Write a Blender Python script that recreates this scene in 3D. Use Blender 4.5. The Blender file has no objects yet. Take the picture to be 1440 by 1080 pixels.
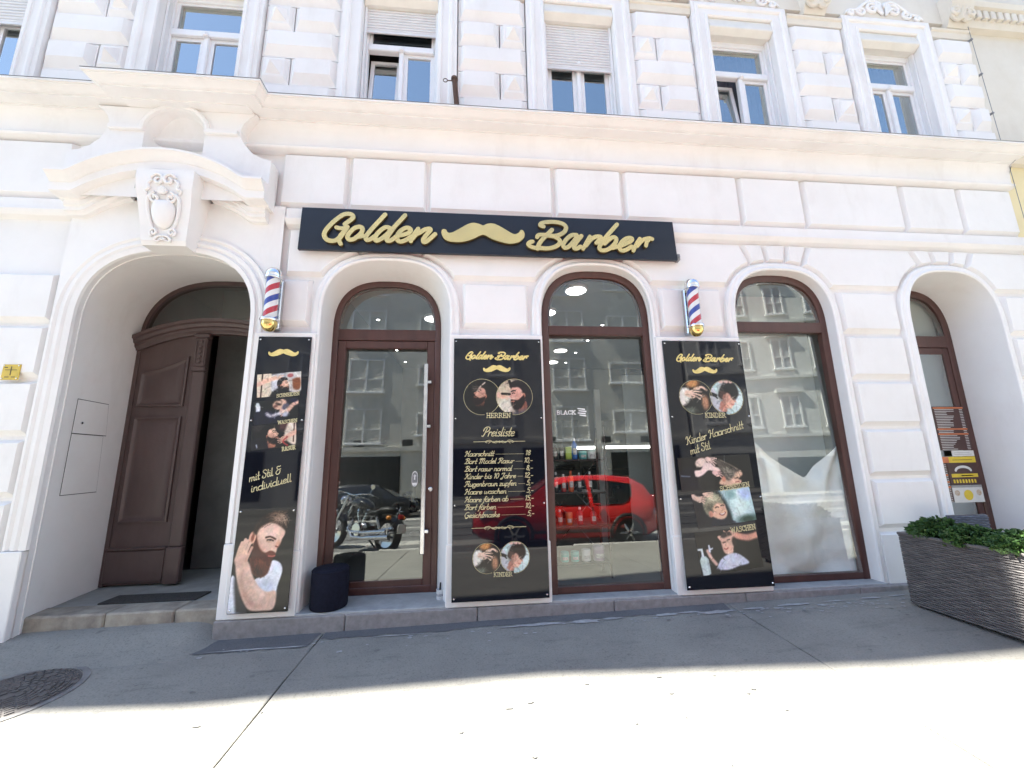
import bpy, math, random
import numpy as np
from mathutils import Vector, Matrix
from mathutils.geometry import tessellate_polygon

scene = bpy.context.scene
col = scene.collection
R = math.radians
PI = math.pi

# ------------------------------------------------------------------ camera
cam_d = bpy.data.cameras.new('camera')
cam_d.sensor_fit = 'HORIZONTAL'
cam_d.sensor_width = 36.0
cam_d.lens = 551.43 / 1440 * 36.0
cam_d.clip_start = 0.05
cam_d.clip_end = 2000
cam = bpy.data.objects.new('camera', cam_d)
col.objects.link(cam)
scene.camera = cam
_yaw, _pitch, _roll = R(5.4665), R(10.7336), R(-1.0456)
_f = Vector((math.sin(_yaw) * math.cos(_pitch), math.cos(_yaw) * math.cos(_pitch), math.sin(_pitch)))
_r = Vector((math.cos(_yaw), -math.sin(_yaw), 0))
_u = _r.cross(_f)
_r2 = math.cos(_roll) * _r + math.sin(_roll) * _u
_u2 = -math.sin(_roll) * _r + math.cos(_roll) * _u
_m = Matrix((_r2, _u2, -_f)).transposed().to_4x4()
_m.translation = Vector((0, -4.0645, 1.5))
cam.matrix_world = _m

# ------------------------------------------------------------------ sky, sun, exposure
SUN_DIR = Vector((-0.53, 0.0540, 0.846)).normalized()        # towards the sun: from the left, just behind the facade
world = bpy.data.worlds.new('World')
scene.world = world
world.use_nodes = True
_wn = world.node_tree.nodes
_bg = _wn['Background']
_sky = _wn.new('ShaderNodeTexSky')
_sky.sky_type = 'NISHITA'
_sky.sun_disc = False
_sky.sun_elevation = math.asin(SUN_DIR.z)
_sky.sun_rotation = math.atan2(SUN_DIR.x, SUN_DIR.y)
_sky.altitude = 200
_sky.air_density = 1.0
_sky.dust_density = 0.6
_sky.ozone_density = 1.0
world.node_tree.links.new(_sky.outputs['Color'], _bg.inputs['Color'])
_bg.inputs['Strength'].default_value = 0.095

sun_d = bpy.data.lights.new('sun', 'SUN')
sun_d.energy = 5.0
sun_d.angle = R(0.5)
sun_d.color = (1.0, 0.955, 0.86)
sun = bpy.data.objects.new('sun', sun_d)
col.objects.link(sun)
sun.rotation_euler = SUN_DIR.to_track_quat('Z', 'Y').to_euler()
sun.location = (0, 0, 30)

scene.view_settings.view_transform = 'Standard'
scene.view_settings.look = 'None'
scene.view_settings.gamma = 1.0
scene.view_settings.use_curve_mapping = False
scene.view_settings.exposure = 2.38
scene.cycles.max_bounces = 10
scene.cycles.diffuse_bounces = 5
scene.cycles.glossy_bounces = 4
scene.cycles.transparent_max_bounces = 16
scene.cycles.sample_clamp_indirect = 6.0
scene.cycles.caustics_reflective = False
scene.cycles.caustics_refractive = False
scene.cycles.use_denoising = True

# ------------------------------------------------------------------ materials
MATS = {}

def _nodes(name):
    m = bpy.data.materials.new(name)
    m.use_nodes = True
    nt = m.node_tree
    return m, nt, nt.nodes['Principled BSDF']

def _noise(nt, scale, detail=4, rough=.6, vec=None, stretch=None):
    g = nt.nodes.new('ShaderNodeNewGeometry')
    src = g.outputs['Position']
    if stretch:
        mp = nt.nodes.new('ShaderNodeMapping')
        mp.inputs['Scale'].default_value = stretch
        nt.links.new(src, mp.inputs['Vector'])
        src = mp.outputs['Vector']
    n = nt.nodes.new('ShaderNodeTexNoise')
    n.inputs['Scale'].default_value = scale
    n.inputs['Detail'].default_value = detail
    n.inputs['Roughness'].default_value = rough
    nt.links.new(src, n.inputs['Vector'])
    return n

def _ramp(nt, fac, stops):
    r = nt.nodes.new('ShaderNodeValToRGB')
    els = r.color_ramp.elements
    while len(els) < len(stops):
        els.new(.5)
    for e, (p, c) in zip(els, stops):
        e.position = p
        e.color = tuple(c) + (1,) if len(c) == 3 else c
    nt.links.new(fac, r.inputs['Fac'])
    return r

def pm(name, c, rough=.6, var=.08, ns=3.0, bump=0.0, bs=60.0, metal=0.0, coat=0.0, spec=.5, c2=None, stretch=None, emit=None):
    """plain procedural material: base colour broken up by noise, optional fine relief"""
    if name in MATS:
        return MATS[name]
    m, nt, p = _nodes(name)
    c = tuple(c)
    n = _noise(nt, ns, 5, .62, stretch=stretch)
    lo = c2 if c2 else tuple(x * (1 - var) for x in c)
    hi = c if c2 else tuple(min(1, x * (1 + var * .5)) for x in c)
    r = _ramp(nt, n.outputs['Fac'], [(.32, lo), (.68, hi)])
    nt.links.new(r.outputs['Color'], p.inputs['Base Color'])
    p.inputs['Roughness'].default_value = rough
    p.inputs['Metallic'].default_value = metal
    p.inputs['Coat Weight'].default_value = coat
    p.inputs['Coat Roughness'].default_value = .04
    p.inputs['Specular IOR Level'].default_value = spec
    if bump:
        b = nt.nodes.new('ShaderNodeBump')
        b.inputs['Strength'].default_value = bump
        b.inputs['Distance'].default_value = .01
        n2 = _noise(nt, bs, 4, .7)
        nt.links.new(n2.outputs['Fac'], b.inputs['Height'])
        nt.links.new(b.outputs['Normal'], p.inputs['Normal'])
    if emit:
        p.inputs['Emission Color'].default_value = tuple(emit[:3]) + (1,)
        p.inputs['Emission Strength'].default_value = emit[3]
    MATS[name] = m
    return m

def glass(name, tint=(.8, .85, .83), ior=1.9, rough=0.0):
    m = bpy.data.materials.new(name)
    m.use_nodes = True
    nt = m.node_tree
    nt.nodes.remove(nt.nodes['Principled BSDF'])
    out = nt.nodes['Material Output']
    mix = nt.nodes.new('ShaderNodeMixShader')
    r0 = ((ior - 1) / (ior + 1)) ** 2                    # Schlick reflectance, the same from both sides
    lw = nt.nodes.new('ShaderNodeLayerWeight'); lw.inputs['Blend'].default_value = .5
    pw = nt.nodes.new('ShaderNodeMath'); pw.operation = 'POWER'; pw.inputs[1].default_value = 5.0
    nt.links.new(lw.outputs['Facing'], pw.inputs[0])
    fr = nt.nodes.new('ShaderNodeMath'); fr.operation = 'MULTIPLY_ADD'
    fr.inputs[1].default_value = 1 - r0; fr.inputs[2].default_value = r0
    nt.links.new(pw.outputs[0], fr.inputs[0])
    tr = nt.nodes.new('ShaderNodeBsdfTransparent')
    tr.inputs['Color'].default_value = tuple(tint) + (1,)
    gl = nt.nodes.new('ShaderNodeBsdfGlossy')
    gl.inputs['Roughness'].default_value = rough
    gl.inputs['Color'].default_value = (.95, 1, .97, 1)
    nt.links.new(fr.outputs[0], mix.inputs[0])
    nt.links.new(tr.outputs[0], mix.inputs[1])
    nt.links.new(gl.outputs[0], mix.inputs[2])
    nt.links.new(mix.outputs[0], out.inputs['Surface'])
    MATS[name] = m
    return m

def vcol(name, rough=.3, coat=.2):
    """printed picture: colours come from the mesh's own colour attribute"""
    if name in MATS:
        return MATS[name]
    m, nt, p = _nodes(name)
    a = nt.nodes.new('ShaderNodeVertexColor')
    a.layer_name = 'print'
    nt.links.new(a.outputs['Color'], p.inputs['Base Color'])
    p.inputs['Roughness'].default_value = rough
    p.inputs['Coat Weight'].default_value = coat
    p.inputs['Coat Roughness'].default_value = .03
    MATS[name] = m
    return m

def stucco(name, c, warm):
    m, nt, p = _nodes(name)
    n = _noise(nt, 1.1, 6, .65)
    r = _ramp(nt, n.outputs['Fac'], [(.3, warm), (.62, c)])
    n3 = _noise(nt, 2.6, 5, .65, stretch=(1.0, 1.0, .35))
    r3 = _ramp(nt, n3.outputs['Fac'], [(.28, (.86, .84, .82)), (.46, (1, 1, 1))])
    mx = nt.nodes.new('ShaderNodeMixRGB')
    mx.blend_type = 'MULTIPLY'
    mx.inputs['Fac'].default_value = .42
    nt.links.new(r.outputs['Color'], mx.inputs['Color1'])
    nt.links.new(r3.outputs['Color'], mx.inputs['Color2'])
    nt.links.new(mx.outputs['Color'], p.inputs['Base Color'])
    p.inputs['Roughness'].default_value = .85
    p.inputs['Specular IOR Level'].default_value = .25
    b = nt.nodes.new('ShaderNodeBump')
    b.inputs['Strength'].default_value = .25
    b.inputs['Distance'].default_value = .006
    n2 = _noise(nt, 90, 4, .7)
    nt.links.new(n2.outputs['Fac'], b.inputs['Height'])
    nt.links.new(b.outputs['Normal'], p.inputs['Normal'])
    MATS[name] = m
    return m

STUCCO = stucco('white_stucco', (.83, .82, .805), (.775, .76, .74))
STUCCO2 = stucco('cream_stucco', (.74, .70, .62), (.66, .61, .52))
YELLOW = stucco('yellow_stucco', (.78, .68, .42), (.70, .60, .36))
GREYST = stucco('grey_stucco', (.72, .70, .64), (.62, .60, .55))
PALEST = stucco('pale_stucco', (.74, .74, .71), (.66, .66, .63))
PVC = pm('white_pvc', (.80, .80, .80), .35, .04, 6)
SHUT = pm('shutter_plastic', (.70, .70, .70), .45, .06, 5)
BOXM = pm('shutter_box_paint', (.74, .72, .66), .5, .06, 5)
BROWN = pm('brown_frame', (.088, .036, .029), .38, .18, 9, .08, 40, c2=(.062, .026, .021), stretch=(1, 1, .15))
DOORM = pm('old_brown_paint', (.092, .061, .056), .42, .2, 6, .2, 30, c2=(.070, .046, .043), stretch=(1, 1, .3))
DARK = pm('dark_interior', (.035, .036, .036), .8, .3, 2)
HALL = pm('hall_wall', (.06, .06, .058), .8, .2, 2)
STONE = pm('plinth_stone', (.27, .255, .25), .75, .25, 14, .35, 120)
SILL = pm('sill_stone', (.36, .37, .37), .7, .2, 10, .2, 100)
STEPM = pm('worn_step_stone', (.40, .36, .29), .85, .35, 7, .6, 45, c2=(.22, .19, .16))
GLASS = glass('shop_glass', (.98, 1.0, .98), 2.25)
WGLASS = glass('window_glass', (.72, .76, .76), 4.3)
DGLASS = glass('dim_glass', (.6, .6, .58), 2.2)
BLACKM = pm('black_acrylic', (.006, .007, .012), .03, .1, 3, spec=.45, coat=.0)
GOLD = pm('brushed_gold', (.93, .71, .30), .24, .2, 3, .06, 70, metal=.8, c2=(.74, .58, .27))  # darker noise tone puts uneven reflections into the gold's colour
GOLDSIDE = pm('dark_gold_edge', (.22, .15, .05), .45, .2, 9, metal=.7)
GOLDPRINT = pm('gold_print', (.80, .66, .26), .4, .12, 16, c2=(.64, .50, .16))
CREAMPRINT = pm('cream_print', (.66, .59, .34), .45, .3, 22, c2=(.42, .37, .20))
STEEL = pm('steel', (.62, .62, .63), .22, .1, 12, metal=1.0)
CHROME = pm('chrome', (.80, .80, .82), .07, .06, 12, metal=1.0)
BRASS = pm('polished_brass', (.75, .56, .22), .18, .15, 12, metal=1.0)
BLACKMETAL = pm('black_metal', (.012, .012, .013), .35, .2, 10)
RUBBER = pm('rubber', (.014, .014, .014), .75, .2, 20)

# ------------------------------------------------------------------ mesh building
WP = {}

class MB:
    def __init__(s):
        s.v = []; s.f = []; s.mi = []
    def add(s, verts, faces, mi=0):
        o = len(s.v)
        s.v.extend([tuple(v) for v in verts])
        s.f.extend([tuple(i + o for i in f) for f in faces])
        s.mi.extend([mi] * len(faces))
        return s
    def box(s, x0, x1, y0, y1, z0, z1, mi=0):
        return s.add([(x0, y0, z0), (x1, y0, z0), (x1, y1, z0), (x0, y1, z0), (x0, y0, z1), (x1, y0, z1), (x1, y1, z1), (x0, y1, z1)],
                     [(0, 3, 2, 1), (4, 5, 6, 7), (0, 1, 5, 4), (1, 2, 6, 5), (2, 3, 7, 6), (3, 0, 4, 7)], mi)
    def hexa(s, p, mi=0):
        return s.add(p, [(0, 3, 2, 1), (4, 5, 6, 7), (0, 1, 5, 4), (1, 2, 6, 5), (2, 3, 7, 6), (3, 0, 4, 7)], mi)
    def bbox(s, x0, x1, y0, y1, z0, z1, b=.01, mi=0):
        """box with chamfered edges"""
        vs = []; 
        def ring(z, i):
            return [(x0 + i, y0 + b, z), (x0 + b, y0 + i, z), (x1 - b, y0 + i, z), (x1 - i, y0 + b, z),
                    (x1 - i, y1 - b, z), (x1 - b, y1 - i, z), (x0 + b, y1 - i, z), (x0 + i, y1 - b, z)]
        rs = [ring(z0, b), ring(z0 + b, 0), ring(z1 - b, 0), ring(z1, b)]
        rs[0] = [(min(max(x, x0 + b), x1 - b), min(max(y, y0 + b), y1 - b), z) for x, y, z in rs[0]]
        rs[3] = [(min(max(x, x0 + b), x1 - b), min(max(y, y0 + b), y1 - b), z) for x, y, z in rs[3]]
        for q in rs: vs += q
        fs = []
        for k in range(3):
            for i in range(8):
                j = (i + 1) % 8
                fs.append((k * 8 + i, k * 8 + j, k * 8 + 8 + j, k * 8 + 8 + i))
        fs.append(tuple(range(7, -1, -1))); fs.append(tuple(range(24, 32)))
        return s.add(vs, fs, mi)
    def loft(s, rings, closed=True, cap=True, mi=0):
        n = len(rings[0]); vs = [p for q in rings for p in q]; fs = []
        for k in range(len(rings) - 1):
            for i in range(n if closed else n - 1):
                j = (i + 1) % n
                fs.append((k * n + i, k * n + j, (k + 1) * n + j, (k + 1) * n + i))
        if cap and closed:
            fs.append(tuple(range(n - 1, -1, -1)))
            fs.append(tuple((len(rings) - 1) * n + i for i in range(n)))
        return s.add(vs, fs, mi)
    def lathe(s, prof, c=(0, 0, 0), seg=20, axis='z', mi=0):
        rings = []
        for r, h in prof:
            q = []
            for i in range(seg):
                a = 2 * PI * i / seg
                x, y = r * math.cos(a), r * math.sin(a)
                if axis == 'z': q.append((c[0] + x, c[1] + y, c[2] + h))
                elif axis == 'y': q.append((c[0] + x, c[1] + h, c[2] + y))
                else: q.append((c[0] + h, c[1] + x, c[2] + y))
            rings.append(q)
        return s.loft(rings, True, True, mi)
    def tube(s, pts, r, seg=8, mi=0, cap=True):
        pts = [Vector(p) for p in pts]
        rs = r if isinstance(r, (list, tuple)) else [r] * len(pts)
        rings = []; up = None
        for i, p in enumerate(pts):
            t = (pts[min(i + 1, len(pts) - 1)] - pts[max(i - 1, 0)])
            t = t.normalized() if t.length > 1e-9 else Vector((0, 0, 1))
            if up is None:
                up = Vector((0, 0, 1)) if abs(t.z) < .9 else Vector((1, 0, 0))
            sd = t.cross(up)
            sd = sd.normalized() if sd.length > 1e-6 else Vector((1, 0, 0))
            up = sd.cross(t).normalized()
            rings.append([tuple(p + rs[i] * (math.cos(2 * PI * k / seg) * sd + math.sin(2 * PI * k / seg) * up)) for k in range(seg)])
        return s.loft(rings, True, cap, mi)
    def poly(s, pts, mi=0):
        return s.add(pts, [tuple(range(len(pts)))], mi)

def link(name, me, mat, parent=None, c=(0, 0, 0), kind=None):
    if mat is not None and not me.materials:
        for m in (mat if isinstance(mat, (list, tuple)) else [mat]):
            me.materials.append(m)
    o = bpy.data.objects.new(name, me)
    col.objects.link(o)
    c = Vector(c)
    WP[o.name] = c
    if parent is not None:
        o.parent = parent
        o.location = c - WP[parent.name]
    else:
        o.location = c
    if kind: o['kind'] = kind
    return o

def obj(name, mb, mat, parent=None, smooth=False, kind=None, cols=None):
    vs = np.array(mb.v, dtype=float)
    lo, hi = vs.min(0), vs.max(0)
    c = (lo + hi) / 2
    me = bpy.data.meshes.new(name)
    me.from_pydata((vs - c).tolist(), [], mb.f)
    if any(mb.mi):
        me.polygons.foreach_set('material_index', mb.mi)
    if smooth is True:
        me.polygons.foreach_set('use_smooth', [True] * len(me.polygons))
    elif smooth:
        me.polygons.foreach_set('use_smooth', [True] * len(me.polygons))
        me.set_sharp_from_angle(angle=R(smooth))
    if cols is not None:
        at = me.color_attributes.new('print', 'FLOAT_COLOR', 'POINT')
        at.data.foreach_set('color', np.asarray(cols, dtype=np.float32).ravel())
    me.update()
    return link(name, me, mat, parent, c, kind)

def tag(o, label, cat, group=None):
    o['label'] = label; o['category'] = cat
    if group: o['group'] = group
    return o

def thing(name, label, cat, loc=(0, 0, 0), rotz=0.0, group=None, local=False, tilt=0.0):
    """Empty at the thing's base; with local=True its parts are built in its own frame"""
    o = bpy.data.objects.new(name, None)
    o.empty_display_size = .2
    col.objects.link(o)
    o.location = loc
    o.rotation_euler = (tilt, 0, rotz)
    WP[o.name] = Vector((0, 0, 0)) if local else Vector(loc)
    return tag(o, label, cat, group)

def sub(name, parent, loc=None):
    """Empty that is a part and holds sub-parts"""
    o = bpy.data.objects.new(name, None)
    o.empty_display_size = .1
    col.objects.link(o)
    w = Vector(loc) if loc is not None else WP[parent.name].copy()
    WP[o.name] = w
    o.parent = parent
    o.location = w - WP[parent.name]
    return o

def gz(x, y=0.0):
    """height of the pavement: it climbs to the right and falls to the road"""
    return .0155 * (x + 1.44) + .024 * y

def arch(xc, hw, zb, zs, zc, n=2.7, N=28):
    """opening outline, left foot over the crown to the right foot"""
    p = [(xc - hw, zb)]
    for k in range(7): p.append((xc - hw, zb + (zs - zb) * (k + 1) / 8))
    for i in range(N + 1):
        t = PI * i / N
        c, s_ = math.cos(t), math.sin(t)
        p.append((xc - hw * math.copysign(abs(c) ** (2 / n), c), zs + (zc - zs) * abs(s_) ** (2 / n)))
    for k in range(7): p.append((xc + hw, zs + (zb - zs) * (k + 1) / 8))
    p.append((xc + hw, zb))
    return p

def offset(path, d, closed=False):
    """offset a polyline to its left"""
    n = len(path); out = []
    for i in range(n):
        a = Vector(path[i - 1 if (i or closed) else i]); b = Vector(path[i]); c = Vector(path[(i + 1) % n if (i < n - 1 or closed) else i])
        t1 = (b - a); t2 = (c - b)
        if t1.length < 1e-9: t1 = t2
        if t2.length < 1e-9: t2 = t1
        t1 = t1.normalized(); t2 = t2.normalized()
        n1 = Vector((-t1.y, t1.x)); n2 = Vector((-t2.y, t2.x))
        m = n1 + n2
        m = m.normalized() if m.length > 1e-6 else n1
        k = max(.4, m.dot(n1))
        q = b + m * (d / k)
        out.append((q.x, q.y))
    return out

def sweep_outline(mb, path, prof, mi=0):
    """moulding round an outline in the facade plane: prof = [(outward offset, y)]"""
    rings = []
    for d, y in prof:
        q = offset(path, d) if abs(d) > 1e-6 else path
        rings.append([(x, y, z) for x, z in q])
    mb.loft(rings, closed=False, cap=False, mi=mi)

def sheet_with_holes(mb, outer, holes, y, mi=0):
    loops = [[Vector((x, z, 0)) for x, z in L] for L in [outer] + holes]
    flat = [p for L in loops for p in L]
    tris = tessellate_polygon(loops)
    vs = [(p.x, y, p.y) for p in flat]
    fs = []
    for a, b, c in tris:
        n = (flat[b] - flat[a]).cross(flat[c] - flat[a])
        fs.append((a, b, c) if n.z < 0 else (a, c, b))   # faces look towards -Y
    fs = [(f[0], f[2], f[1]) for f in fs]
    mb.add(vs, fs, mi)

def smoothline(pts, k=5):
    """Catmull-Rom through the points"""
    P = [np.array(p, float) for p in pts]
    if len(P) < 3: return [tuple(p) for p in P]
    out = []
    for i in range(len(P) - 1):
        p0, p1, p2, p3 = P[max(i - 1, 0)], P[i], P[i + 1], P[min(i + 2, len(P) - 1)]
        for j in range(k):
            t = j / k
            out.append(tuple(.5 * ((2 * p1) + (-p0 + p2) * t + (2 * p0 - 5 * p1 + 4 * p2 - p3) * t * t + (-p0 + 3 * p1 - 3 * p2 + p3) * t ** 3)))
    out.append(tuple(P[-1]))
    return out
# ------------------------------------------------------------------ ground: pavement fields, kerb, road
def asphalt(name, c, c2, stains=True):
    m, nt, p = _nodes(name)
    n1 = _noise(nt, .9, 6, .62)
    r1 = _ramp(nt, n1.outputs['Fac'], [(.34, c2), (.66, c)])
    n2 = _noise(nt, 75, 4, .75)                                  # fine aggregate
    r2 = _ramp(nt, n2.outputs['Fac'], [(.34, (.50, .49, .47)), (.46, (.95, .95, .95)), (.58, (1, 1, 1)), (.72, (1.2, 1.19, 1.15))])
    mx = nt.nodes.new('ShaderNodeMixRGB'); mx.blend_type = 'MULTIPLY'; mx.inputs['Fac'].default_value = .8
    nt.links.new(r1.outputs['Color'], mx.inputs['Color1']); nt.links.new(r2.outputs['Color'], mx.inputs['Color2'])
    last = mx.outputs['Color']
    if stains:                                                   # trodden gum, oil spots and scuffs
        v = nt.nodes.new('ShaderNodeTexVoronoi'); v.inputs['Scale'].default_value = 3.2
        v.inputs['Randomness'].default_value = 1.0
        g = nt.nodes.new('ShaderNodeNewGeometry')
        dn = _noise(nt, 9, 3)
        mm = nt.nodes.new('ShaderNodeMixRGB'); mm.inputs['Fac'].default_value = .10
        nt.links.new(g.outputs['Position'], mm.inputs['Color1']); nt.links.new(dn.outputs['Color'], mm.inputs['Color2'])
        nt.links.new(mm.outputs['Color'], v.inputs['Vector'])
        rs = _ramp(nt, v.outputs['Distance'], [(.045, (.62, .62, .64)), (.085, (1, 1, 1))])
        m3 = nt.nodes.new('ShaderNodeMixRGB'); m3.blend_type = 'MULTIPLY'; m3.inputs['Fac'].default_value = .7
        nt.links.new(last, m3.inputs['Color1']); nt.links.new(rs.outputs['Color'], m3.inputs['Color2'])
        n5 = _noise(nt, 3.2, 5, .7, stretch=(.6, 2.2, 1))
        r5 = _ramp(nt, n5.outputs['Fac'], [(.30, (.70, .70, .72)), (.44, (1, 1, 1)), (.60, (1, 1, 1)), (.74, (1.2, 1.19, 1.16))])
        m4 = nt.nodes.new('ShaderNodeMixRGB'); m4.blend_type = 'MULTIPLY'; m4.inputs['Fac'].default_value = .8
        nt.links.new(m3.outputs['Color'], m4.inputs['Color1']); nt.links.new(r5.outputs['Color'], m4.inputs['Color2'])
        last = m4.outputs['Color']
    nt.links.new(last, p.inputs['Base Color'])
    p.inputs['Roughness'].default_value = .82
    b = nt.nodes.new('ShaderNodeBump'); b.inputs['Strength'].default_value = .5; b.inputs['Distance'].default_value = .004
    nt.links.new(n2.outputs['Fac'], b.inputs['Height']); nt.links.new(b.outputs['Normal'], p.inputs['Normal'])
    MATS[name] = m
    return m

PAVE = asphalt('pavement_asphalt', (.27, .263, .235), (.205, .20, .182))
PATCHM = asphalt('fresh_patch_asphalt', (.14, .142, .146), (.10, .102, .106), False)
ROADM = asphalt('road_asphalt', (.19, .188, .184), (.14, .14, .14))
KERBM = pm('kerb_granite', (.42, .41, .39), .8, .25, 12, .3, 120)
JOINTM = pm('joint_bitumen', (.10, .10, .10), .9, .2, 20)
MORTAR = pm('mortar_splash', (.37, .37, .37), .9, .25, 18)
KERB_Y = -3.95

def ground_grid(mb, x0, x1, y0, y1, nx, ny, zf):
    vs = []; fs = []
    for j in range(ny + 1):
        for i in range(nx + 1):
            x = x0 + (x1 - x0) * i / nx; y = y0 + (y1 - y0) * j / ny
            vs.append((x, y, zf(x, y)))
    for j in range(ny):
        for i in range(nx):
            a = j * (nx + 1) + i
            fs.append((a, a + 1, a + nx + 2, a + nx + 1))
    mb.add(vs, fs)

mb = MB(); ground_grid(mb, -60, 60, -60, 20, 12, 8, lambda x, y: -.5 + .0155 * max(-20, min(20, x)))
g0 = obj('ground', mb, JOINTM); g0['kind'] = 'structure'

pav = sub('pavement', g0, (0, 0, 0)) if False else None
mb = MB(); ground_grid(mb, -40, 40, KERB_Y, .9, 8, 2, lambda x, y: gz(x, y) - .02)
pave_base = obj('pavement', mb, JOINTM); pave_base['kind'] = 'structure'
xs = [-36.0 + 3.81 * k for k in range(21)]
off = -1.345 - xs[9]
xs = [x + off for x in xs]
rng = random.Random(4)
for k in range(len(xs) - 1):
    mb = MB()
    a, b = xs[k] + .0045, xs[k + 1] - .0045
    n = 26
    # slightly wandering joint edges and a rounded arris
    ja = [rng.uniform(-.004, .004) for _ in range(n + 1)]; jb = [rng.uniform(-.004, .004) for _ in range(n + 1)]
    rings = []
    for i in range(n + 1):
        y = KERB_Y + .005 + (.88 - KERB_Y) * i / n
        pts = []
        for q, dz in ((a + ja[i], -.018), (a + ja[i], -.004), (a + ja[i] + .008, 0), (a + 1.2, 0), (b - 1.2, 0), (b + jb[i] - .008, 0), (b + jb[i], -.004), (b + jb[i], -.018)):
            pts.append((q, y, gz(q, y) + dz))
        rings.append(pts)
    mb.loft(rings, closed=False, cap=False)
    obj('paving_field', mb, PAVE, pave_base, smooth=False)

# dark repair strip along the shop plinth, with a ragged outer edge
def ragged(mb, xa, xb, yin, yout, amp, n, seed, dz):
    r_ = random.Random(seed)
    lo = []; hi = []
    d = 0
    for i in range(n + 1):
        x = xa + (xb - xa) * i / n
        d = .7 * d + r_.uniform(-amp, amp)
        yo = yout + d
        if i == n: yo = yin - .02
        lo.append((x, yo, gz(x, yo) + dz)); hi.append((x, yin, gz(x, yin) + dz))
    vs = lo + hi; fs = [(i, i + 1, n + 2 + i, n + 1 + i) for i in range(n)]
    mb.add(vs, fs)
mb = MB(); ragged(mb, -2.36, -1.36, -.02, -.315, .012, 30, 1, .004); obj('repair_patch', mb, PATCHM, pave_base)
mb = MB(); ragged(mb, -1.33, 2.44, -.02, -.215, .014, 110, 2, .004); obj('repair_patch', mb, PATCHM, pave_base)
# asphalt worked up to the entrance step
mb = MB(); rings = []
for y, k in ((-.42, 0), (-.30, .12), (-.18, .42), (-.08, .78), (.02, .96), (.12, 1.0)):
    rings.append([(x, y, gz(x, y) - .003 + k * e_ * .112 + (.006 if 0 < k else 0) * e_) for x, e_ in ((-4.6, .0), (-4.3, .6), (-4.0, 1), (-3.6, 1), (-3.2, 1), (-2.8, 1), (-2.5, .95), (-2.40, .75), (-2.33, .45), (-2.27, .2), (-2.2, 0))])
mb.loft(rings, closed=False, cap=False); obj('asphalt_fillet', mb, PAVE, pave_base, smooth=True)
# pale mortar splashes left along the patch
mb = MB(); r_ = random.Random(8)
def blob(mb, x, y, rx, ry, seed, dz):
    q = random.Random(seed); n = 14
    ph = q.uniform(0, 6)
    pts = []
    for i in range(n):
        a = 2 * PI * i / n; k = q.uniform(.55, 1.2)
        px, py = x + rx * k * math.cos(a), y + ry * k * math.sin(a)
        pts.append((px, py, gz(px, py) + dz))
    mb.poly(pts)
for x, y, rx, ry in ((.55, -.165, .30, .03), (1.0, -.175, .16, .035), (1.25, -.155, .12, .02), (1.75, -.16, .14, .03), (2.25, -.185, .17, .045), (2.0, -.15, .12, .02),
                     (-1.9, -.225, .28, .012), (-1.55, -.235, .2, .01), (-.7, -.165, .25, .008), (2.62, -.17, .1, .02), (3.05, -.15, .16, .022), (3.5, -.14, .12, .015), (3.3, -.21, .05, .02), (2.85, -.2, .05, .02), (3.9, -.13, .12, .02), (4.2, -.12, .1, .012)):
    blob(mb, x, y - .075, rx, ry, int(x * 97 + y * 31) & 255, .007)
for i in range(90):
    x = r_.choice((r_.uniform(-2.2, 2.4), r_.uniform(2.4, 4.2))); y = -.26 - abs(r_.gauss(0, .09))
    s_ = r_.uniform(.004, .016)
    blob(mb, x, y, s_ * 1.7, s_, i, .006)
o = obj('mortar_splashes', mb, MORTAR, pave_base); o['kind'] = 'stuff'
# gum spots, leaves and flecks lying about on the pavement
mb = MB()
for i in range(70):
    x = r_.uniform(-3.4, 4.0); y = r_.uniform(-2.6, -.3); s_ = r_.uniform(.004, .013)
    blob(mb, x, y, s_ * r_.uniform(1, 2.2), s_, 500 + i, .0055)
o = obj('gum_spots', mb, pm('old_gum', (.17, .168, .16), .9, .2, 30), pave_base); o['kind'] = 'stuff'

mb = MB()
n = 40
for k in range(n):
    x0 = -40 + 2 * k
    mb.bbox(x0 + .004, x0 + 1.996, KERB_Y - .16, KERB_Y - .004, -.9 + gz(x0, KERB_Y), gz(x0 + 1, KERB_Y) + .002, .012)
kerb = obj('kerb', mb, KERBM); kerb['kind'] = 'structure'
mb = MB(); ground_grid(mb, -60, 60, -15.4, KERB_Y - .16, 12, 6, lambda x, y: .0155 * (max(-20, min(20, x)) + 1.44) - .22)
road = obj('road', mb, ROADM); road['kind'] = 'structure'
# tram rails let into the road
for ry in (-7.0, -8.45, -10.2, -11.65):
    mb = MB()
    rings = [[(x, ry - .04, .0155 * (x + 1.44) - .216), (x, ry + .04, .0155 * (x + 1.44) - .216)] for x in (-20, 0, 20)]
    mb.loft(rings, closed=False, cap=False)
    obj('tram_rail', mb, STEEL, road)
for ya, yb in ((-6.2, -5.5), (-9.5, -9.2), (-12.9, -12.3)):
    mb = MB()
    rings = [[(x, ya, .0155 * (x + 1.44) - .2155), (x, yb, .0155 * (x + 1.44) - .2155)] for x in (-20, 0, 20)]
    mb.loft(rings, closed=False, cap=False)
    obj('concrete_strip', mb, pm('track_concrete', (.42, .41, .38), .85, .2, 6, .2, 60), road)
mb = MB(); ground_grid(mb, -60, 60, -19.1, -15.4, 12, 2, lambda x, y: .0155 * (max(-20, min(20, x)) + 1.44) - .08)
o = obj('far_pavement', mb, PAVE); o['kind'] = 'structure'
mb = MB(); mb.box(-60, 60, -15.42, -15.25, -1.2, .0)
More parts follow.
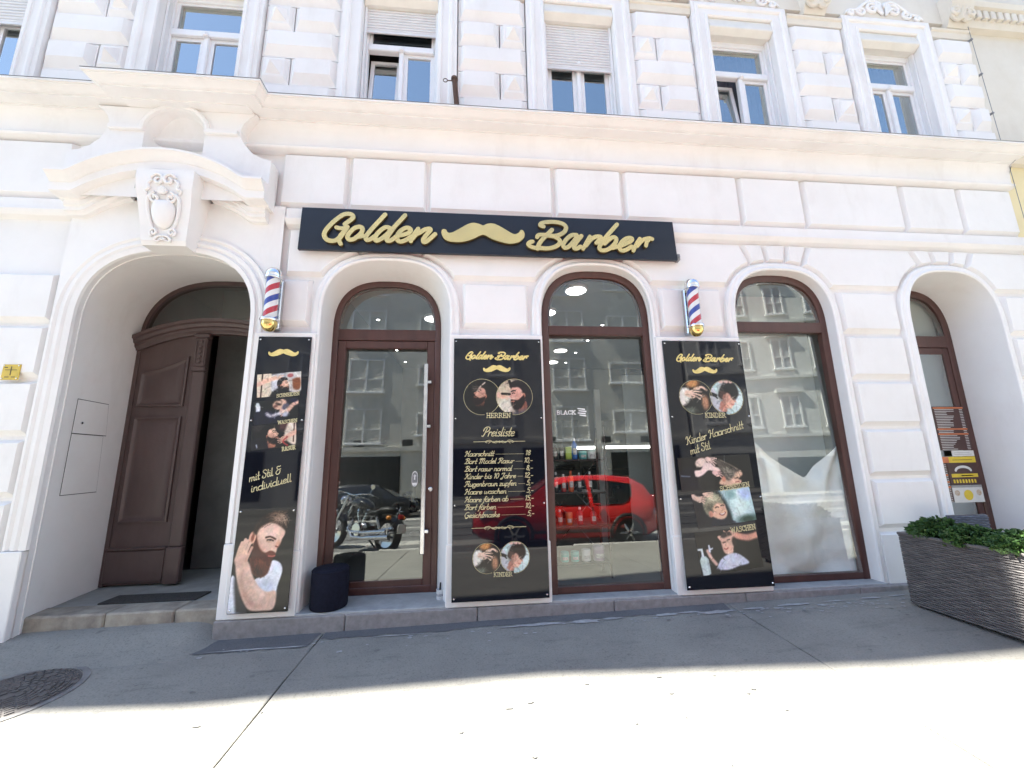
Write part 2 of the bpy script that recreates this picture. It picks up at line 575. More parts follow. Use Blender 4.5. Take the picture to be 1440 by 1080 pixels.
# far kerb follows the same fall
mb = MB()
mb.loft([[(x, -15.42, z - 1), (x, -15.26, z - 1), (x, -15.26, z), (x, -15.42, z)] for x, z in ((-20, -.36), (0, -.05), (20, .255))])
o = obj('far_kerb', mb, KERBM); o['kind'] = 'structure'
# ------------------------------------------------------------------ the house: walls, cornice, rustication
house = thing('apartment_building', 'white stucco old apartment house with arched shop front, carved entrance and cornice', 'building', (0, 0, 0))
ENT = dict(xc=-3.11, hw=.82, zb=-.3, zs=2.9, zc=3.67, n=2.5)
OPEN = [dict(xc=-.935, hw=.665, zb=.10, zs=2.98, zc=3.64, n=2.7),
        dict(xc=1.355, hw=.63, zb=.10, zs=2.98, zc=3.655, n=2.7),
        dict(xc=3.625, hw=.62, zb=.10, zs=2.98, zc=3.66, n=2.7),
        dict(xc=5.885, hw=.62, zb=.10, zs=2.98, zc=3.70, n=2.7)]
XL, XR = -30.0, 7.2
WY = .055                                    # wall face behind the blocks
mb = MB()
holes = [arch(**ENT)] + [arch(**o_) for o_ in OPEN]
sheet_with_holes(mb, [(XL, -.6), (XR, -.6), (XR, 5.1), (XL, 5.1)], holes, WY)
obj('ground_floor_wall', mb, STUCCO, house)

UX = [-5.49, -3.215, -.92, 1.35, 3.61, 5.855]
UW, UZ0, UZ1 = .46, 5.40, 7.36
WU = .10                                    # deeper joints between the upper blocks
mb = MB()
holes = [[(x - UW, UZ0), (x + UW, UZ0), (x + UW, UZ1), (x - UW, UZ1)] for x in UX]
sheet_with_holes(mb, [(XL, 5.1), (XR, 5.1), (XR, 8.6), (XL, 8.6)], holes, WU)
obj('upper_floor_wall', mb, STUCCO, house)

# the rest of the house: upper storeys, end walls, back and roof (they keep the sun off the street front)
mb = MB()
mb.box(-10, XR, .03, 12, 8.6, 20.6)
mb.box(-12.4, -10.001, .03, 12, 8.6, 16.6)
mb.box(XL, -12.401, .03, 12, 8.6, 13.3)
obj('upper_storeys', mb, STUCCO, house)
mb = MB()
mb.add([(XL, 12, -.6), (XR, 12, -.6), (XR, 12, 8.6), (XL, 12, 8.6)], [(0, 1, 2, 3)])
mb.add([(XR, WY, -.6), (XR, 12, -.6), (XR, 12, 8.6), (XR, WY, 8.6)], [(0, 1, 2, 3)])
mb.add([(XL, WY, -.6), (XL, 12, -.6), (XL, 12, 8.6), (XL, WY, 8.6)], [(0, 1, 2, 3)])
obj('outer_wall', mb, STUCCO, house)
mb = MB()
mb.box(-10, XR, .03, 12, 20.6, 20.7)
mb.box(-12.4, -10.01, .03, 12, 16.6, 16.7)
mb.box(XL, -12.41, .03, 12, 13.3, 13.4)
obj('roof', mb, pm('roof_tile', (.20, .09, .06), .8, .2, 4), house)

# reveals of the openings
FRAME_Y = [.37, .10, .10, .47]
BACK = [dict(xc=-1.005, hw=.605, zb=.10, zs=2.94, zc=3.575, n=2.7),
        dict(xc=1.375, hw=.625, zb=.10, zs=2.98, zc=3.635, n=2.7),
        dict(xc=3.625, hw=.615, zb=.10, zs=2.98, zc=3.645, n=2.7),
        dict(xc=5.84, hw=.59, zb=.10, zs=2.95, zc=3.67, n=2.7)]
for o_, b_, fy in zip(OPEN, BACK, FRAME_Y):
    mb = MB()
    A = arch(**o_); B = arch(**b_)
    mb.loft([[(x, -.004, z) for x, z in A], [(x, fy + .03, z) for x, z in B]], closed=False, cap=False)
    obj('window_reveal', mb, STUCCO, house, smooth=40)
    mb = MB()
    sweep_outline(mb, A, [(0, -.004), (.004, -.014), (.022, -.022), (.04, -.014), (.05, -.004), (.085, -.004), (.092, .004), (.10, .008), (.105, WY + .004)])
    obj('architrave', mb, STUCCO, house, smooth=35)
# entrance: deep reveal that widens towards the door, stepped moulding that stops above a plain foot
EB = dict(xc=-3.15, hw=.95, zb=-.3, zs=2.95, zc=3.80, n=2.5)
mb = MB()
A = arch(**ENT); B = arch(**EB)
mb.loft([[(x, -.004, z) for x, z in A], [(x, 1.02, z) for x, z in B]], closed=False, cap=False)
obj('entrance_reveal', mb, STUCCO, house, smooth=40)
mb = MB()
E2 = dict(ENT); E2['zb'] = .78
sweep_outline(mb, arch(**E2), [(0, -.004), (.004, -.03), (.05, -.04), (.055, -.022), (.075, -.018), (.095, -.034), (.12, -.034), (.13, -.015), (.155, -.012), (.175, -.028), (.195, -.028), (.205, WY + .004)])
obj('entrance_architrave', mb, STUCCO, house, smooth=35)
mb = MB(); mb.bbox(-4.14, -3.945, -.05, WY + .01, -.1, .775, .006); obj('entrance_foot', mb, STUCCO, house)
mb = MB(); mb.bbox(-2.285, -2.19, -.05, WY + .01, .14, .775, .006); obj('entrance_foot', mb, STUCCO, house)

# ---- rusticated blocks
BLOCKS = {}
def rect_block(x0, x1, z0, z1, yb, yf, ins, name='stucco_block', lip=.0, pyr=0.0):
    """raised block with its own chamfers: ins = (left, right, bottom, top) inset of the front face; equal blocks share a mesh"""
    w, h = round(x1 - x0, 3), round(z1 - z0, 3)
    key = (w, h, yb, yf, ins, lip, pyr)
    if key not in BLOCKS:
        hw, hh = w / 2, h / 2
        l, r, b, t = ins
        o4 = [(-hw, -hh), (hw, -hh), (hw, hh), (-hw, hh)]
        i4 = [(-hw + l, -hh + b), (hw - r, -hh + b), (hw - r, hh - t), (-hw + l, hh - t)]
        k_ = .016
        r4 = [(-hw + k_, -hh + k_), (hw - k_, -hh + k_), (hw - k_, hh - k_), (-hw + k_, hh - k_)]
        rings = [[(x, yb, z) for x, z in o4], [(x, yb - lip, z) for x, z in o4], [(x, yb - lip - .001, z) for x, z in r4], [(x, yf, z) for x, z in i4]] if lip else \
                [[(x, yb, z) for x, z in o4], [(x, yf, z) for x, z in i4]]
        m_ = MB()
        n4 = len(rings) * 4
        m_.loft(rings, True, False)
        if pyr:
            k = .03
            j4 = [(-hw + l + k, -hh + b + k), (hw - r - k, -hh + b + k), (hw - r - k, hh - t - k), (-hw + l + k, hh - t - k)]
            o_ = len(m_.v)
            m_.v += [(x, yf, z) for x, z in j4] + [(0, yf - pyr, (b - t) / 2)]
            q = n4 - 4
            for i in range(4):
                j = (i + 1) % 4
                m_.f.append((q + i, q + j, o_ + j, o_ + i)); m_.f.append((o_ + i, o_ + j, o_ + 4)); m_.mi += [0, 0]
        else:
            m_.f.append((n4 - 4, n4 - 3, n4 - 2, n4 - 1)); m_.mi.append(0)
        me = bpy.data.meshes.new(name)
        me.from_pydata(m_.v, [], m_.f)
        me.update()
        BLOCKS[key] = me
    return link(name, BLOCKS[key], STUCCO, house, ((x0 + x1) / 2, 0, (z0 + z1) / 2))

def poly_block(pts, ch=.035, name='stucco_block'):
    """block of any outline (counter-clockwise in x,z) with chamfered edges"""
    q = offset(pts, ch, closed=True)
    mb = MB()
    mb.loft([[(x, WY + .002, z) for x, z in pts], [(x, 0.0, z) for x, z in q]], True, False)
    n = len(pts)
    mb.f.append(tuple(range(n, 2 * n))); mb.mi.append(0)
    return obj(name, mb, STUCCO, house)

CH = (.034, .034, .055, .036)
GR = .014
ROWS = [(.66, 1.215), (1.215, 1.77), (1.77, 2.325), (2.325, 2.88), (2.88, 3.435)]
piers = [(XL + 20, -4.16), (-2.045, -1.715), (-.155, .605), (2.10, 2.89), (4.36, 5.15), (6.62, 7.185)]
for pi, (xa, xb) in enumerate(piers):
    for ri, (za, zb) in enumerate(ROWS):
        if pi in (1, 2, 3) and ri < 4: continue
        if pi == 0:
            cuts = [-10, -8.6, -7.2, -5.9, -4.16] if ri % 2 else [-10, -9.3, -7.9, -6.5, -5.2, -4.16]
            for c0, c1 in zip(cuts[:-1], cuts[1:]):
                rect_block(c0 + GR, c1 - GR, za + GR, zb - GR, WY + .002, 0.0, CH)
        else:
            rect_block(xa + GR, xb - GR, za + GR, zb - GR, WY + .002, 0.0, CH)
# plain foot course of the piers
for xa, xb in ((-10, -4.16), (4.33, 5.17), (6.59, 7.19)):
    rect_block(xa, xb, .02 if xa < 0 else .10, .64, WY + .002, -.015, (.004, .004, .004, .02))

# spandrels and voussoirs over the shop arches
ZS0, ZS1 = 3.462, 4.005
def outer(o_, d=.125):
    return offset(arch(**o_), d)
def xat(pts, z, side, xc):
    best = None
    for (xa, za), (xb, zb) in zip(pts[:-1], pts[1:]):
        if (za - z) * (zb - z) <= 0 and abs(za - zb) > 1e-9:
            x = xa + (xb - xa) * (z - za) / (zb - za)
            if (x - xc) * side > 0: best = x
    return best
def zat(pts, x):
    for (xa, za), (xb, zb) in zip(pts[:-1], pts[1:]):
        if xa != xb and (xa - x) * (xb - x) <= 0 and za > 3.2: return za + (zb - za) * (x - xa) / (xb - xa)
KT, KB = (-.43, -.145, .165, .445), (-.32, -.115, .125, .335)
for i in range(len(OPEN) + 1):
    pts = []
    if i == 0:
        xl = -2.02
        left_top = xl
    if i < len(OPEN):
        oB = OPEN[i]; PB = outer(oB)
        xb0 = xat(PB, ZS0, -1, oB['xc'])
        gx = oB['xc'] + KB[0] - .01
        right = [(x, z) for x, z in PB if x < gx and z > ZS0]
        right = [(xb0, ZS0)] + right + [(gx, zat(PB, gx)), (oB['xc'] + KT[0] - .012, ZS1)]
    else:
        right = [(7.185, ZS0), (7.185, ZS1)]
    if i > 0:
        oA = OPEN[i - 1]; PA = outer(oA)
        xa0 = xat(PA, ZS0, 1, oA['xc'])
        gx = oA['xc'] + KB[3] + .01
        left = [(x, z) for x, z in PA if x > gx and z > ZS0]
        left = [(oA['xc'] + KT[3] + .012, ZS1), (gx, zat(PA, gx))] + left + [(xa0, ZS0)]
    else:
        left = [(xl, ZS1), (xl, ZS0)]
    poly_block(right + left)
for o_ in OPEN:
    PB = outer(o_)
    for a in range(3):
        x0b, x1b = o_['xc'] + KB[a] + .012, o_['xc'] + KB[a + 1] - .012
        x0t, x1t = o_['xc'] + KT[a] + .012, o_['xc'] + KT[a + 1] - .012
        poly_block([(x0b, zat(PB, x0b)), (x1b, zat(PB, x1b)), (x1t, ZS1), (x0t, ZS1)], .025, 'voussoir')
# band above, then the tall course under the cornice
def band(xa, xb, nm='string_course'):
    mb = MB()
    prof = [(WY + .003, 4.02), (0, 4.045), (-.03, 4.085), (-.034, 4.10), (-.03, 4.115), (-.012, 4.125), (-.012, 4.225), (0, 4.235), (WY + .003, 4.24)]
    mb.loft([[(x, y, z) for y, z in prof] for x in (xa, xb)], True, True)
    obj(nm, mb, STUCCO, house, smooth=25)
band(-2.045, 7.19); band(-10, -4.16)
J1 = [-2.16, -1.42, -.54, .93, 1.78, 3.27, 4.13, 5.51, 6.35, 7.185]
for a, b in zip(J1[:-1], J1[1:]):
    rect_block(a + GR, b - GR, 4.262, 4.915, WY + .002, -.005, (.03, .03, .045, .02))
for a, b in zip([-10, -8.5, -7.0, -5.55], [-8.5, -7.0, -5.55, -4.25]):
    rect_block(a + GR, b - GR, 4.262, 4.915, WY + .002, -.005, (.03, .03, .045, .02))

# ---- cornice, mitred round the break over the entrance
plan = [(-30, 0), (-3.60, 0), (-3.60, -.155), (-2.51, -.155), (-2.51, 0), (7.2, 0)]
prof = [(-.056, 4.93), (.012, 4.935), (.045, 4.955), (.055, 4.975), (.045, 4.995), (.02, 5.01), (.02, 5.03), (.022, 5.10), (.03, 5.18), (.05, 5.24), (.07, 5.268), (.072, 5.285)]
mb = MB()
mb.loft([[(x, -d, z) for d, z in prof] for x in (-30, 7.2)], closed=False, cap=False)
mb.poly([(7.2, -d, z) for d, z in prof])
obj('frieze_band', mb, STUCCO, house, smooth=30)
prof = [(-.03, 5.266), (.085, 5.27), (.085, 5.283), (.12, 5.287), (.175, 5.292), (.20, 5.296), (.20, 5.312), (.215, 5.314), (.235, 5.325), (.255, 5.345), (.28, 5.358), (.285, 5.36), (.285, 5.372), (.302, 5.374), (.302, 5.395), (.15, 5.42), (-.056, 5.44)]
mb = MB()
rings = []
for d, z in prof:
    q = offset(plan, -d)
    rings.append([(x, y, z) for x, y in q])
mb.loft(rings, closed=False, cap=False)
mb.poly([(7.2, -d, z) for d, z in prof])
obj('cornice', mb, STUCCO, house, smooth=30)
mb = MB()
q1 = offset(plan, -.306); q2 = offset(plan, -.2)
mb.loft([[(x, y, 5.397) for x, y in q1], [(x, y, 5.400) for x, y in q1], [(x, y, 5.425) for x, y in q2]], closed=False, cap=False)
obj('cornice_flashing', mb, pm('zinc_sheet', (.30, .29, .28), .5, .2, 5, metal=.6), house)

# ---- pediment over the entrance
def curve_hood(t):      # lower edge of the hood
    x = -4.20 + 2.02 * t
    u = abs(x + 3.19) / 1.01
    if u > .80: z = 4.165
    else:
        k = 1 - (u / .80) ** 2
        z = 4.165 + .285 * (k ** .9)
    return x, z
hp = [(-.0, .0), (-.10, .0), (-.115, .012), (-.20, .02), (-.215, .03), (-.215, .115), (-.228, .12), (-.24, .135), (-.262, .16), (-.29, .185), (-.30, .19), (-.30, .212), (-.02, .245)]
mb = MB()
rings = []
N = 44
for i in range(N + 1):
    x, z = curve_hood(i / N)
    rings.append([(x, y, z + dz) for y, dz in hp])
mb.loft(rings, True, True)
hood = obj('entrance_hood', mb, STUCCO, house, smooth=28)
for a, b in ((.012, .30), (.70, .988)):
    mb = MB()
    rings = []
    for i in range(13):
        x, z = curve_hood(a + (b - a) * i / 12)
        x = -3.19 + (x + 3.19) * .985
        z -= .012
        rings.append([(x, .0, z - .13), (x, -.05, z - .125), (x, -.06, z - .10), (x, -.085, z - .09), (x, -.085, z - .05), (x, -.10, z - .04), (x, -.10, z + .014), (x, 0, z + .02)])
    mb.loft(rings, True, True)
    obj('hood_moulding', mb, STUCCO, house, smooth=28)
# flat field round the entrance arch
E2 = dict(ENT); E2['zb'] = .78
oo = offset(arch(**E2), .20)
ring_ = oo + [(-2.06, .78), (-2.06, 4.25), (-4.15, 4.25), (-4.15, .78)]
mb = MB(); sheet_with_holes(mb, ring_[::-1], [], -.003); obj('entrance_field', mb, STUCCO, house)
# keystone bracket with carved cartouche
kx = -3.10
mb = MB()
ks = [(3.655, .205, -.165), (3.70, .21, -.185), (3.85, .222, -.20), (4.05, .245, -.235), (4.22, .262, -.275), (4.33, .27, -.285), (4.42, .27, -.285)]
mb.loft([[(kx - w, .02, z), (kx + w, .02, z), (kx + w, y, z), (kx - w, y, z)] for z, w, y in ks], True, True)
obj('keystone', mb, STUCCO, house)
def spiral(cx, cz, r0, turns, start, sgn, n=26):
    out = []
    for i in range(n + 1):
        t = i / n
        r = r0 * (1 - .86 * t)
        a = start + sgn * turns * 2 * PI * t
        out.append((cx + r * math.cos(a), cz + r * math.sin(a)))
    return out
def ky(z):              # keystone front at height z
    for (za, wa, ya), (zb, wb, yb) in zip(ks[:-1], ks[1:]):
        if za <= z <= zb: return ya + (yb - ya) * (z - za) / (zb - za)
    return ks[-1][2] if z > 4 else ks[0][2]
mb = MB()
def rel(pts, r, d=.012):
    n = len(pts)
    rr = [.72 * r * (.55 + .45 * math.sin(PI * min(1, .18 + .8 * i / max(1, n - 1)))) for i in range(n)]
    mb.tube([(kx + x * .88, ky(z) - d * .6, z) for x, z in pts], rr, 8)
# shield with raised rim
sh = smoothline([(0, 4.10), (.07, 4.095), (.105, 4.04), (.11, 3.97), (.09, 3.89), (.05, 3.83), (0, 3.81), (-.05, 3.83), (-.09, 3.89), (-.11, 3.97), (-.105, 4.04), (-.07, 4.095), (0, 4.10)], 4)
cx0, cz0 = 0, 3.96
rings = []
for k, d in ((1.0, .0), (.98, .018), (.86, .034), (.6, .046), (.25, .05), (.02, .05)):
    rings.append([(kx + x * k, ky(cz0 + (z - cz0) * k) - d, cz0 + (z - cz0) * k) for x, z in sh[:-1]])
mb.loft(rings, True, True)
for s_ in (-1, 1):
    rel([(s_ * x, z) for x, z in smoothline([(.06, 4.12), (.12, 4.15), (.165, 4.10), (.16, 3.98), (.135, 3.88), (.10, 3.80)], 5)], .024, .018)
    rel([(s_ * x, z) for x, z in spiral(.085, 4.115, .055, 1.4, 1.6, -1)], .020, .03)
    rel([(s_ * x, z) for x, z in spiral(.095, 3.775, .045, 1.4, -1.2, 1)], .018, .026)
    rel([(s_ * x, z) for x, z in smoothline([(.0, 3.74), (.05, 3.735), (.085, 3.70), (.06, 3.685), (.02, 3.70)], 5)], .018, .02)
    rel([(s_ * x, z) for x, z in spiral(.06, 4.30, .07, 1.3, .2, 1)], .022, .02)
    rel([(s_ * x, z) for x, z in smoothline([(.12, 4.30), (.16, 4.26), (.15, 4.21), (.19, 4.19), (.17, 4.15)], 5)], .020, .016)
for i in range(7):
    a = PI * (i + .5) / 7
    rel(smoothline([(0, 4.15), (.03 * math.cos(a), 4.16 + .03 * math.sin(a)), (.055 * math.cos(a), 4.17 + .05 * math.sin(a))], 4), .02, .04)
for i in range(5):
    a = PI * (i + .5) / 5 + PI
    rel(smoothline([(0, 3.72), (.045 * math.cos(a), 3.72 + .035 * math.sin(a))], 4), .014, .02)
obj('carved_cartouche', mb, STUCCO, house, smooth=True)
# attic with shoulders and a shallow niche
mb = MB()
half = [(1.0, 4.20), (1.0, 4.70), (.90, 4.725), (.80, 4.78), (.715, 4.87), (.665, 4.97), (.655, 5.06), (.68, 5.14), (.735, 5.21), (.80, 5.265)]
cxa = -3.19
ol = [(cxa - x, z) for x, z in half] + [(cxa + x, z) for x, z in half[::-1]]
nic = arch(cxa, .30, 4.30, 4.99, 5.262, 2.0, 20)
sheet_with_holes(mb, ol, [nic], -.14)
mb.loft([[(x, -.14, z) for x, z in ol], [(x, .03, z) for x, z in ol]], closed=False, cap=False)
obj('attic', mb, STUCCO, house)
mb = MB()
rings = []
for k in range(8):
    a = k / 7 * PI / 2
    f_ = math.cos(a) if k < 7 else .001
    rings.append([(cxa + (x - cxa) * f_, -.14 + .26 * math.sin(a), 4.30 + (z - 4.30) * (1 - .20 * (1 - f_))) for x, z in nic])
mb.loft(rings, closed=False, cap=False)
obj('niche', mb, STUCCO, house, smooth=True)
mb = MB()
sweep_outline(mb, arch(cxa, .30, 5.0, 5.0, 5.264, 2.0, 24)[8:-8], [(0, -.139), (.004, -.17), (.03, -.178), (.05, -.165), (.055, -.139)])
mb.bbox(cxa - .645, cxa - .30, -.175, -.13, 4.975, 5.03, .008)
mb.bbox(cxa + .30, cxa + .645, -.175, -.13, 4.975, 5.03, .008)
obj('niche_moulding', mb, STUCCO, house, smooth=30)

# ---- upper floor: window surrounds, blocks, string
for x in UX:
    mb = MB()
    path = [(x - UW, UZ0), (x - UW, UZ1), (x + UW, UZ1), (x + UW, UZ0)]
    sweep_outline(mb, path, [(0, .13), (0, -.03), (.012, -.045), (.045, -.045), (.05, -.03), (.06, -.028), (.13, -.028), (.135, -.045), (.15, -.055), (.17, -.058), (.185, -.05), (.19, -.035), (.235, -.035), (.24, WU + .003)])
    obj('window_surround', mb, STUCCO, house, smooth=20)
UR = [(5.42, 5.835), (5.835, 6.215), (6.215, 6.59), (6.59, 6.965), (6.965, 7.36)]
gaps = [(-4.785, -3.92, 1), (-2.51, -1.625, -1), (-.215, .645, 1), (2.055, 2.905, -1), (4.315, 5.15, 1), (6.56, 7.19, -1)]
for xa, xb, s_ in gaps:
    for ri, (za, zb) in enumerate(UR):
        g = .0075
        if ri % 2 == 0:
            rect_block(xa + .006, xb - .006, za + g, zb - g, WU - .002, -.05, (.075, .075, .115, .055), lip=.085)
        else:
            wp = .335
            if s_ > 0: sx = (xa + .006, xb - wp - g, xb - wp + g, xb - .006)
            else: sx = (xa + wp + g, xb - .006, xa + .006, xa + wp - g)
            rect_block(sx[0], sx[1], za + g, zb - g, WU - .002, -.05, (.07, .07, .115, .055), lip=.085)
            rect_block(sx[2], sx[3], za + g, zb - g, WU - .002, -.025, (.045, .045, .075, .035), 'pyramid_block', lip=.085, pyr=.085)
for xa, xb, s_ in gaps:
    mb = MB()
    prof2 = [(WU + .003, 7.37), (-.02, 7.375), (-.03, 7.40), (-.03, 7.46), (-.05, 7.475), (-.055, 7.50), (-.03, 7.515), (WU + .003, 7.52)]
    mb.loft([[(x, y, z) for y, z in prof2] for x in (xa, xb)], True, True)
    obj('upper_string', mb, STUCCO2, house, smooth=25)
# carved scrolls on the window heads and leaf consoles between them
def relief(mb, pts, r, y):
    n = len(pts)
    rr = [r * (.5 + .5 * math.sin(PI * min(1, .15 + .8 * i / max(1, n - 1)))) for i in range(n)]
    mb.tube([(x, y, z) for x, z in pts], rr, 7)
for x in UX[3:]:
    mb = MB()
    for s_ in (-1, 1):
        for cx_, cz_, r_, st, tw in ((.17, 7.76, .10, 2.6, 1.5), (.36, 7.70, .075, .4, 1.4), (.06, 7.84, .05, 1.0, 1.2), (.52, 7.655, .045, .8, 1.2)):
            relief(mb, [(x + s_ * q, z) for q, z in spiral(cx_, cz_, r_, tw, st, -1)], .024, -.03)
        relief(mb, [(x + s_ * q, z) for q, z in smoothline([(.02, 7.86), (.16, 7.90), (.30, 7.82), (.42, 7.72), (.55, 7.70), (.62, 7.63)], 5)], .022, -.03)
        for k in range(4):
            a = .5 + k * .35
            relief(mb, [(x + s_ * q, z) for q, z in smoothline([(.03, 7.66), (.05 + .05 * math.cos(a), 7.72 + .05 * math.sin(a)), (.06 + .09 * math.cos(a), 7.73 + .10 * math.sin(a))], 4)], .02, -.04)
    obj('scroll_ornament', mb, STUCCO, house, smooth=True)
for x in (2.48, 4.73, 6.98):
    mb = MB()
    mb.loft([[(x - w, WY, z), (x + w, WY, z), (x + w, y, z), (x - w, y, z)] for z, w, y in ((7.53, .16, -.05), (7.60, .17, -.09), (7.75, .18, -.16), (8.0, .19, -.24))], True, True)
    for k in range(9):
        a = -1.3 + 2.6 * k / 8
        yy = -.10
        pts = smoothline([(x + .03 * math.sin(a), 7.60), (x + .10 * math.sin(a), 7.57 + .12 * math.cos(a) * .6), (x + .17 * math.sin(a), 7.62 + .14 * math.cos(a)), (x + .14 * math.sin(a), 7.70 + .2 * math.cos(a))], 4)
        mb.tube([(px, -.11 - .05 * (pz - 7.55) / .3, pz) for px, pz in pts], .024, 7)
    for s_ in (-1, 1):
        relief(mb, [(x + s_ * q, z) for q, z in spiral(.12, 7.68, .07, 1.4, 2.4, -1)], .026, -.15)
    obj('leaf_console', mb, STUCCO2, house, smooth=40)
mb = MB()
mb.box(1.9, 7.22, -.02, WU + .004, 7.62, 8.55)
obj('frieze', mb, STUCCO2, house)

# ---- plinth, sills, pads behind the boards, entrance step
xs_ = [-2.29, -1.17, .02, 1.33, 2.68, 3.93, 4.66]
for a, b in zip(xs_[:-1], xs_[1:]):
    mb = MB(); mb.bbox(a + .003, b - .003, -.075, .06, -.3, .138, .008)
    obj('plinth_stone', mb, STONE, house)
mb = MB(); mb.bbox(-10, -4.0, -.07, .05, -.4, .12, .008); obj('plinth_stone', mb, STONE, house)
mb = MB(); mb.bbox(5.2, 7.2, -.06, .6, -.2, .13, .008); obj('plinth_stone', mb, STONE, house)
for (xa, xb, y1) in ((-1.62, -.25, .46), (.70, 2.0, .13), (2.99, 4.26, .13)):
    mb = MB(); mb.bbox(xa, xb, -.055, y1, .10, .158, .006)
    obj('door_sill' if y1 > .2 else 'window_sill', mb, SILL, house)
for xa, xb in ((-2.215, -1.625), (-.268, .722), (1.995, 2.985)):
    mb = MB()
    mb.bbox(xa, xb, -.048, WY, .142, 2.80, .006)
    mb.bbox(xa - .012, xb + .012, -.056, -.03, .141, .70, .006)
    obj('pier_pad', mb, STUCCO, house)
mb = MB(); mb.bbox(-4.03, -2.335, .10, 1.6, -.25, .196, .012)
for a, b in ((-4.03, -3.3), (-3.297, -2.72), (-2.717, -2.335)):
    m2 = MB(); m2.bbox(a, b - .003, .085, .34, -.26, .2, .014); obj('step_stone', m2, STEPM, house)
m2 = MB(); m2.box(-4.2, -2.1, .342, 1.6, .1, .192); obj('entrance_floor', m2, pm('hall_floor', (.30, .30, .28), .8, .2, 5, .2, 60), house)
# meter cupboard doors on the left reveal
for za, zb in ((1.23, 1.815), (1.825, 2.16)):
    mb = MB()
    p4 = [(.21, za), (.66, za), (.62, zb), (.21, zb)]
    f = lambda y, z, d: (-3.93 - .167 * y + d, y, z)
    mb.loft([[f(y, z, -.004) for y, z in p4], [f(y, z, .006) for y, z in p4]], True, True)
    obj('cupboard_door', mb, STUCCO, house)
    mb = MB(); e = .007
    mb.poly([f(y, z, .0025) for y, z in ((.21 - e, za - e), (p4[1][0] + e, za - e), (p4[2][0] + e, zb + e), (.21 - e, zb + e))]); obj('cupboard_gap', mb, HALL, house)
m2 = MB(); m2.lathe([(.012, 0), (.012, .012), (.006, .014)], (-3.978, .30, 1.93), 10, 'x'); obj('cupboard_lock', m2, STEEL, house)
# ------------------------------------------------------------------ windows and doors of the house
TILT = math.tan(R(1.5))              # old panes lean back a little
def pane_rect(mb, x0, x1, z0, z1, y, lean=True):
    k = TILT if lean else 0
    mb.add([(x0, y, z0), (x1, y, z0), (x1, y + k * (z1 - z0), z1), (x0, y + k * (z1 - z0), z1)], [(0, 1, 2, 3)])

def upper_window(x, shutter=None, tilted=False, curtain=None):
    w = sub('window', house, (x, .13, UZ0))
    y = .13
    mb = MB()
    a, b = x - UW + .004, x + UW - .004
    for q in ((a, a + .05, UZ0, 7.14), (b - .05, b, UZ0, 7.14)): mb.bbox(q[0], q[1], y - .02, y + .05, q[2], q[3], .006)
    mb.bbox(a + .05, b - .05, y - .015, y + .05, 7.06, 7.14, .006)
    mb.bbox(a + .05, b - .05, y - .012, y + .05, 6.55, 6.60, .006)
    mb.bbox(a + .05, b - .05, y - .03, y - .0125, 6.545, 6.635, .012)
    mb.bbox(x - .03, x + .03, y - .022, y + .05, UZ0, 6.548, .01)
    mb.lathe([(.02, 0), (.034, .012), (.034, .04), (.02, .055)], (x, y - .03, 6.53), 10)
    obj('frame', mb, PVC, w)
    # sashes
    mb = MB()
    mb.box(a + .05, b - .05, y + .01, y + .04, 6.62, 6.655); mb.box(a + .05, b - .05, y + .01, y + .04, 7.03, 7.06)
    mb.box(a + .05, a + .09, y + .01, y + .04, 6.655, 7.03); mb.box(b - .09, b - .05, y + .01, y + .04, 6.655, 7.03)
    obj('top_sash', mb, PVC, w)
    mb = MB(); pane_rect(mb, a + .088, b - .088, 6.653, 7.032, y + .02, False); obj('pane', mb, WGLASS, w)
    for side in (0, 1):
        x0, x1 = (a + .052, x - .03) if side == 0 else (x + .03, b - .052)
        th = R(5.5) if (tilted and side == 0) else 0
        def tr(p):
            dz = p[2] - UZ0
            return (p[0], p[1] + dz * math.sin(th), UZ0 + dz * math.cos(th))
        mb = MB(); e = .048
        for q in ((x0, x0 + e, UZ0, 6.545), (x1 - e, x1, UZ0, 6.545), (x0 + e, x1 - e, 6.50, 6.545)):
            mb.box(q[0], q[1], y + .008, y + .042, q[2], q[3])
        mb.v = [tr(p) for p in mb.v]
        obj('sash', mb, PVC, w)
        mb = MB(); pane_rect(mb, x0 + e - .002, x1 - e + .002, UZ0, 6.502, y + .022, False); mb.v = [tr(p) for p in mb.v]
        obj('pane', mb, WGLASS, w)
    # shutter box with sloping underside
    mb = MB()
    mb.loft([[(q, .14, 7.135), (q, .03, 7.135), (q, -.035, 7.185), (q, -.04, 7.20), (q, -.01, 7.352), (q, .14, 7.352)] for q in (a, b)], True, True)
    obj('shutter_box', mb, BOXM, w)
    mb = MB()
    for s_ in (a + .002, b - .03): mb.box(s_, s_ + .028, y - .075, y - .022, UZ0, 7.134)
    obj('shutter_rail', mb, PVC, w)
    if shutter:
        mb = MB()
        pts = []; z = 7.134; k = 0
        while z > shutter:
            pts += [(y - .040, z), (y - .056, z - .006), (y - .061, z - .020), (y - .056, z - .034), (y - .040, z - .038)]
            z -= .042
        mb.loft([[(q, yy, zz) for yy, zz in pts] for q in (a + .03, b - .03)], closed=False, cap=False)
        mb.box(a + .03, b - .03, y - .06, y - .044, z - .03, z)
        obj('shutter', mb, SHUT, w)
    if curtain:
        mb = MB(); n = 60; rings = []
        r_ = random.Random(int(x * 10))
        ph = [r_.uniform(0, 6) for _ in range(3)]
        for zz in (UZ0 - .05, 6.0, 6.6, 7.1):
            rings.append([(a + (b - a) * i / n, y + .17 + .025 * math.sin(i * .9 + ph[0]) + .015 * math.sin(i * 2.3 + ph[1]), zz) for i in range(n + 1)])
        mb.loft(rings, closed=False, cap=False)
        obj('curtain', mb, curtain, w, smooth=True)
    return w
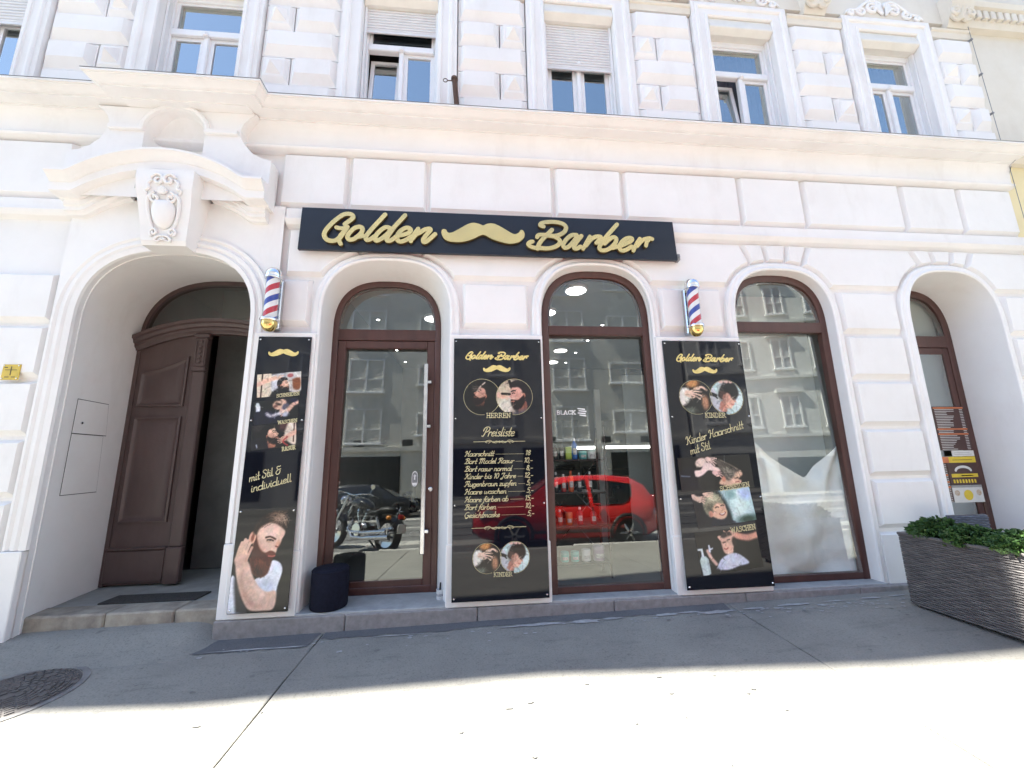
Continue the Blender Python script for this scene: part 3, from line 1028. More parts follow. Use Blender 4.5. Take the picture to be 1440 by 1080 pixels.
CURT = pm('net_curtain', (.16, .17, .20), .9, .3, 4)
upper_window(UX[0], 6.52)
upper_window(UX[1])
upper_window(UX[2], 6.80, tilted=True)
upper_window(UX[3], 6.50)
upper_window(UX[4], None, True, CURT)
upper_window(UX[5], None, False, CURT)
mb = MB()          # rooms behind the upper windows
mb.add([(-7, .6, 5.2), (7, .6, 5.2), (7, .6, 7.6), (-7, .6, 7.6), (-7, .11, 5.2), (7, .11, 5.2), (7, .11, 7.6), (-7, .11, 7.6)], [(0, 1, 2, 3), (0, 1, 5, 4), (2, 3, 7, 6)])
obj('upper_room', mb, DARK, house)

# ---- arched shop window: frame, transom, panes
def arched_frame(w, b_, fy, trz, wd=.075, bottom=.158, name='frame'):
    mb = MB()
    o_ = dict(b_); o_['zb'] = bottom
    A = arch(**o_); I = offset(A, -wd)
    I[0] = (I[0][0], bottom); I[-1] = (I[-1][0], bottom)
    i2 = offset(A, -wd + .012); i2[0] = (i2[0][0], bottom); i2[-1] = (i2[-1][0], bottom)
    mb.loft([[(x, fy + .07, z) for x, z in A], [(x, fy, z) for x, z in A], [(x, fy, z) for x, z in i2], [(x, fy + .008, z) for x, z in I], [(x, fy + .07, z) for x, z in I]], closed=False, cap=False)
    xl, xr = b_['xc'] - b_['hw'] + wd - .004, b_['xc'] + b_['hw'] - wd + .004
    mb.bbox(xl, xr, fy + .003, fy + .07, trz[0], trz[1], .006)
    mb.bbox(xl, xr, fy + .003, fy + .07, bottom, bottom + .07, .006)
    obj(name, mb, BROWN, w, smooth=35)
    # fanlight
    J = [(x, z) for x, z in offset(A, -wd + .004) if z > trz[1] + .01]
    mb = MB()
    z0 = trz[1] - .004
    J = [(J[0][0], z0)] + J + [(J[-1][0], z0)]
    mb.poly([(x, fy + .012 + TILT * (z - z0), z) for x, z in J[::-1]])
    obj('fan_pane', mb, GLASS, w)
    mb = MB()
    K = offset(A, -wd); L_ = offset(A, -wd - .022)
    K = [(x, z) for x, z in K if z > trz[1] + .0]; L_ = [(x, z) for x, z in L_ if z > trz[1] + .0]
    n = min(len(K), len(L_))
    mb.loft([[(x, fy + .045, z) for x, z in K[:n]], [(x, fy + .03, z) for x, z in L_[:n]], [(x, fy + .06, z) for x, z in L_[:n]]], closed=False, cap=False)
    obj('glazing_bead', mb, BROWN, w, smooth=35)
    return xl, xr

w2 = sub('shop_window', house, (1.375, .1, .16))
xl, xr = arched_frame(w2, BACK[1], FRAME_Y[1], (2.86, 2.965))
mb = MB(); pane_rect(mb, xl, xr, .222, 2.864, FRAME_Y[1] + .006); obj('pane', mb, GLASS, w2)
w3 = sub('shop_window', house, (3.62, .1, .16))
xl, xr = arched_frame(w3, BACK[2], FRAME_Y[2], (2.92, 3.05))
mb = MB(); pane_rect(mb, xl, xr, .222, 2.924, FRAME_Y[2] + .006); obj('pane', mb, GLASS, w3)

# ---- shop door
sd = sub('shop_door', house, (-1.0, .37, .16))
xl, xr = arched_frame(sd, BACK[0], FRAME_Y[0], (2.855, 2.985), wd=.062)
lx0, lx1, lz0, lz1 = xl + .004, xr - .004, .19, 2.85
mb = MB(); fy = FRAME_Y[0] + .012
for q in ((lx0, lx0 + .088, lz0, lz1), (lx1 - .088, lx1, lz0, lz1), (lx0 + .088, lx1 - .088, lz1 - .088, lz1), (lx0 + .088, lx1 - .088, lz0, lz0 + .10)):
    mb.bbox(q[0], q[1], fy, fy + .06, q[2], q[3], .006)
obj('door_leaf', mb, BROWN, sd)
mb = MB(); mb.box(lx0, lx1, fy - .006, fy, lz0 - .01, lz0 + .018); obj('drip_rail', mb, pm('alu_rail', (.35, .31, .30), .4, .1, 9, metal=.6), sd)
mb = MB(); pane_rect(mb, lx0 + .084, lx1 - .084, lz0 + .096, lz1 - .084, fy + .004); obj('door_pane', mb, GLASS, sd)
mb = MB()
hx = -.545
mb.bbox(hx - .022, hx + .022, .266, .30, .55, 2.56, .005)
hd = obj('pull_handle', mb, STEEL, sd)
for z in (.77, 1.86, 2.35):
    mb = MB(); mb.bbox(hx - .012, hx + .06, .275, .384, z - .017, z + .017, .004)
    obj('handle_bracket', mb, STEEL, sd)
mb = MB(); mb.lathe([(.0225, 0), (.0225, -.008), (.017, -.011)], (-.482, fy, 1.19), 14, 'y')
mb.box(-.488, -.476, fy - .014, fy - .009, 1.165, 1.20)
obj('lock', mb, STEEL, sd)
# oval sticker on the door pane
mb = MB()
oz = [(-.655 + .035 * math.cos(2 * PI * i / 24), 1.30 + .085 * math.copysign(abs(math.sin(2 * PI * i / 24)) ** .7, math.sin(2 * PI * i / 24))) for i in range(24)]
mb.poly([(x, .378 + TILT * (z - .28) - .0, z) for x, z in oz][::-1])
stk = obj('sticker', mb, pm('sticker_grey', (.22, .22, .23), .5, .1, 20), sd)
mb = MB()
for k in range(24):
    (xa, za), (xb, zb) = oz[k], oz[(k + 1) % 24]
    q = lambda x, z, s_: (-.655 + (x + .655) * s_, .3765 + TILT * (z - .28), 1.30 + (z - 1.30) * s_)
    mb.add([q(xa, za, .94), q(xb, zb, .94), q(xb, zb, .84), q(xa, za, .84)], [(0, 1, 2, 3)])
y_ = .3765 + TILT * 1.0
mb.box(-.662, -.650, y_ - .0004, y_, 1.29, 1.345); mb.box(-.668, -.641, y_ - .0004, y_, 1.325, 1.337); mb.box(-.680, -.630, y_ - .0004, y_, 1.235, 1.258)
obj('sticker_print', mb, PVC, stk)

# ---- window over the planter, grey glass
w4 = sub('side_window', house, (5.84, .47, .16))
xl4, xr4 = arched_frame(w4, BACK[3], FRAME_Y[3], (2.86, 3.02), wd=.085)
mb = MB(); f4 = FRAME_Y[3] + .012
for q in ((xl4 + .004, xl4 + .085, .24, 2.855), (xr4 - .085, xr4 - .004, .24, 2.855), (xl4 + .085, xr4 - .085, 2.77, 2.855), (xl4 + .085, xr4 - .085, .24, .66)):
    mb.bbox(q[0], q[1], f4, f4 + .05, q[2], q[3], .006)
obj('sash', mb, BROWN, w4)
mb = MB(); pane_rect(mb, xl4 + .08, xr4 - .08, .66, 2.775, f4 + .014, False)
obj('pane', mb, WGLASS, w4)
mb = MB(); mb.box(xl4, xr4, f4 + .09, f4 + .1, .2, 3.7); obj('blind', mb, pm('grey_blind', (.30, .32, .30), .8, .1, 3), w4)

# ---- street door: one leaf shut, the other open into a dark hall
ed = sub('street_door', house, (-3.15, .95, .2))
yd = .93
mb = MB()
Af = arch(-3.15, .945, .20, 2.95, 3.79, 2.5); If = offset(Af, -.055); If[0] = (If[0][0], .2); If[-1] = (If[-1][0], .2)
mb.loft([[(x, yd + .09, z) for x, z in Af], [(x, yd, z) for x, z in Af], [(x, yd, z) for x, z in If], [(x, yd + .09, z) for x, z in If]], closed=False, cap=False)
obj('door_frame', mb, DOORM, ed, smooth=35)
def headz(x):                          # curved head of the leaves
    u = (x + 3.15) / .93
    return 2.865 + .235 * (1 - abs(u) ** 2.2)
mb = MB()
rings = []
for i in range(41):
    x = -4.16 + 2.02 * i / 40
    z = headz(max(-4.05, min(-2.25, x)))
    rings.append([(x, yd + .06, z - .02), (x, yd - .02, z - .02), (x, yd - .03, z), (x, yd - .055, z + .02), (x, yd - .06, z + .05), (x, yd - .085, z + .06), (x, yd - .10, z + .095), (x, yd - .125, z + .11), (x, yd - .13, z + .145), (x, yd + .06, z + .16)])
mb.loft(rings, True, True)
obj('door_cornice', mb, DOORM, ed, smooth=30)
mb = MB()
J = [(x, z) for x, z in offset(Af, -.05) if z > headz(x) + .06]
J = J + [(x, headz(x) + .05) for x in np.linspace(J[-1][0], J[0][0], 20)]
mb.poly([(x, yd + .04, z) for x, z in J[::-1]])
obj('fan_pane', mb, DGLASS, ed)
# shut leaf
leaf = MB()
lx0_, lx1_ = -4.095, -3.285
n = 14
rings = []
for i in range(n + 1):
    x = lx0_ + (lx1_ - lx0_) * i / n
    zt = headz(x) - .02
    rings.append([(x, yd + .06, .215), (x, yd + .01, .215), (x, yd + .01, zt), (x, yd + .06, zt)])
leaf.loft(rings, True, True)
lf = obj('door_leaf', leaf, DOORM, ed)
def leaf_panel(x0, x1, z0, z1, top=None):
    """sunk field with a raised rim, the head can follow a curve"""
    mb = MB()
    def outline(d):
        L = [(x0 + d, z0 + d), (x1 - d, z0 + d)]
        for i in range(9):
            x = x1 - d - (x1 - x0 - 2 * d) * i / 8
            L.append((x, (top(x) if top else z1) - d))
        return L
    ys = ((0, yd + .012), (.002, yd - .012), (.02, yd - .018), (.034, yd - .004), (.05, yd + .004), (.075, yd + .004), (.10, yd - .008))
    mb.loft([[(x, y, z) for x, z in outline(d)] for d, y in ys], True, False)
    k = len(outline(0)); mb.f.append(tuple(range((len(ys) - 1) * k, len(ys) * k))); mb.mi.append(0)
    return obj('door_panel', mb, DOORM, ed, smooth=30)
leaf_panel(-3.995, -3.475, 2.18, 2.75, lambda x: 2.60 + .20 * ((x + 3.995) / .52) ** 1.5)
leaf_panel(-3.995, -3.475, .86, 2.06)
mb = MB()
mb.bbox(-4.06, -3.44, yd - .012, yd + .02, .235, .57, .012)
mb.bbox(-4.06, -3.44, yd - .022, yd + .02, .575, .60, .008)
obj('kick_board', mb, DOORM, ed)
mb = MB()
mb.bbox(-3.40, -3.265, yd - .045, yd + .02, .60, 2.60, .012)
mb.bbox(-3.415, -3.25, yd - .06, yd + .02, .215, .60, .012)
mb.bbox(-3.41, -3.255, yd - .06, yd + .02, 2.60, 2.66, .01)
mb.bbox(-3.395, -3.27, yd - .05, yd + .02, 2.66, 3.02, .01)
mb.bbox(-3.42, -3.245, yd - .065, yd + .02, 3.02, 3.07, .01)
for k in range(5):
    mb.lathe([(.0, 0), (.026, -.004), (.02, -.018), (.004, -.024)], (-3.3325, yd - .05, 2.72 + .062 * k), 10, 'y')
for s_ in (-1, 1):
    mb.tube([(-3.3325 + s_ * .045, yd - .052, 2.70), (-3.3325 + s_ * .05, yd - .056, 2.85), (-3.3325 + s_ * .045, yd - .052, 2.99)], .008, 6)
obj('door_post', mb, DOORM, ed)
# open leaf swung inwards
mb = MB(); mb.bbox(-2.33, -2.27, 1.0, 1.55, .215, 2.86, .008); obj('open_leaf', mb, DOORM, ed)
# hall behind
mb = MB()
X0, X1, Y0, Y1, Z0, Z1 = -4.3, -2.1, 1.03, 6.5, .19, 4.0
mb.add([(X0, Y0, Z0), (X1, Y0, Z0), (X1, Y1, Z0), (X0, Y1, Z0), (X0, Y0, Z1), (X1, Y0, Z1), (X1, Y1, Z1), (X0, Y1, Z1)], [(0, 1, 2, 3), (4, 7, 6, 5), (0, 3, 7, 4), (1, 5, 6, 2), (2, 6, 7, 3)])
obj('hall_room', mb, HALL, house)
hd_ = sub('hall_door', house, (-2.7, 1.6, .2))
mb = MB(); mb.bbox(-3.6, -2.1, 1.60, 1.66, .195, 3.95, .006); obj('door_leaf', mb, pm('hall_door_paint', (.17, .175, .165), .6, .2, 3, spec=.2), hd_)
mb = MB(); mb.bbox(-2.98, -2.84, 1.57, 1.598, 1.62, 1.75, .006); mb.bbox(-2.74, -2.69, 1.575, 1.598, 1.48, 1.53, .006); mb.bbox(-2.74, -2.68, 1.575, 1.598, 1.36, 1.42, .006)
obj('bell_panel', mb, BLACKMETAL, hd_)
# ------------------------------------------------------------------ houses next door and across the street
nb = thing('apartment_building', 'cream and yellow house adjoining at the right edge', 'building', (7.3, .1, 0))
mb = MB(); mb.box(7.215, 24, .10, 12, 5.62, 19); obj('upper_wall', mb, STUCCO2, nb)
mb = MB(); mb.box(7.215, 24, .08, 12, -.6, 5.36); obj('lower_wall', mb, YELLOW, nb)
mb = MB()
pf = [(.09, 5.36), (.02, 5.37), (-.02, 5.42), (-.06, 5.46), (-.06, 5.50), (-.10, 5.53), (-.11, 5.58), (.11, 5.62)]
mb.loft([[(x, y, z) for y, z in pf] for x in (7.215, 24)], True, True); obj('ledge', mb, STUCCO2, nb, smooth=25)
mb = MB()
pf = [(.11, 7.66), (.02, 7.67), (-.01, 7.74), (-.01, 7.90), (-.08, 7.93), (-.10, 8.0), (.11, 8.03)]
mb.loft([[(x, y, z) for y, z in pf] for x in (7.23, 24)], True, True); obj('upper_ledge', mb, STUCCO2, nb, smooth=25)
for k in range(14):
    mb = MB(); mb.bbox(7.26 + .12 * k, 7.34 + .12 * k, -.06, 0, 7.76, 7.90, .008); obj('dentil', mb, STUCCO2, nb)

def opp_window(parent, x, z, w, h, y, fm, parts=2, sill=True, gm=None):
    """window of a house across the street, looking towards +Y"""
    g = sub('window', parent, (x, y, z))
    mb = MB()
    e = .09
    mb.box(x - w / 2, x + w / 2, y - .02, y + .05, z, z + e); mb.box(x - w / 2, x + w / 2, y - .02, y + .05, z + h - e, z + h)
    mb.box(x - w / 2, x - w / 2 + e, y - .02, y + .05, z + e, z + h - e); mb.box(x + w / 2 - e, x + w / 2, y - .02, y + .05, z + e, z + h - e)
    for k in range(1, parts):
        xx = x - w / 2 + w * k / parts
        mb.box(xx - .06, xx + .06, y - .02, y + .04, z + e, z + h - e)
    if h > 1.9: mb.box(x - w / 2 + e, x + w / 2 - e, y - .02, y + .03, z + h * .38, z + h * .38 + .07)
    if sill: mb.box(x - w / 2 - .1, x + w / 2 + .1, y - .02, y + .12, z - .08, z - .002)
    obj('frame', mb, fm, g)
    mb = MB()
    mb.add([(x - w / 2 + e, y - .01, z + e), (x + w / 2 - e, y - .01, z + e), (x + w / 2 - e, y - .01, z + h - e), (x - w / 2 + e, y - .01, z + h - e)], [(3, 2, 1, 0)])
    obj('pane', mb, gm or OPPG, g)
OPPG = pm('far_window_glass', (.17, .18, .185), .06, .3, 1, spec=.9)
YO = -19.0
ob = thing('apartment_building', 'plain grey house across the street with paired white windows, mirrored in the shop glass', 'building', (0, YO, 0))
mb = MB(); mb.box(-24, 13.0, YO - 10, YO, -.8, 17.0); obj('wall', mb, GREYST, ob)
mb = MB(); mb.box(-24.1, 13.05, YO - 10, YO + .4, 17.0, 17.4); obj('roof', mb, MATS['roof_tile'], ob)
mb = MB(); mb.box(-24, 13.0, YO + .001, YO + .12, 3.05, 3.30); obj('string_course', mb, GREYST, ob)
for fz in (3.95, 7.05, 10.25, 13.4):
    for k, (x, w, h, pt) in enumerate(((-21.5, 1.5, 1.5, 2), (-17.8, 1.5, 1.5, 2), (-13.6, 2.1, 2.0, 2), (-10.0, 1.5, 1.4, 2), (-6.6, 2.1, 2.1, 2), (-2.8, 1.4, 1.35, 2), (1.6, 1.5, 1.4, 2), (5.9, 2.1, 2.1, 2), (9.6, 2.2, 1.35, 2))):
        opp_window(ob, x, fz - (.45 if h > 1.8 else 0), w, h, YO, PVC, pt)
SHOPD = pm('dark_shopfront', (.030, .031, .032), .25, .5, .8)
for x0, x1 in ((-23, -18), (-16.8, -11.5), (-9.6, -4.4), (-3.0, 1.6), (2.8, 7.4), (8.2, 12.2)):
    mb = MB(); mb.box(x0, x1, YO - .02, YO + .03, .12, 2.75); sf = obj('shopfront', mb, SHOPD, ob)
    mb = MB()
    for q in np.linspace(x0, x1, 4): mb.box(q - .05, q + .05, YO + .031, YO + .07, .12, 2.75)
    mb.box(x0, x1, YO + .031, YO + .08, 2.2, 2.3)
    obj('mullion', mb, BLACKMETAL, sf)
for x in (-4.0, -6.8, 2.2, 4.6, 7.9, 10.4):
    mb = MB(); mb.box(x - .3, x + .3, YO, YO + .02, 3.34, 3.72); obj('vent_grille', mb, DARK, ob)
PALEG = pm('curtained_glass', (.42, .43, .43), .1, .3, 1, spec=.9)
# this front is deliberately angled to the sun to brighten its reflection
ob2 = thing('apartment_building', 'pale ornate house across the street to the right, mirrored in the draped window', 'building', (13.2, YO + .2, 0), R(12), local=True)
mb = MB(); mb.box(0, 30, -10, 0, -.8, 18.5); obj('wall', mb, PALEST, ob2)
mb = MB(); mb.box(-.1, 30, -10, .4, 18.5, 18.9); obj('roof', mb, MATS['roof_tile'], ob2)
for z in (4.0, 7.6, 11.2, 14.8):
    mb = MB(); mb.box(0, 30, .001, .16, z - .6, z - .42); obj('string_course', mb, PALEST, ob2)
    for k in range(12):
        x = 1.4 + 2.35 * k
        opp_window(ob2, x, z, 1.1, 1.95, .02, PVC, gm=PALEG)
        if k % 2 == 0:
            mb = MB(); mb.box(x - .8, x + .8, .001, .2, z + 2.1, z + 2.28); obj('window_head', mb, PALEST, ob2)
for x0 in (.8, 4.8, 8.8, 12.8, 16.8):
    mb = MB(); mb.box(x0, x0 + 3.2, -.01, .03, .15, 2.2); obj('shopfront', mb, pm('grey_shopfront', (.16, .17, .17), .3, .4, 1), ob2)
# ------------------------------------------------------------------ lettering drawn with a brush: every glyph is a set of strokes
def ribbon(mb, pts, w, y0, depth=0.0, ramp=.0004, mi=0, mi_side=0, taper=False, k=5, smooth=True):
    """flat (or extruded) brush stroke in the x,z plane, facing -Y, with round ends; it rises a hair along its length so crossings never coincide"""
    P = smoothline(pts, k) if smooth else list(pts)
    Q = [np.array(p) for p in P]
    n = len(Q)
    L = []; Rr = []
    for i in range(n):
        t = Q[min(i + 1, n - 1)] - Q[max(i - 1, 0)]
        t = t / (np.linalg.norm(t) + 1e-12)
        nn = np.array((-t[1], t[0]))
        ww = w / 2
        if taper:
            u = i / (n - 1)
            ww *= .62 + .38 * math.sin(PI * min(max(u, .08), .92))
        L.append(Q[i] + nn * ww); Rr.append(Q[i] - nn * ww)
        if i == 0: ta, wa = t, ww
        if i == n - 1: tb, wb = t, ww
    def cap(c, t, r, seg=4):
        nn = np.array((-t[1], t[0]))
        return [c + r * (math.cos(a) * nn + math.sin(a) * t) for a in [PI * j / (seg + 1) for j in range(1, seg + 1)]]
    front = []
    yy = lambda i: y0 - ramp * i / max(1, n - 1)
    o = len(mb.v)
    for i in range(n):
        mb.v.append((L[i][0], yy(i), L[i][1])); mb.v.append((Rr[i][0], yy(i), Rr[i][1]))
    for i in range(n - 1):
        a = o + 2 * i
        mb.f.append((a, a + 1, a + 3, a + 2)); mb.mi.append(mi)
    e = cap(Q[-1], tb, wb); s_ = cap(Q[0], -ta, wa)
    oe = len(mb.v); mb.v += [(p[0], yy(n - 1), p[1]) for p in e]
    mb.f.append((o + 2 * n - 2, o + 2 * n - 1) + tuple(range(oe + len(e) - 1, oe - 1, -1))); mb.mi.append(mi)
    os_ = len(mb.v); mb.v += [(p[0], yy(0), p[1]) for p in s_]
    mb.f.append((o + 1, o) + tuple(range(os_ + len(s_) - 1, os_ - 1, -1))); mb.mi.append(mi)
    if depth:
        loop = [o + 2 * i for i in range(n)] + [oe + j for j in range(len(e))] + [o + 2 * i + 1 for i in range(n - 1, -1, -1)] + [os_ + j for j in range(len(s_))]
        ob_ = len(mb.v)
        mb.v += [(mb.v[i][0], y0 + depth, mb.v[i][2]) for i in loop]
        m_ = len(loop)
        for j in range(m_):
            mb.f.append((loop[j], loop[(j + 1) % m_], ob_ + (j + 1) % m_, ob_ + j)); mb.mi.append(mi_side)

def C_(cx, cz, rx, rz, a0, a1, n=10):
    return [(cx + rx * math.cos(R(a0 + (a1 - a0) * i / n)), cz + rz * math.sin(R(a0 + (a1 - a0) * i / n))) for i in range(n + 1)]

# upright skeletons; x-height .5, cap height 1; sheared into an italic script when set
OL = C_(.2, .25, .19, .25, 60, 420, 14)
SCRIPT = {
 'a': (.46, [OL, [(.39, .5), (.37, .12), (.42, 0), (.50, .05)]]),
 'b': (.46, [[(.06, 1.0), (.05, .15), (.10, .02)], C_(.22, .24, .18, .24, 200, -140, 14)]),
 'c': (.38, [C_(.2, .25, .18, .25, 50, 310, 12)]),
 'd': (.48, [OL, [(.42, 1.0), (.38, .12), (.43, 0), (.5, .05)]]),
 'e': (.40, [[(.04, .24), (.22, .27), (.36, .36), (.30, .48), (.16, .48), (.04, .3), (.06, .1), (.18, 0), (.38, .1)]]),
 'f': (.30, [[(.34, .92), (.26, 1.0), (.18, .88), (.12, .3), (.08, -.2), (.0, -.28)], [(.0, .48), (.28, .48)]]),
 'g': (.46, [OL, [(.40, .5), (.38, -.1), (.28, -.3), (.10, -.26), (.04, -.16)]]),
 'h': (.46, [[(.08, 1.0), (.06, 0)], [(.07, .28), (.2, .48), (.34, .46), (.36, .3), (.34, .08), (.40, 0), (.48, .05)]]),
 'i': (.22, [[(.08, .5), (.07, .1), (.12, 0), (.20, .05)], [(.09, .70), (.095, .72)]]),
 'k': (.44, [[(.08, 1.0), (.06, 0)], [(.36, .48), (.1, .25), (.24, .22), (.34, .02), (.44, .03)]]),
 'l': (.22, [[(.09, 1.0), (.07, .12), (.12, 0), (.2, .05)]]),
 'm': (.70, [[(.07, .5), (.05, 0)], [(.06, .3), (.18, .48), (.29, .46), (.31, .3), (.29, 0)], [(.30, .3), (.42, .48), (.53, .46), (.55, .3), (.54, .08), (.6, 0), (.68, .05)]]),
 'n': (.46, [[(.07, .5), (.05, 0)], [(.06, .3), (.18, .48), (.32, .46), (.34, .3), (.32, .08), (.38, 0), (.46, .05)]]),
 'o': (.42, [OL]),
 'p': (.46, [[(.09, .5), (.04, -.3)], C_(.23, .25, .18, .25, 170, -170, 14)]),
 'r': (.34, [[(.07, .5), (.05, 0)], [(.06, .28), (.16, .45), (.28, .48), (.32, .42)]]),
 's': (.34, [[(.30, .44), (.18, .5), (.07, .42), (.12, .3), (.27, .22), (.28, .08), (.16, 0), (.02, .06)]]),
 't': (.28, [[(.15, .95), (.10, .12), (.15, 0), (.24, .05)], [(.02, .5), (.28, .5)]]),
 'u': (.48, [[(.07, .5), (.05, .15), (.12, .01), (.25, .05), (.36, .22)], [(.38, .5), (.36, .1), (.42, 0), (.5, .05)]]),
 'v': (.40, [[(.05, .5), (.10, .1), (.16, 0), (.28, .15), (.36, .40), (.33, .5)]]),
 'w': (.60, [[(.05, .5), (.07, .1), (.15, 0), (.28, .2), (.31, .48), (.31, .1), (.40, 0), (.52, .2), (.57, .5)]]),
 'z': (.38, [[(.05, .47), (.34, .48), (.04, .02), (.36, .03)]]),
 'H': (.74, [[(.02, .72), (.08, .92), (.22, .98), (.24, .8), (.20, .3), (.14, .02), (.04, .03)], [(.66, 1.0), (.56, .9), (.52, .4), (.52, .08), (.60, .0), (.72, .06)], [(.20, .50), (.54, .52)]]),
 'B': (.62, [[(.26, .95), (.20, .3), (.12, .02), (.02, .05)], [(.04, .76), (.12, .95), (.34, 1.0), (.52, .92), (.52, .70), (.38, .56), (.24, .54)], [(.26, .55), (.46, .50), (.56, .32), (.50, .1), (.32, .0), (.14, .04)]]),
 'M': (.92, [[(.02, .74), (.10, .96), (.20, .92), (.18, .3), (.12, .0)], [(.19, .6), (.32, .98), (.44, .9), (.42, .3), (.38, .0)], [(.43, .6), (.58, .98), (.70, .9), (.68, .3), (.70, .05), (.80, .0), (.90, .07)]]),
 'R': (.66, [[(.26, .95), (.20, .3), (.12, .02), (.02, .05)], [(.02, .74), (.10, .94), (.34, 1.0), (.54, .92), (.54, .70), (.40, .54), (.24, .52)], [(.34, .52), (.46, .2), (.52, .02), (.66, .06)]]),
 'K': (.68, [[(.02, .74), (.10, .95), (.24, .96), (.20, .3), (.12, .02), (.03, .05)], [(.64, .98), (.48, .78), (.24, .50)], [(.30, .54), (.44, .3), (.50, .04), (.66, .05)]]),
 'J': (.56, [[(.06, .78), (.14, .95), (.50, .98), (.40, .9), (.36, .3), (.28, -.15), (.10, -.2), (.06, -.06), (.24, .05)]]),
 'A': (.70, [[(.02, .72), (.10, .94), (.30, .98), (.56, .98)], [(.34, .97), (.22, .4), (.10, .02), (.0, .06)], [(.56, 1.0), (.52, .4), (.54, .04), (.66, .05)], [(.18, .42), (.54, .44)]]),
 'G': (.64, [C_(.32, .5, .30, .5, 60, 300, 14), [(.36, .42), (.56, .42), (.52, .1), (.36, -.14), (.2, -.1)]]),
 'P': (.60, [[(.30, .92), (.22, .3), (.12, .0), (.0, .04)], [(.02, .60), (.04, .88), (.28, 1.06), (.56, .98), (.60, .74), (.44, .52), (.26, .48)]]),
 'S': (.52, [[(.46, .86), (.36, 1.0), (.16, .94), (.14, .72), (.34, .54), (.44, .34), (.36, .06), (.16, .0), (.02, .12), (.08, .28)]]),
 '&': (.62, [[(.48, .94), (.24, 1.0), (.16, .8), (.30, .58), (.12, .42), (.06, .16), (.24, 0), (.46, .12), (.52, .44)], [(.34, .58), (.60, .60)], [(.56, .98), (.56, 1.0)]]),
 '0': (.46, [C_(.22, .5, .17, .48, 90, 450, 16)]), '1': (.30, [[(.06, .8), (.20, .98), (.18, .02)]]),
 '2': (.46, [[(.06, .78), (.16, .97), (.34, .92), (.36, .68), (.04, .04), (.40, .04)]]),
 '5': (.46, [[(.40, .97), (.14, .97), (.10, .56), (.28, .60), (.38, .36), (.28, .04), (.04, .06)]]),
 '8': (.46, [[(.22, .52), (.08, .74), (.22, .97), (.36, .76), (.22, .52), (.06, .26), (.22, .02), (.40, .26), (.22, .52)]]),
 ',': (.18, [[(.08, .08), (.07, -.04), (.02, -.14)]]), '-': (.34, [[(.02, .36), (.28, .36)]]), ' ': (.26, []),
}
SCRIPT['ä'] = (.46, SCRIPT['a'][1] + [[(.12, .70), (.125, .72)], [(.30, .70), (.305, .72)]])
def _srf(*seg): return [list(s_) for s_ in seg]
SLAB = {   # slab-serif capitals
 'H': (.82, _srf([(.16, 0), (.16, 1)], [(.66, 0), (.66, 1)], [(.16, .5), (.66, .5)], [(.03, .02), (.29, .02)], [(.03, .98), (.29, .98)], [(.53, .02), (.79, .02)], [(.53, .98), (.79, .98)])),
 'E': (.70, _srf([(.16, 0), (.16, 1)], [(.04, .02), (.62, .02), (.62, .22)], [(.04, .98), (.60, .98), (.60, .80)], [(.16, .5), (.46, .5)], [(.46, .38), (.46, .62)])),
 'R': (.80, _srf([(.16, 0), (.16, 1)], [(.04, .98), (.45, .98), (.62, .86), (.62, .66), (.45, .5), (.16, .5)], [(.44, .5), (.64, .04), (.78, .02)], [(.04, .02), (.30, .02)])),
 'N': (.84, _srf([(.16, 0), (.16, 1)], [(.16, 1), (.66, 0)], [(.66, 0), (.66, 1)], [(.03, .02), (.29, .02)], [(.03, .98), (.18, .98)], [(.53, .98), (.79, .98)])),
 'K': (.82, _srf([(.16, 0), (.16, 1)], [(.64, .98), (.18, .46)], [(.32, .58), (.68, .02)], [(.04, .02), (.29, .02)], [(.04, .98), (.29, .98)], [(.52, .98), (.76, .98)], [(.56, .02), (.80, .02)])),
 'I': (.40, _srf([(.19, 0), (.19, 1)], [(.05, .02), (.33, .02)], [(.05, .98), (.33, .98)])),
 'D': (.80, _srf([(.16, 0), (.16, 1)], [(.04, .98), (.42, .98), (.62, .84), (.68, .5), (.62, .16), (.42, .02), (.04, .02)])),
 'S': (.66, _srf([(.56, .74), (.54, .90), (.34, .98), (.12, .88), (.10, .68), (.32, .54), (.54, .42), (.58, .2), (.40, .03), (.16, .05), (.08, .24)], [(.56, .74), (.56, .98)], [(.08, .02), (.08, .26)])),
 'C': (.74, _srf([(.64, .72), (.58, .9), (.38, .98), (.16, .82), (.09, .5), (.16, .18), (.38, .02), (.58, .1), (.66, .28)], [(.64, .70), (.64, .98)])),
 'W': (1.06, _srf([(.10, 1), (.30, 0)], [(.30, 0), (.52, .9)], [(.52, .9), (.74, 0)], [(.74, 0), (.94, 1)], [(.0, .98), (.24, .98)], [(.82, .98), (1.04, .98)])),
 'A': (.84, _srf([(.10, 0), (.40, 1)], [(.40, 1), (.70, 0)], [(.22, .34), (.58, .34)], [(.0, .02), (.24, .02)], [(.56, .02), (.82, .02)])),
 'U': (.82, _srf([(.16, 1), (.16, .26), (.28, .06), (.52, .06), (.64, .26), (.64, 1)], [(.03, .98), (.29, .98)], [(.52, .98), (.78, .98)])),
 'B': (.74, _srf([(.14, 0), (.14, 1)], [(.14, .98), (.48, .98), (.58, .76), (.44, .52), (.14, .52)], [(.44, .52), (.62, .34), (.60, .12), (.44, .02), (.14, .02)])),
 'L': (.60, _srf([(.14, 1), (.14, .03), (.54, .03)])), ' ': (.4, []),
}
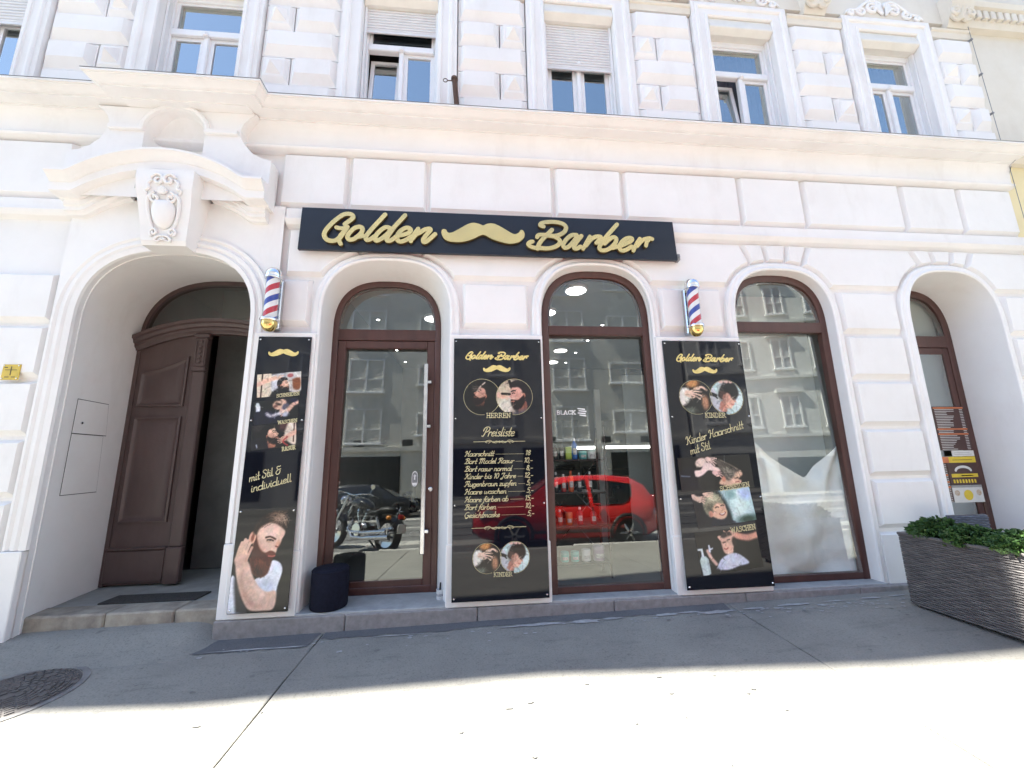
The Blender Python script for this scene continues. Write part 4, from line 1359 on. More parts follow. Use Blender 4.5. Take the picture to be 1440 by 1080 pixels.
def text(mb, s, font, x, z, size, w, y, width=None, shear=0.0, rot=0.0, mi=0):
    """set a line of lettering; width squeezes it to a measured length"""
    adv = sum(font[c][0] for c in s)
    kx = (width / (adv * size)) if width else 1.0
    cx = 0; k = 0
    cr, sr = math.cos(rot), math.sin(rot)
    for c in s:
        a, st = font[c]
        for q in st:
            pts = [((cx + px + shear * pz) * size * kx, pz * size) for px, pz in q]
            pts = [(x + px * cr - pz * sr, z + px * sr + pz * cr) for px, pz in pts]
            ribbon(mb, pts, w, y - .00012 * (k % 7), ramp=.0003, k=3, smooth=font is SCRIPT, mi=mi)
            k += 1
        cx += a
    return adv * size * kx
SIGN_LETTERS = [
 ('G', [[(-1.375, 3.974), (-1.332, 4.013), (-1.299, 4.048), (-1.301, 4.077), (-1.327, 4.094), (-1.359, 4.095), (-1.4, 4.083), (-1.452, 4.039), (-1.507, 3.979), (-1.553, 3.915), (-1.576, 3.863), (-1.571, 3.817), (-1.544, 3.787), (-1.503, 3.774), (-1.463, 3.78), (-1.428, 3.807), (-1.404, 3.849), (-1.379, 3.886), (-1.35, 3.929)], [(-1.459, 3.932), (-1.422, 3.923), (-1.381, 3.927), (-1.346, 3.942)], [(-1.37, 3.892), (-1.403, 3.829), (-1.423, 3.787), (-1.404, 3.742)]]),
 ('o', [[(-1.228, 3.949), (-1.272, 3.932), (-1.307, 3.894), (-1.336, 3.847), (-1.336, 3.811), (-1.31, 3.794), (-1.266, 3.808), (-1.222, 3.851), (-1.193, 3.893), (-1.195, 3.935), (-1.228, 3.949)], [(-1.249, 3.829), (-1.212, 3.833), (-1.172, 3.843)]]),
 ('l', [[(-0.965, 4.105), (-1.011, 4.042), (-1.072, 3.961), (-1.124, 3.886), (-1.151, 3.833), (-1.142, 3.8), (-1.11, 3.804), (-1.066, 3.841)]]),
 ('d', [[(-0.9, 3.942), (-0.947, 3.955), (-0.996, 3.922), (-1.04, 3.868), (-1.056, 3.821), (-1.041, 3.793), (-1.005, 3.808), (-0.961, 3.845), (-0.917, 3.894), (-0.895, 3.937)], [(-0.754, 4.104), (-0.805, 4.035), (-0.859, 3.964), (-0.902, 3.889), (-0.933, 3.831), (-0.931, 3.8), (-0.903, 3.796), (-0.867, 3.82), (-0.836, 3.85)]]),
 ('e', [[(-0.818, 3.861), (-0.763, 3.874), (-0.712, 3.897), (-0.689, 3.929), (-0.709, 3.955), (-0.746, 3.953), (-0.792, 3.92), (-0.823, 3.872), (-0.828, 3.825), (-0.811, 3.797), (-0.774, 3.795), (-0.724, 3.821), (-0.683, 3.856)]]),
 ('n', [[(-0.61, 3.951), (-0.646, 3.894), (-0.682, 3.825), (-0.683, 3.799)], [(-0.672, 3.825), (-0.632, 3.879), (-0.586, 3.907), (-0.544, 3.94), (-0.492, 3.955), (-0.482, 3.935), (-0.519, 3.883), (-0.551, 3.83), (-0.55, 3.798), (-0.522, 3.799), (-0.476, 3.843), (-0.43, 3.892)]]),
 ('B', [[(0.76, 4.033), (0.728, 4.043), (0.729, 4.065), (0.767, 4.083), (0.848, 4.094), (0.928, 4.09), (0.988, 4.07), (1.015, 4.033), (1.0, 3.986), (0.958, 3.949), (0.892, 3.924), (0.821, 3.924)], [(0.801, 3.923), (0.871, 3.915), (0.92, 3.89), (0.939, 3.858), (0.917, 3.814), (0.856, 3.78), (0.786, 3.767), (0.727, 3.768), (0.667, 3.768), (0.613, 3.782), (0.584, 3.808), (0.6, 3.833), (0.63, 3.844)], [(0.854, 3.996), (0.802, 3.94), (0.745, 3.878), (0.703, 3.818), (0.684, 3.758)], [(0.683, 3.897), (0.694, 3.922), (0.737, 3.932), (0.792, 3.929)]]),
 ('a', [[(1.13, 3.944), (1.079, 3.94), (1.026, 3.9), (0.984, 3.844), (0.974, 3.803), (0.996, 3.78), (1.042, 3.803), (1.095, 3.864), (1.139, 3.926)], [(1.185, 3.933), (1.136, 3.871), (1.101, 3.816), (1.096, 3.78), (1.126, 3.776), (1.168, 3.802)]]),
 ('r', [[(1.283, 3.931), (1.242, 3.86), (1.197, 3.776)], [(1.233, 3.82), (1.287, 3.888), (1.352, 3.931), (1.408, 3.929), (1.394, 3.899), (1.353, 3.854)]]),
 ('b', [[(1.608, 4.093), (1.533, 4.008), (1.464, 3.925), (1.406, 3.846), (1.384, 3.792), (1.41, 3.766), (1.467, 3.772), (1.526, 3.81), (1.577, 3.872), (1.584, 3.919), (1.55, 3.931), (1.5, 3.899), (1.447, 3.847)], [(1.531, 3.797), (1.582, 3.812), (1.622, 3.834)]]),
 ('e', [[(1.628, 3.827), (1.686, 3.853), (1.756, 3.892), (1.771, 3.923), (1.73, 3.931), (1.671, 3.899), (1.629, 3.847), (1.616, 3.8), (1.642, 3.771), (1.694, 3.783), (1.76, 3.825)]]),
 ('r', [[(1.864, 3.926), (1.82, 3.861), (1.775, 3.772)], [(1.824, 3.834), (1.867, 3.883), (1.914, 3.918), (1.973, 3.934), (2.008, 3.925)], [(1.965, 3.913), (1.94, 3.879), (1.927, 3.838)]]),
]
MOUSTACHE = [(-0.342, 3.957), (-0.362, 3.937), (-0.358, 3.891), (-0.33, 3.839), (-0.268, 3.811), (-0.178, 3.807), (-0.096, 3.821), (-0.005, 3.859), (0.089, 3.905), (0.183, 3.858), (0.288, 3.824), (0.379, 3.808), (0.472, 3.827), (0.53, 3.879), (0.545, 3.926), (0.532, 3.969), (0.503, 3.979), (0.481, 3.947), (0.438, 3.926), (0.389, 3.943), (0.319, 3.987), (0.241, 4.031), (0.185, 4.046), (0.128, 4.038), (0.089, 4.017), (0.044, 4.034), (-0.019, 4.045), (-0.082, 4.025), (-0.145, 3.984), (-0.207, 3.943), (-0.255, 3.918), (-0.293, 3.917), (-0.314, 3.95)]
# ------------------------------------------------------------------ the shop sign with raised gold letters
sign = thing('shop_sign', 'long black fascia sign with raised gold script Golden Barber and a moustache', 'sign', (.235, -.06, 3.71))
mb = MB()
# a box that is a touch taller at its left, as hung
def sgz(x, top): return (4.172 if top else 3.692) + (0.0)
SY = 1.0101                                  # the panel stands 8 cm off the wall
sg = lambda x, z: (x * SY, 1.5 + (z - 1.5) * SY)
(xa_, za_), (xb_, zb_), (xc_, zc_), (xd_, zd_) = sg(-1.845, 3.688), sg(2.305, 3.690), sg(2.290, 4.172), sg(-1.835, 4.172)
mb.hexa([(xa_, -.08, za_), (xb_, -.08, zb_), (xb_, -.045, zb_), (xa_, -.045, za_), (xd_, -.08, zd_), (xc_, -.08, zc_), (xc_, -.045, zc_), (xd_, -.045, zd_)])
for x in (-1.5, -.4, .8, 1.9): mb.box(x - .02, x + .02, -.044, WY + .002, 3.85, 4.08)
SIGNM = pm('blue_black_panel', (.012, .016, .026), .32, .15, 2, spec=.45)
obj('sign_box', mb, SIGNM, sign)
mb = MB()
for x in (-1.84, .40, 2.30):
    pass
mb.box(.4115, .4135, -.0812, -.0795, 3.715, 4.196); obj('panel_seam', mb, BLACKMETAL, sign)
mb = MB(); mb.bbox(2.333, 2.372, -.07, .0, 3.72, 3.80, .006); mb.lathe([(.012, 0), (.012, -.012)], (2.352, -.07, 3.76), 10, 'y'); obj('corner_bracket', mb, pm('grey_bracket', (.25, .25, .25), .5, .1, 9), sign)
for k, (ch, strokes) in enumerate(SIGN_LETTERS):
    mb = MB()
    for j, st in enumerate(strokes):
        wdt = .049 if len(st) > 4 else .045
        ribbon(mb, [sg(*p_) for p_ in st], wdt, -.111 - .0006 * j - .0011 * (k % 2), depth=.03, ramp=.0012, mi_side=1, k=5)
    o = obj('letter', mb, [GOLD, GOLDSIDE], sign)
def moustache(mb, pts, y, depth, mi_side=1):
    P = pts
    n = len(P)
    loops = tessellate_polygon([[Vector((x, z, 0)) for x, z in P]])
    o = len(mb.v)
    mb.v += [(x, y, z) for x, z in P]
    for t in loops: mb.f.append(tuple(o + i for i in t)); mb.mi.append(0)
    if depth:
        ob_ = len(mb.v); mb.v += [(x, y + depth, z) for x, z in P]
        for i in range(n):
            j = (i + 1) % n
            mb.f.append((o + i, o + j, ob_ + j, ob_ + i)); mb.mi.append(mi_side)
mb = MB(); moustache(mb, smoothline([sg(*p_) for p_ in MOUSTACHE + [MOUSTACHE[0]]], 3)[:-1], -.113, .032)
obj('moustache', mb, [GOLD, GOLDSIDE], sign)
_mx = [p[0] for p in MOUSTACHE]; _mz = [p[1] for p in MOUSTACHE]
MOU_N = [((x - (min(_mx) + max(_mx)) / 2) / (max(_mx) - min(_mx)), (z - (min(_mz) + max(_mz)) / 2) / (max(_mx) - min(_mx))) for x, z in MOUSTACHE]
# the same word mark, normalised, for the printed boards: 'Golden' then 'Barber'
def wordmark(mb, x, z, width, y, w):
    xs0 = [p[0] for c, ss in SIGN_LETTERS for s_ in ss for p in s_]
    zs0 = [p[1] for c, ss in SIGN_LETTERS for s_ in ss for p in s_]
    gapx = .92                     # the moustache gap is closed up on the boards
    total = max(xs0) - min(xs0) - gapx
    k = width / total
    zb = 3.79
    for i, (ch, ss) in enumerate(SIGN_LETTERS):
        dx = -gapx if i >= 6 else 0
        for j, st in enumerate(ss):
            ribbon(mb, [(x + (px + dx - min(xs0)) * k, z + (pz - zb) * k) for px, pz in st], w, y - .0001 * ((i * 3 + j) % 8), ramp=.0003, k=4)
# ------------------------------------------------------------------ printed photographs on the boards, painted into a colour grid
class Paint:
    """small soft-edged painter; coordinates in metres inside the picture, colours in display values"""
    def __init__(s, w, h, res, bg):
        s.w, s.h = w, h
        s.nx, s.ny = int(w / res) + 1, int(h / res) + 1
        s.X, s.Z = np.meshgrid(np.linspace(0, w, s.nx), np.linspace(0, h, s.ny))
        s.c = np.zeros((s.ny, s.nx, 3)) + np.array(bg)
        s.rs = np.random.RandomState(7)
    def _mix(s, m, colr):
        m = m[..., None]
        s.c = s.c * (1 - m) + np.array(colr) * m
    def ell(s, x, z, rx, rz, colr, rot=0, soft=.12, op=1.0):
        c, q = math.cos(R(rot)), math.sin(R(rot))
        u = ((s.X - x) * c + (s.Z - z) * q) / rx; v = (-(s.X - x) * q + (s.Z - z) * c) / rz
        d = np.sqrt(u * u + v * v)
        s._mix(op * np.clip((1 + soft - d) / (2 * soft), 0, 1), colr)
    def poly(s, pts, colr, soft=.004, op=1.0, smooth=True):
        P = smoothline(list(pts) + [pts[0]], 4)[:-1] if smooth else pts
        d = np.full(s.X.shape, 1e9); ins = np.zeros(s.X.shape, bool)
        n = len(P)
        for i in range(n):
            (x1, z1), (x2, z2) = P[i], P[(i + 1) % n]
            ex, ez = x2 - x1, z2 - z1
            t = np.clip(((s.X - x1) * ex + (s.Z - z1) * ez) / (ex * ex + ez * ez + 1e-12), 0, 1)
            d = np.minimum(d, np.hypot(s.X - x1 - t * ex, s.Z - z1 - t * ez))
            cond = ((z1 > s.Z) != (z2 > s.Z)) & (s.X < (x2 - x1) * (s.Z - z1) / (z2 - z1 + 1e-12) + x1)
            ins ^= cond
        sd = np.where(ins, d, -d)
        s._mix(op * np.clip((sd + soft) / (2 * soft), 0, 1), colr)
    def line(s, pts, w, colr, soft=.003, op=1.0):
        P = smoothline(pts, 4); d = np.full(s.X.shape, 1e9)
        for (x1, z1), (x2, z2) in zip(P[:-1], P[1:]):
            ex, ez = x2 - x1, z2 - z1
            t = np.clip(((s.X - x1) * ex + (s.Z - z1) * ez) / (ex * ex + ez * ez + 1e-12), 0, 1)
            d = np.minimum(d, np.hypot(s.X - x1 - t * ex, s.Z - z1 - t * ez))
        s._mix(op * np.clip((w / 2 - d + soft) / (2 * soft), 0, 1), colr)
    def _cloud(s, cell):
        ny, nx = s.ny // cell + 2, s.nx // cell + 2
        g = s.rs.normal(0, 1, (ny, nx))
        y = np.linspace(0, ny - 1.001, s.ny); x = np.linspace(0, nx - 1.001, s.nx)
        j = y.astype(int)[:, None]; i = x.astype(int)[None, :]; fy = (y % 1)[:, None]; fx = (x % 1)[None, :]
        return (g[j, i] * (1 - fx) + g[j, i + 1] * fx) * (1 - fy) + (g[j + 1, i] * (1 - fx) + g[j + 1, i + 1] * fx) * fy
    def detail(s, n=70):
        # small folds, glints and locks that break up the flat areas
        for i in range(n):
            x, z = s.rs.uniform(.03, s.w - .03), s.rs.uniform(.02, s.h - .02)
            j, k = min(s.ny - 1, int(z / s.h * (s.ny - 1))), min(s.nx - 1, int(x / s.w * (s.nx - 1)))
            base = s.c[j, k]
            f = s.rs.choice((.55, .72, 1.25, 1.45))
            a = s.rs.uniform(0, PI); l_ = s.rs.uniform(.010, .045)
            s.line([(x - l_ * math.cos(a), z - l_ * math.sin(a)), (x, z + .2 * l_), (x + l_ * math.cos(a), z + l_ * math.sin(a))], s.rs.uniform(.004, .010), tuple(np.clip(base * f, 0, 1)), .004, .42)
    def grain(s, a, n=60):
        s.detail(n)
        s.c = np.clip(.5 + (s.c - .5) * 1.12 - .05, 0, 1)
        # uneven tone of a photographic print: broad, middle and fine mottling
        k = 1 + .035 * s._cloud(9) + .03 * s._cloud(4) + .03 * s._cloud(2)
        s.c = s.c * k[..., None] * (1 + .012 * np.stack([s._cloud(7), s._cloud(7), s._cloud(7)], -1))
        s.c = np.clip(s.c + s.rs.normal(0, a, s.c.shape[:2])[..., None], 0, 1)
    def strands(s, x, z, n, ln, ang, spread, colr, w=.003, op=.5, bend=.3):
        for i in range(n):
            a = R(ang + s.rs.uniform(-spread, spread)); l_ = ln * s.rs.uniform(.5, 1)
            px, pz = x + s.rs.normal(0, ln * .3), z + s.rs.normal(0, ln * .2)
            b = s.rs.uniform(-bend, bend)
            s.line([(px, pz), (px + l_ * .5 * math.cos(a), pz + l_ * .5 * math.sin(a)), (px + l_ * math.cos(a + b), pz + l_ * math.sin(a + b))], w, colr, .002, op)
    def build(s, name, parent, place, y, mask=None):
        """place(u, v) -> board x, z"""
        vs = []; fs = []; cols = []; idx = -np.ones((s.ny, s.nx), int)
        lin = np.where(s.c <= .04045, s.c / 12.92, ((s.c + .055) / 1.055) ** 2.4)
        for j in range(s.ny):
            for i in range(s.nx):
                u, v = s.X[j, i], s.Z[j, i]
                x, z = place(u, v)
                vs.append((x, y, z)); cols.append(tuple(lin[j, i]) + (1,))
        for j in range(s.ny - 1):
            for i in range(s.nx - 1):
                if mask is not None and not mask((s.X[j, i] + s.X[j, i + 1]) / 2, (s.Z[j, i] + s.Z[j + 1, i]) / 2): continue
                a = j * s.nx + i
                fs.append((a, a + 1, a + s.nx + 1, a + s.nx))
        mb = MB(); mb.add(vs, fs)
        return obj(name, mb, vcol('photo_print'), parent, cols=cols)
def tilted(x0, z0, deg):
    c, q = math.cos(R(deg)), math.sin(R(deg))
    return lambda u, v: (x0 + u * c - v * q, z0 + u * q + v * c)
SK, SKD, SKR = (.86, .70, .62), (.62, .44, .37), (.78, .54, .46)
BLK = (.06, .06, .075)

def hand(p, x, z, ang, s_, colr=SK, dark=SKD):
    """hand seen from the side: palm, four fingers, thumb"""
    a = R(ang)
    f = lambda u, v: (x + s_ * (u * math.cos(a) - v * math.sin(a)), z + s_ * (u * math.sin(a) + v * math.cos(a)))
    p.ell(*f(.0, 0), .5 * s_, .34 * s_, colr, ang, .15)
    for k, (v0, l_, b) in enumerate(((.24, .95, .16), (.08, 1.08, .04), (-.10, 1.0, -.10), (-.25, .78, -.22))):
        p.line([f(.3, v0), f(.3 + .5 * l_, v0 + b * .6), f(.35 + l_, v0 + b * 1.6 - .15)], .155 * s_, colr, .02 * s_)
        if k: p.line([f(.35, v0 + .085), f(.3 + .5 * l_, v0 + b * .6 + .085)], .02 * s_, dark, .02 * s_, .6)
    p.line([f(-.1, -.28), f(.25, -.5), f(.55, -.48)], .17 * s_, colr, .02 * s_)

def head_profile(p, x, z, s_, face=1, tilt=0, hair=(.12, .09, .08), beard=None, skin=SK, dark=SKD):
    """head in three-quarter profile, height about 2.3*s_, facing +x when face=1"""
    a = R(tilt)
    f = lambda u, v: (x + s_ * (face * u * math.cos(a) - v * math.sin(a)), z + s_ * (face * u * math.sin(a) + v * math.cos(a)))
    P = lambda L: [f(u, v) for u, v in L]
    p.poly(P([(-.5, -1.3), (-.45, -.5), (.25, -.75), (.2, -1.4)]), dark, .05 * s_)                     # neck
    p.poly(P([(-.75, .3), (-.6, .85), (-.05, 1.08), (.5, .9), (.72, .45), (.74, .2), (.92, -.08), (.76, -.18), (.80, -.36), (.72, -.5), (.70, -.75), (.42, -.95), (.0, -.78), (-.4, -.4)]), skin, .03 * s_)
    p.ell(*f(.05, -.25), .35 * s_, .42 * s_, dark, tilt, .6, .35)
    p.poly(P([(-.85, -.2), (-.92, .45), (-.6, 1.1), (.05, 1.32), (.62, 1.15), (.80, .78), (.55, .72), (.1, .72), (-.18, .45), (-.28, .05), (-.45, -.35)]), hair, .05 * s_)
    p.ell(*f(-.32, -.02), .13 * s_, .22 * s_, SKR, tilt, .2); p.ell(*f(-.31, -.03), .06 * s_, .12 * s_, dark, tilt, .3)
    p.line(P([(.34, .42), (.52, .46), (.68, .38)]), .09 * s_, tuple(c * .6 for c in hair), .03 * s_)
    p.line(P([(.42, .22), (.54, .26), (.64, .2)]), .07 * s_, (.15, .10, .09), .03 * s_)
    p.line(P([(.66, .1), (.78, -.06), (.68, -.12)]), .04 * s_, dark, .03 * s_, .7)
    if beard:
        p.poly(P([(-.34, .0), (-.16, -.1), (.15, -.35), (.5, -.32), (.78, -.27), (.80, -.45), (.78, -.75), (.55, -1.12), (.1, -1.12), (-.25, -.75), (-.4, -.35)]), beard, .05 * s_)
        p.line(P([(.50, -.44), (.64, -.43), (.76, -.45)]), .07 * s_, SKR, .02 * s_)
    else:
        p.line(P([(.46, -.45), (.60, -.42), (.72, -.46)]), .06 * s_, (.66, .34, .32), .02 * s_)

def pic_man():
    """bearded man, hand at the back of his head (board beside the entrance); 0.50 x 0.84 m"""
    p = Paint(.505, .86, .0052, (.085, .085, .085))
    for k in range(9):                                   # timber wall behind him
        z = .05 + .1 * k
        p.line([(0, z), (.25, z + .012), (.51, z + .02)], .06, (.17 + .03 * (k % 3), .16 + .03 * (k % 3), .15 + .03 * (k % 2)), .02, .55)
        p.line([(0, z + .04), (.51, z + .055)], .006, (.05, .05, .05), .003, .8)
    p.poly([(-.01, .86), (.51, .86), (.51, .80), (.3, .77), (.1, .80), (-.01, .77)], BLK, .03)
    W, Wd = (.90, .91, .94), (.70, .73, .79)
    p.poly([(.0, .0), (.0, .30), (.06, .25), (.10, .12), (.16, .0)], W, .006)
    p.poly([(.19, .26), (.28, .33), (.33, .42), (.385, .415), (.42, .38), (.43, .32), (.40, .20), (.38, .08), (.30, .10), (.22, .20)], W, .006)
    p.poly([(.22, .22), (.30, .28), (.37, .24), (.39, .14), (.34, .10), (.26, .14)], Wd, .03, .55)
    # neck, face
    p.poly([(.14, .45), (.18, .32), (.28, .30), (.31, .45)], SKD, .01)
    p.poly([(.15, .60), (.17, .70), (.24, .755), (.34, .755), (.415, .69), (.425, .65), (.405, .605), (.395, .575), (.372, .54), (.366, .50), (.352, .476), (.335, .478), (.30, .47), (.22, .48), (.17, .52)], (.88, .74, .67), .006)
    p.poly([(.17, .66), (.21, .56), (.25, .52), (.23, .49), (.18, .53)], SKD, .03, .6)
    p.ell(.30, .66, .07, .045, (.95, .84, .78), 10, .5, .6)
    p.poly([(.375, .60), (.395, .565), (.372, .53), (.35, .535), (.355, .57)], (.80, .60, .52), .008, .7)
    # beard and moustache
    p.poly([(.175, .66), (.19, .60), (.215, .535), (.25, .50), (.29, .49), (.33, .495), (.352, .48), (.352, .455), (.335, .43), (.32, .36), (.30, .31), (.255, .285), (.205, .30), (.165, .36), (.148, .44), (.155, .54)], (.34, .19, .15), .008)
    p.strands(.23, .42, 60, .09, -70, 25, (.50, .29, .22), .004, .5)
    p.strands(.21, .38, 40, .09, -75, 25, (.20, .11, .09), .004, .5)
    p.poly([(.27, .485), (.31, .508), (.352, .492), (.36, .468), (.33, .462), (.29, .465)], (.42, .22, .17), .005)
    p.line([(.30, .463), (.33, .459), (.352, .462)], .011, (.72, .42, .38), .003)
    # ear, eye, brow
    p.ell(.145, .625, .030, .055, (.86, .68, .60), -8, .12); p.ell(.148, .625, .014, .034, (.55, .36, .30), -8, .3)
    p.line([(.262, .622), (.30, .628), (.345, .606)], .015, (.28, .18, .14), .004)
    p.line([(.275, .60), (.305, .602), (.328, .592)], .012, (.20, .13, .12), .004); p.ell(.303, .597, .009, .006, (.10, .09, .10))
    p.line([(.27, .586), (.31, .583)], .006, SKD, .004, .6)
    p.line([(.352, .545), (.37, .538)], .01, (.45, .25, .22), .003)
    # swept-back hair
    p.poly([(.145, .67), (.16, .735), (.21, .80), (.29, .845), (.37, .84), (.43, .79), (.445, .73), (.43, .685), (.40, .70), (.33, .745), (.26, .745), (.20, .70), (.175, .65)], (.24, .18, .15), .01)
    p.strands(.31, .79, 60, .12, 20, 35, (.52, .43, .37), .004, .55, .8)
    p.strands(.36, .80, 25, .10, -25, 25, (.72, .62, .55), .004, .5, .8)
    p.strands(.22, .74, 40, .08, 60, 30, (.14, .10, .09), .004, .5)
    # raised arm and the hand at the nape
    p.poly([(.07, .0), (.20, .0), (.14, .18), (.05, .30), (.03, .24)], (.12, .12, .13), .015, .85)
    p.poly([(.02, .44), (.035, .33), (.075, .20), (.125, .09), (.185, .02), (.30, .01), (.38, .02), (.40, .10), (.385, .17), (.31, .165), (.235, .22), (.175, .32), (.145, .40), (.10, .45)], (.86, .73, .66), .008)
    p.poly([(.09, .34), (.13, .20), (.20, .10), (.27, .05), (.20, .03), (.12, .12), (.07, .24)], (.70, .54, .48), .02, .55)
    p.line([(.16, .30), (.22, .20), (.29, .14)], .022, (.95, .84, .78), .015, .6)
    for k, (x1, z1, x2, z2) in enumerate(((.03, .44, .062, .585), (.052, .45, .088, .61), (.078, .46, .108, .60), (.102, .45, .128, .575))):
        p.line([(x1, z1), ((x1 + x2) / 2 - .006, (z1 + z2) / 2), (x2, z2)], .027, (.86, .72, .65), .004)
        p.line([(x1 + .014, z1), ((x1 + x2) / 2 + .008, (z1 + z2) / 2), (x2 + .013, z2 - .01)], .004, SKD, .003, .7)
    p.ell(.065, .44, .055, .05, (.85, .71, .64), 30, .25)
    p.line([(.11, .43), (.135, .50), (.15, .54)], .024, (.82, .66, .59), .004)
    p.grain(.012, 0)
    return p
def pic_cut():       # barber cutting, light waistcoat on the left
    p = Paint(.412, .232, .0052, (.13, .12, .13))
    p.poly([(.26, .24), (.42, .24), (.42, .05), (.30, .04)], (.78, .76, .74), .01)
    p.poly([(.33, .16), (.40, .17), (.40, .06), (.34, .06)], (.55, .34, .22), .008); p.ell(.31, .20, .03, .02, (.70, .42, .42))
    p.poly([(.0, .0), (.0, .235), (.13, .235), (.15, .12), (.125, .0)], (.86, .80, .72), .008)
    p.line([(.05, .23), (.035, .0)], .014, (.25, .15, .12)); p.line([(.145, .23), (.14, .1)], .016, (.30, .24, .22))
    p.poly([(.14, .22), (.26, .225), (.25, .15), (.17, .06), (.13, .06)], (.82, .82, .84), .01)
    p.line([(.0, .125), (.08, .16), (.17, .185)], .042, SK, .008)
    hand(p, .18, .185, 15, .05)
    head_profile(p, .245, .105, .062, 1, 8, (.14, .11, .11), (.20, .14, .13))
    p.poly([(.12, .0), (.16, .055), (.26, .06), (.32, .0)], BLK, .01)
    p.line([(.19, .20), (.25, .225)], .008, (.75, .75, .78)); p.grain(.02)
    return p
def pic_wash():
    p = Paint(.412, .232, .0052, (.055, .055, .07))
    p.poly([(.0, .0), (.0, .12), (.10, .14), (.22, .10), (.26, .0)], (.10, .10, .19), .015)
    p.poly([(.02, .13), (.02, .21), (.05, .21), (.06, .14)], (.80, .82, .84), .006)
    p.ell(.24, .17, .07, .045, (.84, .70, .62), -20, .15); p.ell(.225, .185, .03, .012, (.30, .22, .2), -20, .4); p.ell(.20, .165, .02, .014, (.45, .30, .27), 0, .4)
    p.ell(.295, .145, .035, .05, (.36, .36, .42), -20, .3)
    p.line([(.41, .19), (.36, .165), (.31, .11)], .04, SK, .008); hand(p, .30, .10, 200, .045)
    p.line([(.12, .10), (.16, .075), (.24, .095)], .03, (.82, .80, .82), .01)
    p.ell(.29, .08, .03, .025, (.75, .76, .82), 0, .4); p.ell(.26, .11, .025, .02, (.82, .70, .66), 0, .3)
    p.line([(.26, .225), (.29, .20)], .03, SK, .01); p.ell(.36, .21, .05, .02, (.10, .10, .22), 0, .4); p.grain(.02)
    return p
def pic_shave():
    p = Paint(.412, .236, .0052, (.07, .065, .07))
    p.ell(.30, .21, .06, .05, (.34, .22, .22), 0, .5); p.ell(.07, .21, .07, .04, (.22, .20, .20), 0, .5)
    p.poly([(.34, .24), (.41, .24), (.41, .03), (.35, .04), (.30, .12)], (.86, .80, .74), .01); p.line([(.395, .24), (.385, .05)], .012, (.30, .18, .15))
    p.poly([(.0, .0), (.0, .09), (.08, .12), (.16, .06), (.22, .0)], (.06, .07, .15), .01)
    head_profile(p, .175, .125, .084, 1, 14, (.10, .085, .085), (.13, .10, .10))
    p.line([(.41, .14), (.36, .12), (.31, .085)], .045, SK, .008); hand(p, .31, .085, 205, .05)
    p.line([(.33, .10), (.29, .06), (.33, .02)], .014, (.70, .30, .30), .004); p.line([(.05, .05), (.055, .02)], .01, (.75, .78, .82)); p.grain(.02)
    return p
def circ_profile(dark=True):     # man looking down, dark
    p = Paint(.372, .372, .0052, (.035, .035, .045))
    head_profile(p, .19, .20, .10, -1, -22, (.13, .115, .11), (.16, .09, .08), (.80, .62, .55), (.50, .33, .28))
    p.line([(.215, .335), (.165, .29), (.14, .245)], .012, (.88, .82, .76), .006)
    p.strands(.14, .27, 30, .07, 160, 30, (.42, .37, .34), .004, .6)
    p.poly([(.0, .0), (.37, .0), (.34, .10), (.27, .17), (.20, .10), (.10, .09), (.05, .04)], (.03, .035, .035), .015); p.grain(.012)
    return p
def circ_trim():                 # bearded man with clippers at his face
    p = Paint(.375, .375, .0052, (.55, .50, .46))
    p.poly([(.0, .0), (.0, .375), (.16, .375), (.17, .2), (.12, .0)], (.76, .70, .62), .02); p.ell(.09, .09, .09, .08, (.82, .80, .74), 20, .4)
    p.line([(.13, .375), (.165, .27)], .028, (.09, .08, .08)); p.poly([(.25, .375), (.375, .375), (.375, .0), (.20, .0), (.26, .18)], (.12, .12, .17), .02)
    head_profile(p, .245, .20, .125, -1, 4, (.16, .13, .14), (.14, .085, .085), (.85, .66, .60), (.60, .40, .35))
    p.line([(.0, .21), (.06, .20)], .06, (.84, .70, .64), .01); hand(p, .045, .20, 5, .06); p.line([(.06, .22), (.14, .215)], .024, (.07, .06, .07))
    p.poly([(.16, .0), (.22, .04), (.33, .06), (.375, .02), (.375, 0)], (.33, .34, .37), .02, .8); p.grain(.012)
    return p
def circ_kid_hands():            # hands in a child's dark hair
    p = Paint(.27, .275, .0046, (.05, .045, .04))
    p.ell(.12, .245, .055, .035, (.72, .52, .34), 10, .4); p.ell(.16, .09, .085, .10, (.08, .07, .065), 0, .3)
    p.poly([(.0, .06), (.0, .18), (.07, .21), (.10, .15), (.06, .08)], (.86, .84, .80), .01)
    hand(p, .08, .165, 6, .075, (.88, .76, .68)); p.line([(.13, .20), (.19, .215), (.23, .19)], .018, (.88, .76, .68), .004)
    p.ell(.21, .09, .03, .06, (.66, .50, .40), 0, .4); p.ell(.07, .03, .06, .025, (.42, .44, .40), 0, .5); p.grain(.014)
    return p
